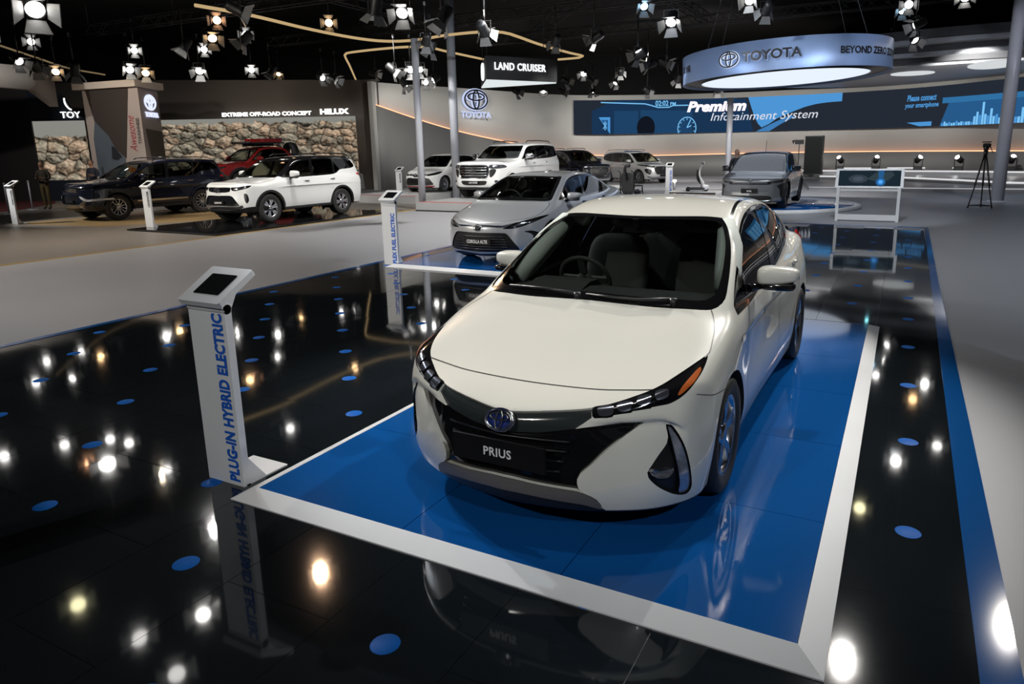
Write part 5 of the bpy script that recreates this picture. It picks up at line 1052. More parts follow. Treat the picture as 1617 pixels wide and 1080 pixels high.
MB().tube([p + np.array((0, -.07, .0)) for p in stem[4:-4]], list(np.interp(np.linspace(0, 1, len(stem[4:-4])), [0, .3, 1], [.03, .08, .03])), 10).build('stem_cover', blackp, r); MB().tube([(-.2, .12, 1.16), (0, .10, 1.12), (.2, .12, 1.16)], .022, 8).build('handlebar', blackp, r); MB().box((0, .16, 1.17), (.14, .05, .08)).build('display', sw, r)
sball((0, -.15, .12), (.20, .38, .05), .4).build('deck', blackp, r); sball((0, .24, .15), (.17, .16, .13), .6).build('front_fairing', sw, r)
for x, y in ((-.13, .26), (.13, .26), (0, -.46)): MB().lathe([(.085, -.03), (.10, 0), (.085, .03), (.03, .03), (.03, -.03), (.085, -.03)], 18, 0, (x, y, .10)).build('wheel', rubber, r)
r = empty('scooter_deck', (-7.7, 29.0, 0), 0, 'low white display deck with a black band under the scooter', 'platform'); MB().box((0, 0, .04), (2.3, 1.6, .08)).build('deck_top', framew, r); MB().box((0, -.815, .04), (1.9, .03, .07)).build('deck_band', blackp, r)
for i, (x, y) in enumerate(((-8.95, 29.9), (-6.8, 29.9))):
    r = empty('bollard_light', (x, y, 0), 0, 'short grey post with a white lit top, ' + ('left' if i == 0 else 'right') + ' of the scooter', 'lamp'); MB().cyl((0, 0, 0), (0, 0, .42), .05, n=12).build('bollard', postm, r); MB().ball((0, 0, .46), (.09, .09, .06), 12).build('lit_top', LE['ow'], r)
# ---------------------------------------------------------------- tower stand at the left
tw = empty('tower_stand', (-27, 17.9, 0), 0, 'tall pale tower stand with dark slanted panel and printed slogan', 'stand'); tm = mat('tower_pale', (.40, .35, .335), .6, noise=(.6, .06, .05)); td = mat('tower_dark_panel', (.045, .035, .032), .6)
T0, T1, T2 = Vector((-3.05, -.35, 0)), Vector((0.05, -.03, 0)), Vector((-.69, 1.30, 0)); n = Vector((T1.y - T0.y, -(T1.x - T0.x), 0)).normalized()
MB().prism([tuple(p[:2]) for p in (T0, T1, T2, T2 + Vector((-2.6, 0, 0)))], 2, 0, 4.52).build('tower_body', tm, tw)
MB().prism([(-3.25, -.6), (.25, -.25), (-.55, 1.5), (-3.3, 1.5)], 2, 4.52, 4.78).build('tower_cap', mat('tower_cap', (.55, .48, .43), .5), tw)
X = (T1 - T0).normalized(); fr = lambda s, z, d=.015: T0 + X * s + n * d + Vector((0, 0, z)); W3 = (T1 - T0).length
def flat(poly, m, nm, d=.02):
    b = MB(); k = len(poly); b.add([fr(s, z, d) for s, z in poly] + [fr(s, z, .0) for s, z in poly], [tuple(range(k)), tuple(range(k, 2 * k))[::-1]] + [(i, (i + 1) % k, k + (i + 1) % k, k + i) for i in range(k)]); return b.build(nm, m, tw)
flat([(.22, 4.5), (2.62, 4.5), (2.02, 1.80), (1.52, 2.15), (1.2, 2.7), (.5, 3.3)], td, 'dark_panel'); flat([(.5, 3.28), (1.2, 2.68), (1.5, 2.14), (1.98, 1.8), (1.8, .9), (.3, .9), (.3, 2.6)], mat('print_blue_grey', (.10, .125, .16), .5, noise=(.8, .35, .05)), 'printed_panel', .012); flat([(2.05, 1.3), (2.1, 1.5), (2.95, 1.22), (2.6, 1.14)], mat('print_orange', (.55, .16, .02), .5), 'orange_print', .02); flat([(1.2, 1.78), (1.28, 2.3), (1.42, 2.25), (1.8, 1.85), (1.5, 1.72)], mat('print_dark', (.02, .022, .03), .5), 'silhouette_print', .016)
text('Awesome', 'slogan', mat('slogan_red', (.30, .02, .03), .5), tw, fr(2.72, 2.05), (0, 0, 1), -X, 1.40, .40, .0, .4); text('TOUGHNESS', 'slogan', blackink, tw, fr(2.99, 2.35), (0, 0, 1), -X, 1.0, .17, .02)
X2 = (T2 - T1).normalized(); n2 = Vector((X2.y, -X2.x, 0)); sf = lambda s, z, d=.02: T1 + X2 * s + n2 * d + Vector((0, 0, z)); hl = emit_mat('tower_sign_glow', (.70, .75, 1), 1.2)
emblem('emblem_ovals', hl, tw, sf(.80, 3.98), X2, (0, 0, 1), .80, .04); text('TOYOTA', 'lettering', hl, tw, sf(.30, 3.40), X2, (0, 0, 1), 1.0, .20, .03, depth=.03)
b = MB(); b.add([sf(.45, 1.2, .02), sf(1.5, 1.2, .02), sf(1.5, 2.85, .02), sf(.2, 2.95, .02)], [(0, 1, 2, 3)]); b.build('photo_panel', mat('photo_panel', (.085, .065, .05), .6, noise=(2, .4, .1)), tw)
fa = tag(strip_mesh('booth_fascia', [((-31.5, 9.5, 4.45), (-31.5, 9.5, 5.35)), ((-29.6, 12.6, 4.45), (-29.6, 12.6, 5.25)), ((-28.6, 15.0, 4.3), (-28.6, 15.0, 5.12)), ((-30.3, 16.7, 3.85), (-30.3, 16.7, 5.02))], mat('fascia_white', (.60, .56, .52), .5), thick=.3), 'white curved booth fascia high at the far left', 'booth')
# ---------------------------------------------------------------- stanchions and people
for i, (x, y, z) in enumerate(((-28.7, 14.35, 0), (-27.3, 12.9, 0))):
    r = empty('barrier_post', (x, y, z), 0, 'thin pale barrier post at the red carpet ' + ('beside the standing man' if i == 0 else 'behind the farthest left info stand'), 'barrier'); MB().cyl((0, 0, .02), (0, 0, 1.02), .028, n=10).ball((0, 0, 1.03), .04, 10).build('pole', postm, r); MB().lathe([(0, .03), (.16, .02), (.17, 0)], 20).build('base', postm, r)
skin = mat('skin', (.30, .17, .11), .5); hairm = mat('hair', (.012, .010, .009), .6)
def person(x, y, z, rz, h, top, legs, label, arm=0, step=.10, tilt=0.):
    """one skinned body: pelvis root, spine, head, arms with hands, legs with feet; clothes follow it by height"""
    s = h / 1.75; J = [(0, 0, .95), (0, .01, 1.12), (0, .0, 1.30), (0, .01, 1.43), (0, -.01, 1.50), (0, -.02, 1.60), (0, -.015, 1.70),
        (.17, .01, 1.40), (.24, .03, 1.12), (.22, -.06, .90), (.21, -.09, .82), (-.17, .01, 1.40), (-.24, .03, 1.12), (-.22, -.06, .90), (-.21, -.09, .82),
        (.095, 0, .90), (.10, -.02 - step * .3, .50), (.11, .03 - step * .5, .09), (.12, -.13 - step * .5, .035), (-.095, 0, .90), (-.10, .0 + step * .3, .50), (-.11, .05 + step * .5, .09), (-.12, -.11 + step * .5, .035)]
    if arm: J[8], J[9], J[10] = (.24, -.02, 1.14), (.12, -.24, 1.16), (.06, -.31, 1.20)
    if arm == 2: J[12], J[13], J[14] = (-.24, -.02, 1.14), (-.12, -.24, 1.16), (-.06, -.31, 1.22)
    R = [.145, .135, .16, .10, .055, .085, .085, .07, .05, .038, .03, .07, .05, .038, .03, .085, .062, .045, .04, .085, .062, .045, .04]
    E = [(0, 1), (1, 2), (2, 3), (3, 4), (4, 5), (5, 6), (3, 7), (7, 8), (8, 9), (9, 10), (3, 11), (11, 12), (12, 13), (13, 14), (0, 15), (15, 16), (16, 17), (17, 18), (0, 19), (19, 20), (20, 21), (21, 22)]
    for wr, sg in ((10, 1), (14, -1)):   # four fingers and a thumb
        w = Vector(J[wr]); d = (w - Vector(J[wr - 1])).normalized(); sd = d.cross(Vector((0, 0, 1))); sd = sd.normalized() if sd.length > .2 else Vector((0, 1, 0))
        for k in range(5):
            o = len(J); off = sd * (.014 * (k - 1.5)) if k < 4 else sd * -.035; ln_ = (.085, .095, .09, .075, .05)[k]; p1 = w + off + d * (.05 if k < 4 else .02); J.append(tuple(p1)); J.append(tuple(p1 + d * ln_ * .6 + Vector((0, -.01, -.01)))); J.append(tuple(p1 + d * ln_ + Vector((0, -.03, -.02)))); R += [.011, .009, .007]; E += [(wr, o), (o, o + 1), (o + 1, o + 2)]
    me = bpy.data.meshes.new('body'); me.from_pydata([(a * s, b * s, c * s) for a, b, c in J], E, []); r = empty('person', (x, y, z), rz, label, 'person'); r.rotation_euler = (0, tilt, rz); o = link('body', me, None, r)
    m = o.modifiers.new('skin', 'SKIN'); m.use_smooth_shade = True; o.modifiers.new('sub', 'SUBSURF').levels = 1; o.modifiers['sub'].render_levels = 1
    for i, q in enumerate(me.skin_vertices[0].data): q.radius = (R[i] * s * (1.15 if i in (1, 2) else 1), R[i] * s * (.8 if i < 4 else 1)); q.use_root = (i == 0)
    dg = bpy.context.evaluated_depsgraph_get(); bpy.context.view_layer.update(); m2 = bpy.data.meshes.new_from_object(o.evaluated_get(bpy.context.evaluated_depsgraph_get())); o.modifiers.clear(); o.data = m2
    shoe = mat('shoe', (.012, .011, .010), .4)
    for mm in (top, legs, skin, shoe): m2.materials.append(mm)
    for p in m2.polygons:
        c = p.center / s; arm_ = (Vector(c) - Vector(J[10])).length < .22 or (Vector(c) - Vector(J[14])).length < .22
        p.material_index = 3 if c.z < .10 else (2 if (c.z > 1.47 or (abs(c.x) > .03 and arm_ and min((Vector(c) - Vector(J[10])).length, (Vector(c) - Vector(J[14])).length) < .13)) else (1 if c.z < .94 and abs(c.x) < .19 else 0)); p.use_smooth = True
    b = MB(); H = Vector((0, -.02, 1.655)) * s
    b.ball(H + Vector((0, -.005, .005)) * s, (.078 * s, .098 * s, .115 * s), 18); hd = b.build('head', skin, r)
    f = MB(); f.prism([(-.095, 1.655), (-.125, 1.625), (-.092, 1.62)], 0, -.014, .014); f.build('nose', skin, hd)
    for sg in (1, -1): MB().ball((sg * .032 * s, -.108 * s, 1.665 * s), (.012, .008, .007), 8).build('eye', hairm, hd); MB().ball((sg * .08 * s, -.02 * s, 1.65 * s), (.012, .022, .032), 8).build('ear', skin, hd)
    MB().ball((0, -.108 * s, 1.595 * s), (.024, .008, .006), 8).build('mouth', mat('lips', (.22, .09, .08), .5), hd)
    hr = MB().ball((0, .012 * s, 1.685 * s), (.084 * s, .100 * s, .10 * s), 18); hr.f = [q for q in hr.f if sum(hr.v[i][2] for i in q) / len(q) > 1.645 * s + max(0, -(sum(hr.v[i][1] for i in q) / len(q))) * .75]; hr.build('hair', hairm, r)
    return r
person(-28.15, 14.6, 0, math.radians(35), 1.72, mat('jacket_brown', (.035, .028, .02), .8), mat('trousers_olive', (.10, .075, .025), .8), 'person in dark jacket and olive trousers standing on the red carpet edge', 2)
person(-29.3, 17.05, 0, math.radians(30), 1.72, mat('jacket_navy', (.012, .016, .03), .8), mat('trousers_black', (.012, .012, .014), .8), 'person in dark clothes standing behind the dark navy sport utility vehicle', 1)
person(-5.25, 24.9, .10, math.radians(20), 1.66, mat('shirt_black', (.010, .011, .014), .8), MATS['trousers_black'], 'person in black standing behind the dark grey electric car', 0)
# ---------------------------------------------------------------- the white plug-in hybrid in front
pearl = mat('pearl_white_paint', (.80, .785, .70), .3, coat=1., coat_rough=.02)
smoke = mat('smoked_panel', (.028, .034, .034), .16, coat=.5)
lipgrey = mat('lip_grey', (.13, .12, .115), .45)
def build_prius():
    c = Car('hatchback_car', 'pearl white plug-in hybrid hatchback on the blue platform, nearest car', None, (-1.6, 2.6, .05), 0, prius_field(), (-.06, -.98, .06), (4.75, .98, 1.56), .016, pearl)
    k = c.sk
    # windscreen: black border, clear middle
    ws = [(1.052, 0), (1.053, .2), (1.065, .45), (1.10, .62), (1.142, .708), (1.215, .748), (1.30, .752), (1.642, .694), (1.945, .603), (1.985, .585), (1.978, .5), (1.93, .3), (1.903, .1), (1.90, 0)]
    ws = ws + [(a, -b) for a, b in ws[::-1] if b]
    T = k.cut('top', ws, minw=.2); ci = [(1.125, 0), (1.13, .30), (1.165, .58), (1.20, .66), (1.29, .70), (1.66, .655), (1.90, .575), (1.925, .53), (1.89, .3), (1.862, 0)]
    ci = ci + [(a, -b) for a, b in ci[::-1] if b]
    gi, go = k.split(T, 'top', ci, minw=.2)
    w = c.part('windscreen', gi, screenglass, .003); c.part('windscreen_border', go, glossb, .003, w)
    # side windows
    dlo = [(1.262, .908), (1.275, .955), (1.42, 1.05), (1.677, 1.182), (1.872, 1.273), (2.093, 1.347), (2.374, 1.396), (2.811, 1.408), (3.2, 1.372), (3.55, 1.285), (3.80, 1.165), (3.82, 1.115), (3.63, 1.068), (3.141, 1.03), (2.73, .984), (2.4, .962), (2.0, .935), (1.633, .913)]
    panes = [('side_window', [(1.44, .99), (1.50, 1.062), (1.64, 1.135), (1.60, .955)], True), ('side_window', [(1.655, .96), (1.70, 1.165), (1.88, 1.252), (2.1, 1.325), (2.38, 1.372), (2.655, 1.382), (2.505, 1.0), (2.1, .965)], True),
        ('side_window', [(2.845, 1.38), (3.15, 1.352), (3.375, 1.302), (3.17, 1.06), (2.66, 1.005)], True), ('quarter_window', [(3.43, 1.285), (3.6, 1.235), (3.73, 1.16), (3.62, 1.09), (3.25, 1.067)], True)]
    for sd in (1, -1):
        T = k.cut('side', dlo, sd, sharp=(0,)); rest = T; fr = None; got = []
        for nm, lp, _ in panes:
            i, rest = k.split(rest, 'side', lp, sd, sharp=range(len(lp))); got.append((nm, i))
        fr = c.part('window_frame', rest, glossb, .002)
        for nm, i in got: c.part(nm, i, winglass, .005, fr)
    # front end: lamps
    hl = [(.165,.411,.676),(.204,.469,.687),(.249,.521,.699),(.297,.572,.714),(.347,.623,.731),(.409,.671,.753),(.527,.726,.785),(.665,.771,.809),(.731,.794,.819),(.67,.803,.797),(.579,.804,.771),(.475,.796,.746),(.416,.778,.72),(.376,.754,.7),(.337,.722,.685),(.302,.684,.68),(.278,.657,.678),(.274,.653,.672),(.251,.625,.67),(.223,.586,.666),(.216,.578,.659),(.195,.547,.657),(.175,.513,.653),(.169,.507,.644),(.158,.488,.641),(.133,.434,.639),(.133,.423,.647)]
    leds = [[(.175,.437,.676),(.204,.495,.684),(.173,.505,.656),(.145,.45,.652)], [(.226,.515,.691),(.253,.566,.699),(.22,.574,.673),(.192,.526,.669)], [(.289,.588,.710),(.312,.638,.719),(.28,.645,.694),(.247,.602,.691)], [(.342,.655,.730),(.369,.704,.737),(.344,.709,.710),(.302,.668,.709)]]
    amb = [(.62,.786,.788),(.607,.797,.783),(.509,.796,.758),(.428,.778,.735),(.383,.754,.715),(.379,.748,.719),(.416,.755,.745),(.52,.77,.771)]
    for sd in (1, -1):
        T = k.cut('3d', hl, sd, minw=.1, sharp=range(16, 27), seg=.015); rest = T; got = []
        for lp in leds:
            i, rest = k.split(rest, '3d', lp, sd, minw=.1, seg=.012); got.append(('led_lamp', i, ledcell))
        i, rest = k.split(rest, '3d', amb, sd, minw=.1, seg=.012); got.append(('indicator_lens', i, amber))
        h = c.part('headlamp', rest, glossb, .006); c.raw('headlamp_rim', k.skirt(T, .02), blackp, h)
        for nm, i, m in got: c.part(nm, i, m, .001 if m is amber else -.004, h)
        # bumper corner: dark pocket, running light, fog lamp
        pk = [(.311,.728,.585),(.327,.747,.58),(.348,.77,.539),(.378,.791,.467),(.402,.806,.38),(.426,.813,.278),(.432,.809,.238),(.413,.793,.215),(.357,.761,.229),(.3,.724,.266),(.259,.688,.307),(.236,.662,.347),(.233,.657,.373),(.25,.675,.409),(.275,.699,.452),(.305,.729,.5),(.311,.734,.528)]
        dr = [(.317,.736,.577),(.328,.748,.568),(.350,.771,.518),(.379,.790,.441),(.399,.803,.36),(.419,.808,.275),(.420,.800,.233),(.399,.787,.225),(.365,.769,.238),(.359,.775,.291),(.347,.77,.361),(.334,.757,.449),(.323,.747,.516)]
        fg = [(.241,.667,.371),(.255,.683,.378),(.293,.724,.375),(.325,.752,.377),(.327,.754,.361),(.309,.739,.336),(.282,.714,.334),(.258,.688,.346)]
        T = k.cut('3d', pk, sd, minw=.05, seg=.015); rest = T
        d, rest = k.split(rest, '3d', dr, sd, minw=.05, seg=.015); f, rest = k.split(rest, '3d', fg, sd, minw=.05, seg=.012)
        p = c.part('fog_lamp_pocket', rest, blackp, .028); c.raw('pocket_rim', k.skirt(T, .03), blackp, p)
        q = c.part('running_light', d, drlm, .006, p); c.raw('running_light_side', k.skirt(d, .03), glossb, p)
        q = c.part('fog_lamp', f, mat('fog_lens', (.6, .62, .68), .12, .8, coat=1), .016, p); c.raw('fog_lamp_side', k.skirt(f, .03), chrome, p)
    # front end: black middle, bumper wings
    half = [(.053, .636), (.12, .642), (.225, .654), (.369, .67), (.411, .676), (.420, .650), (.422, .641), (.358, .590), (.419, .601), (.521, .610), (.618, .612), (.630, .606), (.597, .583), (.545, .54), (.485, .484), (.422, .413), (.379, .371), (.366, .343), (.366, .321), (.373, .293), (.398, .27), (.364, .283), (.19, .298)]
    full = [(0, .634)] + half + [(0, .312)] + [(-a, b) for a, b in half[::-1]]
    sh = [5, 6, 7, 8, 11, 20]; n = len(half); shf = [i for i in sh] + [2 * n + 2 - i for i in sh]
    T = k.cut('front', full, minw=.03, seg=.02, sharp=shf)
    pan = [(.0, .66), (.2, .68), (.45, .70), (.45, .645), (.358, .588), (.28, .572), (.18, .553), (.0, .540)]; pan = pan + [(-a, b) for a, b in pan[::-1] if a]
    up, lowT = k.split(T, 'front', pan, minw=.03, sharp=range(len(pan)))
    g = c.part('grille', lowT, glossb, .022, label='gloss black lower grille'); c.part('grille_panel', up, smoke, .012, g); c.raw('grille_rim', k.skirt(T, .028), c.paint, g)
    for z in (.52, .47, .42, .37):   # horizontal bars of the lower opening
        P = [(v, float(F_front(k, v, z)) + .012, z) for v in np.linspace(-.33 + (.52 - z) * .3, .33 - (.52 - z) * .3, 15)]; MB().tube(P, .006, 6).build('grille_bar', blackp, g)
    lip = [(-.46, .185), (-.38, .21), (-.2, .23), (0, .24), (.2, .23), (.38, .21), (.46, .185), (.446, .237), (.398, .27), (.364, .283), (.19, .298), (0, .312), (-.19, .298), (-.364, .283), (-.398, .27), (-.446, .237)]
    c.cut('front_lip', 'front', lip, lipgrey, -.004, sides=(1,), minw=.03, seg=.02)
    c.cut('undertray', 'front', [(-.52, .02), (.52, .02), (.47, .18), (.38, .209), (.2, .229), (0, .239), (-.2, .229), (-.38, .209), (-.47, .18)], blackp, .004, sides=(1,), minw=-2, near=lambda q: q[:, 0] < .5, seg=.03)
    # bonnet
    gapc = [(.298, 0), (.30, .237), (.31, .38), (.334, .515), (.352, .630)]; side = [(.43, .690), (.55, .748), (.70, .787), (.753, .796), (.846, .787), (.966, .768), (1.09, .73), (1.137, .706), (1.10, .62), (1.065, .45), (1.053, .2), (1.05, 0)]
    hood = gapc + side; hood = hood + [(a, -b) for a, b in hood[::-1] if b]
    T = k.cut('top', hood, minw=.25, sharp=(4, len(hood) - 4)); c.part('bonnet', T, c.paint)
    zt = lambda P: [(a, b, 0) for a, b in P]
    def drop(P):
        o = np.array([(a, b, 2.) for a, b in P]); return k.sh.march(o, np.tile((0, 0, -1.), (len(o), 1)), 2.)
    L = [k.ribbon(drop(smooth_loop(gapc[::-1] + [(a, -b) for a, b in gapc[1:]], .02, False)), .008)]
    for sd in (1, -1): L.append(k.ribbon(drop(smooth_loop([(a, b * sd) for a, b in side[2:8]], .03, False)), .006))
    c.join('bonnet_gap', L, blackp)
    # roof ditch mouldings and panel gaps
    L = []
    for sd in (1, -1): L.append(k.ribbon(drop(smooth_loop([(1.97, .612 * sd), (2.1, .592 * sd), (2.4, .562 * sd), (3.0, .54 * sd), (3.8, .50 * sd), (4.3, .47 * sd)], .04, False)), .022, .003))
    c.join('roof_moulding', L, glossb)
    c.gap([[(1.45, .30), (1.42, .55), (1.44, .80), (1.55, .912)], [(2.58, .30), (2.60, .7), (2.60, .97)], [(3.22, .50), (3.40, .62), (3.52, .80), (3.62, 1.06)], [(1.45, .275), (2.0, .265), (2.9, .27), (3.22, .50)]])
    c.gap([[(.80, .63), (.62, .655), (.47, .70)]], 'bumper_gap', .004)
    # wheel openings
    for u in (.958, 3.66):
        lp = [(u + .355 * math.cos(t), .315 + .355 * math.sin(t)) for t in np.linspace(-.55, math.pi + .55, 26)] + [(u - .33, .02), (u + .33, .02)]
        for sd in (1, -1):
            T = k.cut('side', lp, sd, minw=.05, near=lambda q, sd=sd: q[:, 1] * sd > .4, sharp=(25, 26, 27, 0))
            c.raw('arch_lip', k.skirt(T, .05, (0, -sd, 0)), wellm)
            well(.37, sd * .80, sd * .5, u, .33, c.root)
    T = k.cut('side', [(-1, -1), (6, -1), (6, .172), (-1, .172)], 1, minw=-2, smooth=False); c.part('floor_pan', T, blackp, .002)
    c.body(zmin=.6)
    # pale A-pillar trims inside
    for sd in (1, -1): MB().tube([(sd * .70, 1.45, .985), (sd * .685, 1.62, 1.08), (sd * .645, 1.82, 1.20), (sd * .58, 2.02, 1.335)], [.06, .085, .085, .06], 10).build('pillar_trim', trimg, c.root)
    # dashboard, wheel, seats
    MB().prism([(1.0, .45), (1.1, .88), (1.25, .935), (1.5, .955), (1.66, .93), (1.72, .82), (1.75, .45)], 0, -.70, .70).v
    d = MB(); d.prism([(1.05, .40), (1.12, .90), (1.28, .945), (1.5, .96), (1.66, .935), (1.72, .82), (1.76, .40)], 0, -.69, .69); d.build('dashboard', trimd, c.root)
    MB().prism([(1.34, .95), (1.5, .985), (1.64, .98), (1.68, .93)], 0, -.58, -.18).build('instrument_hood', trimd, c.root)
    s = MB(); M = Matrix.Translation((-.37, 1.86, .93)) @ Matrix.Rotation(math.radians(-62), 4, 'X'); s.tube([(.185 * math.cos(t), .185 * math.sin(t), 0) for t in np.linspace(0, 6.283, 41)[:-1]], .016, 8, True)
    s.cyl((0, 0, -.12), (0, 0, .0), .06); s.box((0, 0, 0), (.34, .05, .025)); s.box((0, -.09, 0), (.05, .17, .025)); s.move(M); s.build('steering_wheel', trimd, c.root)
    for v in (-.37, .37): seat(c, 2.22, v, .41, seatm, .25, .68)
    seat(c, 3.05, 0, .40, seatm, .58, .62, 'rear_bench')
    MB().box((0, 2.4, .27), (1.5, 2.9, .04)).build('cabin_floor', trimd, c.root)
    MB().box((0, 1.93, 1.30), (.22, .03, .06)).box((0, 1.88, 1.34), (.04, .05, .06)).build('rear_view_mirror', blackp, c.root)
    # emblem, plate, wipers
    nrm = k.sh.normal(np.array([[.03, 0, .60]]))[0]; X = Vector((1, 0, 0)); N = Vector((nrm[1], nrm[0], nrm[2])); Y = N.cross(X); Y = Y if Y.z > 0 else -Y; O = Vector((0, .022, .600)) + N * .004
    e = MB().lathe([(.0, 0), (.5, 0), (.53, .006), (.53, -.01)], 40); e.v = [tuple(O + X * (p[0] * .138) + Y * (p[1] * .1) + N * p[2] * 1.) for p in e.v]; e = e.build('emblem', blueem, c.root)
    emblem('emblem_ovals', chrome, e, O + N * .006, X, Y, .132, .005)
    q = MB().lathe([(.5, -.01), (.53, .008), (.56, -.01)], 40); q.v = [tuple(O + X * (p[0] * .14) + Y * (p[1] * .102) + N * p[2]) for p in q.v]; q.build('emblem_rim', chrome, e)
    p = MB().box((0, -.004, .447), (.50, .014, .125), ).build('number_plate', mat('plate_black', (.004, .004, .005), .5, spec=.3), c.root)
    MB().box((0, .012, .447), (.40, .03, .09)).build('plate_bracket', blackp, p)
    text('PRIUS', 'plate_lettering', letterw, p, (-.075, -.0125, .425), (1, 0, 0), (0, 0, 1), .15, .045, .022, space=1.08)
    for hx, tips in ((-.075, [(-.07, 1.07, .974), (-.307, 1.10, .985), (-.56, 1.115, .982)]), (.50, [(.49, 1.105, .978), (.30, 1.065, .972), (.16, 1.062, .972), (-.02, 1.07, .977)])):
        wv = MB().tube([Vector(t) + Vector((0, 0, .022)) for t in tips], [.014, .010, .008, .006][:len(tips)], 6); wv.cyl((hx, tips[0][1], tips[0][2] - .02), (hx, tips[0][1], tips[0][2] + .032), .02)
        wv.tube([Vector(t) + Vector((0, .022, .02)) for t in tips[1:]], .006, 5); wv.build('wiper', blackp, c.root)
    mirrors(c, 1.80, .83, 1.075, .985, 1.115, c.paint, glossb)
    for sd in (1, -1):
        for u, z in ((2.40, .845), (3.36, .905)):
            pts = k.sh.march(np.array([(u - .08, 2. * sd, z), (u, 2. * sd, z + .003), (u + .08, 2. * sd, z)]), np.tile((0, -sd, 0), (3, 1)), 3.)
            MB().tube([(p[1] + sd * (.018 if i == 1 else .01), p[0], p[2]) for i, p in enumerate(pts)], [.012, .016, .012], 8).build('door_handle', c.paint, c.root)
        p = k.sh.march(np.array([[1.25, 2. * sd, .785]]), np.array([[0, -sd, 0]]), 3.)[0]; MB().box((p[1] + sd * .003, p[0], p[2]), (.008, .075, .035)).build('fender_badge', chrome, c.root)
        p = k.sh.march(np.array([[4.3, 2. * sd, .95]]), np.array([[0, -sd, 0]]), 3.)[0]
        if not np.isnan(p[0]): MB().tube([(p[1] - sd * .05, 4.24, 1.06), (p[1] - sd * .035, 4.32, .98), (p[1] - sd * .05, 4.40, .85)], [.012, .03, .015], 8).build('tail_lamp', redlens, c.root)
    add_wheels(c, [(.958, .765), (.958, -.765), (3.66, .775), (3.66, -.775)], .315, .215, .222, (5, .030, .13), alloy)
    return c
def F_front(k, v, z):
    p = k.sh.march(np.array([[-.3, v, z]]), np.array([[1., 0, 0]]), 1.5)[0]; return p[0]
prius = build_prius()
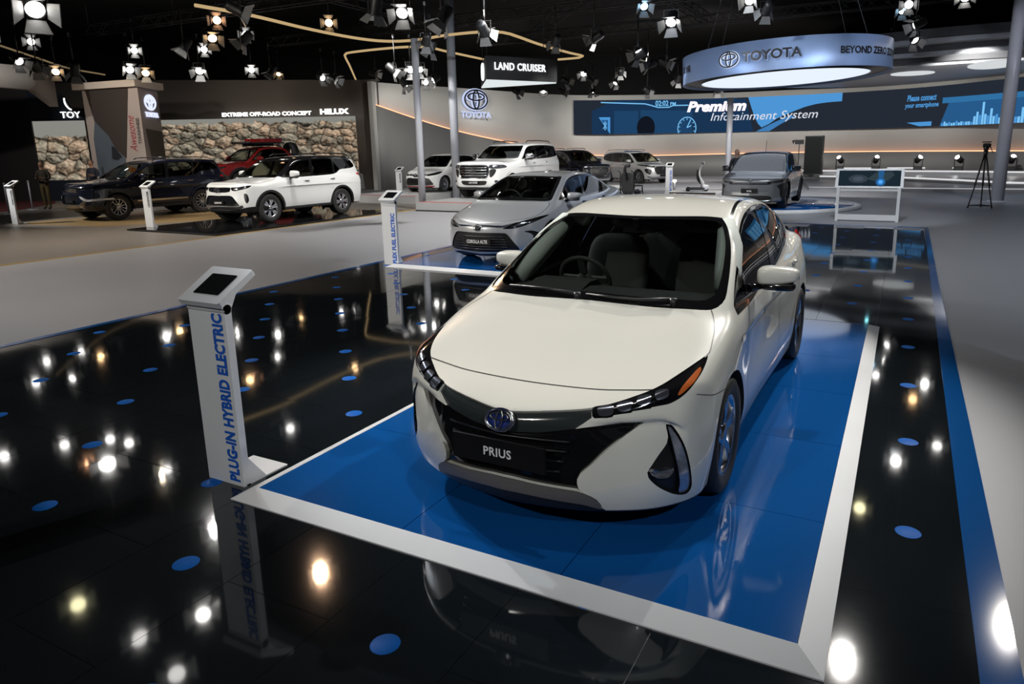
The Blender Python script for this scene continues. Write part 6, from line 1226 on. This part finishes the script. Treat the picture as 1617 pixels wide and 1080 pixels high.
# ---------------------------------------------------------------- the other cars
silver = mat('silver_paint', (.56, .57, .59), .28, .55, coat=1.); white2 = mat('white_paint', (.76, .77, .77), .3, coat=1.); navy = mat('navy_paint', (.006, .008, .020), .2, .2, coat=1.); red = mat('red_paint', (.30, .012, .012), .28, .2, coat=1.)
greym = mat('dark_grey_paint', (.24, .25, .265), .3, .6, coat=1.); blackpaint = mat('black_paint', (.008, .009, .014), .2, coat=1.); silver2 = mat('light_silver_paint', (.58, .59, .59), .3, .4, coat=1.)
tan = mat('tan_leather', (.22, .11, .05), .6); cream = mat('cream_leather', (.45, .38, .25), .6)
COROLLA = dict(L=4.63, W=1.78, H=1.435, zb=.15, zbelt=.98, hcrown=.10, rcrown=.05, tum=.44, k=(.06, .06, .04),
    hood=[(0, .66), (.1, .70), (.35, .775), (.7, .87), (1.1, .97), (1.3, 1.0), (2, 1.0), (3.6, 1.03), (4.2, 1.07), (4.5, 1.06), (4.63, 1.0)], plan=[(0, .82), (.5, .87), (.95, .89), (2, .87), (3.65, .885), (4.2, .84), (4.63, .76)],
    prof=[(.15, .07), (.35, .02), (.6, 0), (.8, .015), (.95, .05), (1.08, .11)], fz=[(.15, .10), (.25, .03), (.45, 0), (.6, .01), (.7, .05), (.85, .25)], fv=[(0, 0), (.3, .05), (.45, .10), (.635, .20), (.75, .33), (.83, .50), (.89, .85)],
    bz=[(.2, .1), (.5, .0), (.9, .02), (1.1, .1)], bv=[(0, 0), (.5, .08), (.8, .3)], roof=[(.7, .79), (1.1, 1.0), (1.5, 1.20), (1.95, 1.375), (2.3, 1.425), (2.8, 1.435), (3.3, 1.375), (3.8, 1.215), (4.2, 1.07), (4.5, .95)], cab=[(1.0, .77), (1.5, .80), (2.5, .80), (3.3, .78), (3.9, .71), (4.4, .64)],
    ws=(1.06, 1.15, .72, 1.98, .56, 1.93), dlo=[(1.36, .985), (1.55, 1.085), (1.95, 1.285), (2.3, 1.355), (2.8, 1.365), (3.25, 1.31), (3.62, 1.175), (3.86, 1.06), (3.7, 1.03), (2.8, .99), (2, .975)], pillars=[(1.55, 1.60, .2, .03), (2.46, 2.62, .4, .10), (3.36, 3.20, .3, .035)], dlosharp=(0,), frame=glossb,
    front=[('front_vent', 'front', [(.705, .56), (.80, .565), (.845, .50), (.84, .33), (.80, .285), (.80, .49), (.77, .53)], blackp, .015, 1), ('headlamp', 'front', [(.415, .615), (.50, .655), (.60, .70), (.74, .75), (.865, .785), (.82, .715), (.70, .65), (.55, .612)], glossb, .006, 1, ('led_lamp', [(.52, .632), (.60, .675), (.70, .71), (.70, .675), (.6, .64)], ledcell, .002)),
        ('grille_bar', 'front', [(0, .665), (.2, .665), (.42, .66), (.62, .715), (.60, .70), (.42, .637), (.2, .638), (.06, .636), (.05, .59), (0, .575)], glossb, .004, 0), ('lower_grille', 'front', [(0, .545), (.42, .545), (.48, .53), (.60, .37), (.645, .285), (.61, .25), (.3, .235), (0, .23)], blackp, .02, 0), ('undertray', 'front', [(0, .195), (.55, .195), (.6, .02), (0, .02)], blackp, .004, 0)],
    bars=[('chrome_bar', [(.02, 0, .655), (.045, .2, .657), (.10, .42, .655), (.17, .55, .685)], (chrome, .008))] + [('grille_slat', [(.0 + .0, 0, z), (.055, .3, z), (.08, .42 + (.5 - z) * .5, z)], (blackp, .009)) for z in (.28, .32, .36, .40, .44, .48)],
    axles=(.94, 3.64), R=.325, wheel=(.21, .225, (10, .028, 0), alloy), plate=(-.012, .405, .50, .11, 'COROLLA ALTIS', .385, .056), emblem=(-.0, .625, .15), mirror=(1.62, .86, 1.08, .98, 1.11), handles=[(2.32, .90), (3.30, .93)], handlemat=chrome,
    gaps=[[(1.42, .3), (1.42, .75), (1.5, .97)], [(2.52, .3), (2.52, .98)], [(3.2, .5), (3.42, .7), (3.55, 1.0)]], bonnet=[(.13, 0), (.16, .3), (.24, .5), (.38, .66), (.55, .76), (.9, .78), (1.12, .73), (1.05, .4), (1.03, 0)], seats=(2.3, 3.15))
FORT = dict(L=4.795, W=1.855, H=1.835, zb=.30, zbelt=1.19, hcrown=.10, rcrown=.05, tum=.30, k=(.07, .06, .04), hood=[(0, 1.02), (.1, 1.07), (.5, 1.12), (1.0, 1.17), (1.3, 1.20), (2, 1.21), (4.5, 1.22), (4.8, 1.15)], plan=[(0, .86), (.5, .90), (.95, .925), (2, .905), (3.7, .925), (4.4, .90), (4.8, .84)],
    prof=[(.3, .05), (.5, .01), (.8, 0), (1.0, .01), (1.15, .05), (1.25, .10)], fz=[(.25, .14), (.42, .02), (.65, 0), (.85, .03), (1.0, .06), (1.15, .2)], fv=[(0, 0), (.4, .035), (.6, .10), (.75, .21), (.86, .38), (.925, .7)], bz=[(.3, .06), (.6, 0), (1.1, .0), (1.35, .08), (1.75, .30)], bv=[(0, 0), (.5, .04), (.85, .22)],
    roof=[(.9, 1.02), (1.25, 1.21), (1.7, 1.48), (2.1, 1.685), (2.5, 1.755), (3.2, 1.785), (4.0, 1.765), (4.5, 1.73), (4.8, 1.69)], cab=[(1.0, .82), (1.6, .86), (2.5, .87), (3.6, .86), (4.3, .82), (4.8, .76)], ws=(1.20, 1.30, .76, 2.08, .64, 2.02),
    dlo=[(1.42, 1.19), (1.6, 1.32), (1.98, 1.575), (2.3, 1.655), (3.0, 1.69), (3.9, 1.68), (4.30, 1.645), (4.46, 1.44), (4.3, 1.375), (3.75, 1.335), (3.55, 1.245), (3.3, 1.21), (2, 1.185)], pillars=[(1.62, 1.66, .3, .03), (2.52, 2.62, .5, .11), (3.40, 3.52, .5, .09)], dlosharp=(0,),
    front=[('headlamp', 'front', [(.43, .975), (.60, .99), (.76, 1.02), (.84, 1.03), (.82, .965), (.7, .925), (.5, .895)], glossb, .006, 1, ('led_lamp', [(.50, .915), (.56, .955), (.70, .975), (.80, 1.0), (.78, .965), (.66, .935)], chrome, -.002)), ('grille', 'front', [(0, .985), (.35, .985), (.425, .97), (.41, .89), (.32, .86), (0, .85)], glossb, .02, 0), ('front_vent', 'front', [(.74, .82), (.80, .81), (.83, .63), (.80, .56), (.755, .66)], blackp, .02, 1),
        ('lower_grille', 'front', [(0, .77), (.42, .77), (.50, .73), (.62, .57), (.64, .50), (0, .50)], glossb, .03, 0), ('front_lip', 'front', [(0, .49), (.62, .49), (.70, .52), (.72, .47), (.55, .40), (0, .40)], alloy, -.006, 0), ('undertray', 'front', [(0, .39), (.5, .39), (.86, .47), (.93, .42), (.9, .2), (0, .2)], blackp, .004, 0)],
    axles=(.935, 3.68), R=.39, wheel=(.26, .245, (6, .05, .16), alloy), flare=.055, plate=(-.0, .585, .40, .10, 'LEGENDER', .28, .045), emblem=(-.01, .915, .20), mirror=(1.72, .92, 1.17, 1.18, 1.38), handles=[(2.30, 1.065), (3.32, 1.085)], gaps=[[(1.42, .45), (1.40, .9), (1.52, 1.18)], [(2.55, .45), (2.57, 1.18)], [(3.25, .5), (3.30, .85), (3.52, 1.22)]],
    bonnet=[(.12, 0), (.16, .4), (.26, .6), (.45, .74), (.9, .80), (1.27, .77), (1.19, .4), (1.17, 0)], step=.36, seats=(2.5, 3.35, 4.05), seatmat=cream, side=[('tail_lamp', [(4.45, 1.20), (4.85, 1.22), (4.85, 1.12), (4.62, 1.12)], redlens, -.003)])
spec_car(COROLLA, 'sedan_car', 'silver sedan on the blue platform behind the nearest white hatchback', (-6.05, 9.40, .05), 0, silver, cell=.022)
spec_car(dict(FORT, roofcolor=(glossb, [(1.34, 1.235), (1.46, 1.215), (1.98, 1.585), (2.3, 1.655), (3.2, 1.69), (4.0, 1.68), (4.35, 1.64), (4.9, 1.56), (4.9, 1.95), (1.4, 1.95), (1.25, 1.32)]), rails=(2.4, 4.3, .62, 1.82, .05), railmat=blackp), 'suv_car', 'white sport utility vehicle with black roof on the black gloss platform', (-16.2, 12.57, .05), 0, white2, cell=.028)
F2 = dict(FORT, plate=(-.0, .60, .40, .10, '', .28, .045), platemat=alloy, seatmat=tan, flaremat=navy, wheel=(.26, .245, (12, .03, 0), alloy), frame=glossb, rails=(2.4, 4.3, .62, 1.82, .05))
F2['front'] = [f for f in FORT['front'] if f[0] not in ('front_lip', 'front_vent', 'lower_grille')] + [('lower_grille', 'front', [(0, .77), (.42, .77), (.46, .70), (.40, .60), (.40, .52), (0, .52)], glossb, .03, 0), ('bumper_chrome', 'front', [(.48, .74), (.55, .74), (.70, .655), (.92, .675), (.92, .625), (.66, .60)], mat('satin_chrome', (.72, .72, .72), .35, .4), -.012, 1), ('front_lip', 'front', [(0, .51), (.45, .51), (.62, .62), (.66, .58), (.55, .42), (0, .41)], mat('lip_brown_silver', (.30, .25, .18), .3, .7), -.008, 0)]
F2['side'] = [('door_strip', [(1.50, .56), (3.15, .56), (3.15, .52), (1.50, .52)], chrome, -.006)] + FORT['side']
F2['bars'] = [('grille_bar', [(.03, 0, z), (.05, .38, z)], (chrome, .012)) for z in (.95, .91, .875)]
spec_car(F2, 'suv_car', 'dark navy sport utility vehicle with chrome bumper trim at the far left', (-21.95, 11.98, .003), math.radians(-3.6), navy, cell=.03)
LC = dict(FORT, L=4.985, W=1.98, H=1.93, zb=.30, zbelt=1.29, hcrown=.07, tum=.26, hood=[(0, 1.10), (.1, 1.165), (.8, 1.24), (1.5, 1.30), (2, 1.31), (4.6, 1.31), (4.98, 1.22)], plan=[(0, .93), (.5, .965), (.95, .99), (2, .965), (3.7, .985), (4.5, .96), (4.98, .90)], prof=[(.3, .05), (.5, .01), (.85, 0), (1.1, .01), (1.25, .05), (1.35, .10)], fz=[(.25, .14), (.42, .03), (.65, 0), (1.0, .01), (1.12, .05), (1.25, .2)], fv=[(0, 0), (.5, .03), (.7, .08), (.82, .17), (.92, .36), (.985, .7)],
    bz=[(.3, .06), (.6, 0), (1.1, .0), (1.4, .05), (1.85, .22)], roof=[(1.1, 1.04), (1.5, 1.30), (1.9, 1.585), (2.25, 1.78), (2.7, 1.85), (3.5, 1.875), (4.4, 1.85), (4.8, 1.79), (4.98, 1.74)], cab=[(1.0, .88), (1.6, .91), (2.5, .93), (3.8, .92), (4.5, .88), (4.98, .82)], ws=(1.50, 1.60, .82, 2.26, .70, 2.20), dlo=[(1.74, 1.29), (1.9, 1.40), (2.22, 1.65), (2.5, 1.735), (3.4, 1.765), (4.3, 1.745), (4.66, 1.69), (4.76, 1.45), (4.6, 1.37), (3.9, 1.31), (2.5, 1.28)], pillars=[(2.78, 2.86, .5, .10), (3.62, 3.72, .5, .09)],
    front=[('grille', 'front', [(0, 1.11), (.50, 1.11), (.57, 1.04), (.56, .82), (.48, .715), (0, .70)], glossb, .03, 0), ('headlamp', 'front', [(.58, 1.125), (.80, 1.14), (.93, 1.13), (.955, 1.03), (.72, 1.0), (.60, 1.03)], mat('lamp_grey_glass', (.10, .10, .11), .1, .4, coat=1), .004, 1, ('led_lamp', [(.64, 1.05), (.74, 1.05), (.74, 1.10), (.64, 1.10)], ledcell, -.002), ('led_lamp', [(.78, 1.055), (.88, 1.06), (.88, 1.11), (.78, 1.105)], ledcell, -.002)), ('front_vent', 'front', [(.62, .97), (.80, .98), (.76, .82), (.66, .72), (.62, .74)], blackp, .015, 1), ('lower_grille', 'front', [(0, .60), (.50, .60), (.44, .48), (0, .46)], blackp, .03, 0), ('fog_lamp', 'front', [(.76, .62), (.84, .63), (.84, .56), (.76, .55)], ledcell, .01, 1), ('undertray', 'front', [(0, .40), (.6, .40), (.9, .46), (.95, .2), (0, .2)], blackp, .004, 0)],
    bars=[('grille_bar', [(.012, 0, z), (.02, .3, z), (.035, .53, z - .0)], (chrome, .026)) for z in (1.05, .97, .88, .79)] + [('grille_frame', [(.02, .0, 1.125), (.035, .50, 1.125), (.05, .585, 1.05), (.05, .58, .82), (.03, .5, .695), (.02, 0, .685)], (chrome, .018))], axles=(.92, 3.77), R=.40, plate=(-.02, .545, .42, .10, 'LAND CRUISER', .34, .04), emblem=(-.03, .93, .22), mirror=(1.95, .98, 1.26, 1.28, 1.50), mirrormat=chrome, handles=[(2.55, 1.15), (3.5, 1.16)], handlemat=chrome, flaremat=white2, flare=.05, frame=glossb, wsglass=winglass,
    gaps=[[(1.62, .5), (1.62, 1.0), (1.75, 1.27)], [(2.74, .5), (2.76, 1.27)], [(3.45, .6), (3.5, .9), (3.70, 1.28)]], bonnet=[(.12, 0), (.14, .5), (.26, .74), (.45, .86), (1.2, .88), (1.55, .83), (1.49, .4), (1.47, 0)], rails=(2.5, 4.4, .68, 1.92, .05), railmat=blackp, step=.40, seats=(2.7, 3.55, 4.3), side=[('tail_lamp', [(4.7, 1.28), (5.1, 1.28), (5.1, 1.10), (4.85, 1.10)], redlens, -.003)], wheel=(.27, .26, (6, .05, .14), alloy))
spec_car(LC, 'off_roader_car', 'large white off-roader with wide chrome-barred grille on the grey plinth', (-12.95, 20.0, .28), 0, white2, cell=.03)
BZ = dict(COROLLA, L=4.69, W=1.86, H=1.65, zb=.20, zbelt=1.06, hcrown=.09, tum=.36, hood=[(0, .86), (.08, .90), (.4, .95), (.8, 1.01), (1.1, 1.06), (2, 1.08), (4.2, 1.12), (4.69, 1.05)], plan=[(0, .87), (.5, .91), (.9, .93), (2, .90), (3.7, .93), (4.3, .89), (4.69, .82)], prof=[(.2, .06), (.4, .015), (.7, 0), (.9, .01), (1.05, .05), (1.15, .1)], fz=[(.2, .10), (.3, .03), (.5, .02), (.66, .0), (.78, -.02), (.88, .02), (.98, .2)], fv=[(0, 0), (.45, .04), (.65, .12), (.8, .27), (.88, .45), (.93, .8)], bz=[(.3, .06), (.7, 0), (1.1, .05), (1.3, .2)],
    roof=[(.6, .86), (1.05, 1.08), (1.5, 1.35), (1.92, 1.54), (2.3, 1.60), (3.0, 1.61), (3.8, 1.53), (4.3, 1.40), (4.69, 1.25)], cab=[(1.0, .80), (1.5, .84), (2.5, .86), (3.4, .84), (4.1, .77), (4.69, .68)], ws=(.98, 1.08, .76, 1.95, .62, 1.88), dlo=[(1.32, 1.06), (1.5, 1.17), (1.95, 1.43), (2.3, 1.51), (3.0, 1.52), (3.7, 1.45), (4.1, 1.33), (3.95, 1.22), (3.4, 1.13), (2, 1.07)], pillars=[(1.58, 1.62, .3, .03), (2.5, 2.62, .5, .11), (3.42, 3.5, .5, .05)], frame=glossb, wsglass=glass_mat('reflecting_screen', (.25, .28, .30), 2.4),
    front=[('headlamp', 'front', [(.46, .785), (.62, .80), (.80, .835), (.92, .87), (.90, .80), (.72, .765), (.5, .755)], glossb, .006, 1, ('led_lamp', [(.55, .775), (.70, .79), (.84, .825), (.83, .805), (.7, .775)], ledcell, -.001)), ('nose_line', 'front', [(0, .745), (.45, .75), (.6, .745), (.58, .72), (0, .715)], glossb, .012, 0), ('front_vent', 'front', [(.72, .68), (.92, .735), (.93, .36), (.84, .33), (.80, .40), (.78, .58)], blackp, .008, 1), ('lower_grille', 'front', [(0, .40), (.50, .40), (.60, .36), (.62, .26), (.3, .23), (0, .23)], blackp, .02, 0), ('undertray', 'front', [(0, .215), (.5, .215), (.7, .05), (0, .05)], blackp, .004, 0)],
    bars=[('lip_trim', [(.03, 0, .245), (.05, .35, .25), (.10, .58, .28), (.13, .63, .33), (.1, .60, .37)], (alloy, .012))], axles=(.87, 3.72), R=.37, wheel=(.235, .25, (5, .05, .18), alloyd), flare=.06, plate=(-.01, .535, .46, .12, 'bZ4X', .13, .05), emblem=(-.03, .84, .15), mirror=(1.60, .91, 1.16, 1.06, 1.22), mirrormat=blackpaint, handles=[(2.35, .98), (3.3, 1.0)], handlemat=greym, gaps=FORT['gaps'][:0] + [[(1.42, .4), (1.42, .85), (1.5, 1.06)], [(2.52, .4), (2.54, 1.06)]], bonnet=[(.10, 0), (.13, .4), (.24, .62), (.45, .77), (.8, .80), (1.06, .76), (.97, .4), (.95, 0)],
    roofcolor=(blackpaint, [(1.98, 1.50), (2.4, 1.545), (3.2, 1.53), (3.9, 1.43), (4.5, 1.28), (4.7, 1.9), (1.5, 1.9), (1.5, 1.27)]), seats=(2.3, 3.2))
spec_car(BZ, 'electric_car', 'dark grey electric crossover with black arches on the round blue platform', (-3.92, 20.4, .105), 0, greym, cell=.03)
a = MB().tube([(-.3, 4.0, 1.58), (-.3, 4.06, 1.60), (-.3, 4.2, 1.95)], .008, 5); a.build('aerial', blackp, [o for o in bpy.data.objects if o.name == 'electric_car'][0])
HY = dict(FORT, L=4.755, W=1.85, H=1.79, zb=.22, zbelt=1.10, hood=[(0, .94), (.1, 1.0), (.5, 1.05), (1.0, 1.10), (1.3, 1.12), (2, 1.13), (4.4, 1.15), (4.75, 1.1)], roof=[(.7, .95), (1.1, 1.14), (1.6, 1.45), (2.0, 1.64), (2.4, 1.72), (3.2, 1.74), (4.0, 1.71), (4.5, 1.65), (4.75, 1.6)], ws=(1.08, 1.18, .76, 2.0, .64, 1.94), dlo=[(1.36, 1.11), (1.55, 1.25), (1.95, 1.53), (2.3, 1.62), (3.0, 1.645), (3.8, 1.62), (4.30, 1.53), (4.42, 1.36), (4.2, 1.24), (3.4, 1.15), (2, 1.11)], dlosharp=(0,), pillars=[(1.58, 1.62, .3, .03), (2.5, 2.58, .5, .10), (3.42, 3.5, .5, .09)], frame=glossb,
    front=[('headlamp', 'front', [(.46, .93), (.64, .95), (.82, .985), (.92, 1.01), (.90, .94), (.7, .88), (.5, .87)], glossb, .006, 1, ('led_lamp', [(.62, .90), (.72, .90), (.72, .94), (.62, .94)], ledcell, -.002)), ('grille', 'front', [(0, .90), (.40, .90), (.50, .84), (.50, .70), (.38, .52), (0, .50)], blackp, .03, 0), ('front_vent', 'front', [(.66, .74), (.86, .80), (.85, .58), (.74, .48), (.68, .56)], blackp, .02, 1), ('front_lip', 'front', [(0, .36), (.6, .36), (.8, .42), (.82, .36), (.6, .28), (0, .28)], alloy, -.006, 0), ('undertray', 'front', [(0, .27), (.6, .27), (.8, .05), (0, .05)], blackp, .004, 0)],
    bars=[('grille_frame', [(.02, 0, .91), (.035, .42, .91), (.055, .52, .84), (.055, .52, .70), (.03, .39, .50), (.02, 0, .48)], (chrome, .014))], axles=(.93, 3.78), R=.35, wheel=(.225, .23, (10, .035, 0), alloy), plate=(-.02, .44, .40, .10, '', .2, .04), emblem=(-.02, .80, .17), mirror=(1.66, .91, 1.15, 1.12, 1.29), handles=[(2.32, 1.0), (3.3, 1.02)], flaremat=blackp, flare=.035, rails=(2.3, 4.2, .60, 1.79, .05), railmat=alloy, seats=(2.4, 3.3))
HY.pop('step')
spec_car(dict(HY, roofcolor=(blackpaint, [(1.3, 1.3), (2.05, 1.66), (2.6, 1.705), (2.6, 2), (1.3, 2)])), 'crossover_car', 'light silver crossover facing right in front of the grey back wall', (-11.55, 36.4, .0), math.radians(58), silver2, cell=.035)
BLK = dict(HY, flaremat=blackpaint, frame=glossb); BLK.pop('roofcolor', 0)
r = empty('display_plinth', (-15.3, 33.0, 0), math.radians(-34), 'low grey plinth under the black car beside the light silver crossover', 'platform'); MB().box((0, 0, .06), (5.6, 2.4, .12)).build('plinth_body', plinth, r)
spec_car(BLK, 'crossover_car', 'black crossover facing right, left of the light silver crossover', (-13.0, 31.2, .12), math.radians(56), blackpaint, cell=.04)
spec_car(dict(BLK), 'crossover_car', 'black crossover mostly hidden behind the large white off-roader', (-13.55, 28.7, .0), math.radians(56), mat('black_violet_paint', (.012, .011, .022), .2, coat=1.), cell=.04)
HAT = dict(COROLLA, L=3.99, W=1.745, H=1.5, zbelt=.98, hood=[(0, .72), (.1, .78), (.4, .86), (.8, .93), (1.05, .98), (2, 1.0), (3.7, 1.02), (3.99, .98)], plan=[(0, .80), (.5, .85), (.8, .87), (2, .86), (3.3, .87), (3.8, .83), (3.99, .78)], bz=[(.2, .1), (.5, 0), (.9, .03), (1.2, .2)], roof=[(.6, .80), (1.0, 1.0), (1.4, 1.24), (1.8, 1.43), (2.2, 1.49), (2.8, 1.48), (3.4, 1.42), (3.99, 1.3)], cab=[(.9, .76), (1.4, .79), (2.5, .79), (3.3, .76), (3.99, .68)], ws=(.96, 1.05, .72, 1.84, .56, 1.78), dlo=[(1.25, .99), (1.45, 1.11), (1.85, 1.33), (2.2, 1.40), (2.8, 1.40), (3.3, 1.34), (3.5, 1.2), (3.3, 1.07), (2, .98)], pillars=[(2.3, 2.4, .4, .1)], frame=glossb,
    front=[('headlamp', 'front', [(.42, .70), (.6, .75), (.82, .81), (.80, .72), (.62, .66), (.45, .655)], glossb, .006, 1), ('grille_bar', 'front', [(0, .715), (.42, .72), (.42, .665), (.2, .65), (0, .60)], glossb, .008, 0), ('lower_grille', 'front', [(0, .56), (.5, .56), (.64, .40), (.66, .30), (0, .28)], blackp, .02, 0), ('red_trim', 'front', [(0, .255), (.68, .27), (.7, .23), (0, .215)], red, -.01, 0), ('undertray', 'front', [(0, .205), (.6, .22), (.7, .02), (0, .02)], blackp, .004, 0)], bars=[('chrome_bar', [(.03, 0, .70), (.05, .2, .70), (.11, .42, .705)], (chrome, .012))], axles=(.8, 3.32), R=.31, plate=(-.01, .42, .46, .10, '', .3, .05), emblem=(-.02, .675, .2), mirror=(1.5, .85, 1.05, .96, 1.09), mirrormat=blackpaint, handles=[], bonnet=[(.13, 0), (.2, .4), (.36, .62), (.55, .74), (1.0, .72), (.93, .3), (.92, 0)], gaps=[], seats=(2.1, 2.9))
spec_car(HAT, 'hatchback_car', 'small white hatchback with red lower trim left of the large white off-roader', (-17.35, 22.6, .28), 0, white2, cell=.03)
HX = dict(FORT, L=4.9, H=1.83, zb=.42, zbelt=1.22, hood=[(0, 1.06), (.1, 1.11), (.5, 1.15), (1.1, 1.20), (2, 1.22), (3.2, 1.22), (4.9, 1.15)], roof=[(.9, 1.02), (1.25, 1.21), (1.65, 1.48), (2.0, 1.69), (2.4, 1.76), (2.9, 1.76), (3.2, 1.68), (3.5, 1.35), (3.7, 1.1), (4.2, .9)], ws=(1.20, 1.30, .74, 2.02, .62, 1.96), dlo=[(1.45, 1.22), (1.62, 1.34), (1.95, 1.58), (2.3, 1.66), (2.8, 1.66), (3.1, 1.58), (3.2, 1.28), (2.5, 1.22)], pillars=[(2.42, 2.5, .4, .1)], axles=(.95, 3.75), R=.42, flare=.09, rails=(2.1, 3.1, .6, 1.80, .03), railmat=blackp, handles=[(2.2, 1.08)], gaps=[], plate=(-.01, .60, .4, .1, '', .2, .04), emblem=(-.01, .96, .22), side=[], seats=(2.4,), mirror=(1.72, .92, 1.18, 1.20, 1.40), bonnet=FORT['bonnet'])
HX.pop('step')
h = spec_car(HX, 'pickup_car', 'red off-road pickup truck with roof rack behind the white sport utility vehicle', (-23.9, 18.1, .42), math.radians(-6), red, cell=.035)
r = empty('display_plinth', (-23.6, 20.9, 0), math.radians(-6), 'dark raised plinth under the red pickup truck', 'platform'); MB().box((0, -.1, .21), (2.3, 6.2, .42)).build('plinth_body', walld, r)
MB().box((0, 2.45, 1.90), (1.35, 1.5, .05)).box((0, 2.45, 1.83), (.06, 1.4, .1)).build('roof_rack', blackp, h.root); k = MB().bevbox((0, 2.7, 2.0), (1.2, 1.0, .14), .1); k.build('red_roof_case', red, h.root)
for x in np.linspace(-.5, .5, 6): MB().box((x, 1.66, 1.93), (.13, .08, .07)).build('roof_light', chrome, h.root)
MB().tube([(-.8, -.12, .55), (-.8, -.16, .80), (.8, -.16, .80), (.8, -.12, .55)], .045, 8).tube([(-.45, -.15, .8), (-.4, -.1, 1.12), (.4, -.1, 1.12), (.45, -.15, .8)], .035, 8).build('bull_bar', red, h.root)
for x in (-.30, .30): MB().lathe([(0, -.02), (.11, -.01), (.125, .02), (.125, .08), (.0, .1)], 20, 1, (x, -.2, .95)).build('spot_lamp', mat('spot_lamp_glass', (.8, .75, .62), .2, coat=1), h.root)
MB().lathe([(.20, -.12), (.38, -.12), (.40, 0), (.38, .12), (.20, .12), (.2, -.12)], 28, 1, (.3, 3.75, 1.55)).build('spare_wheel', rubber, h.root)
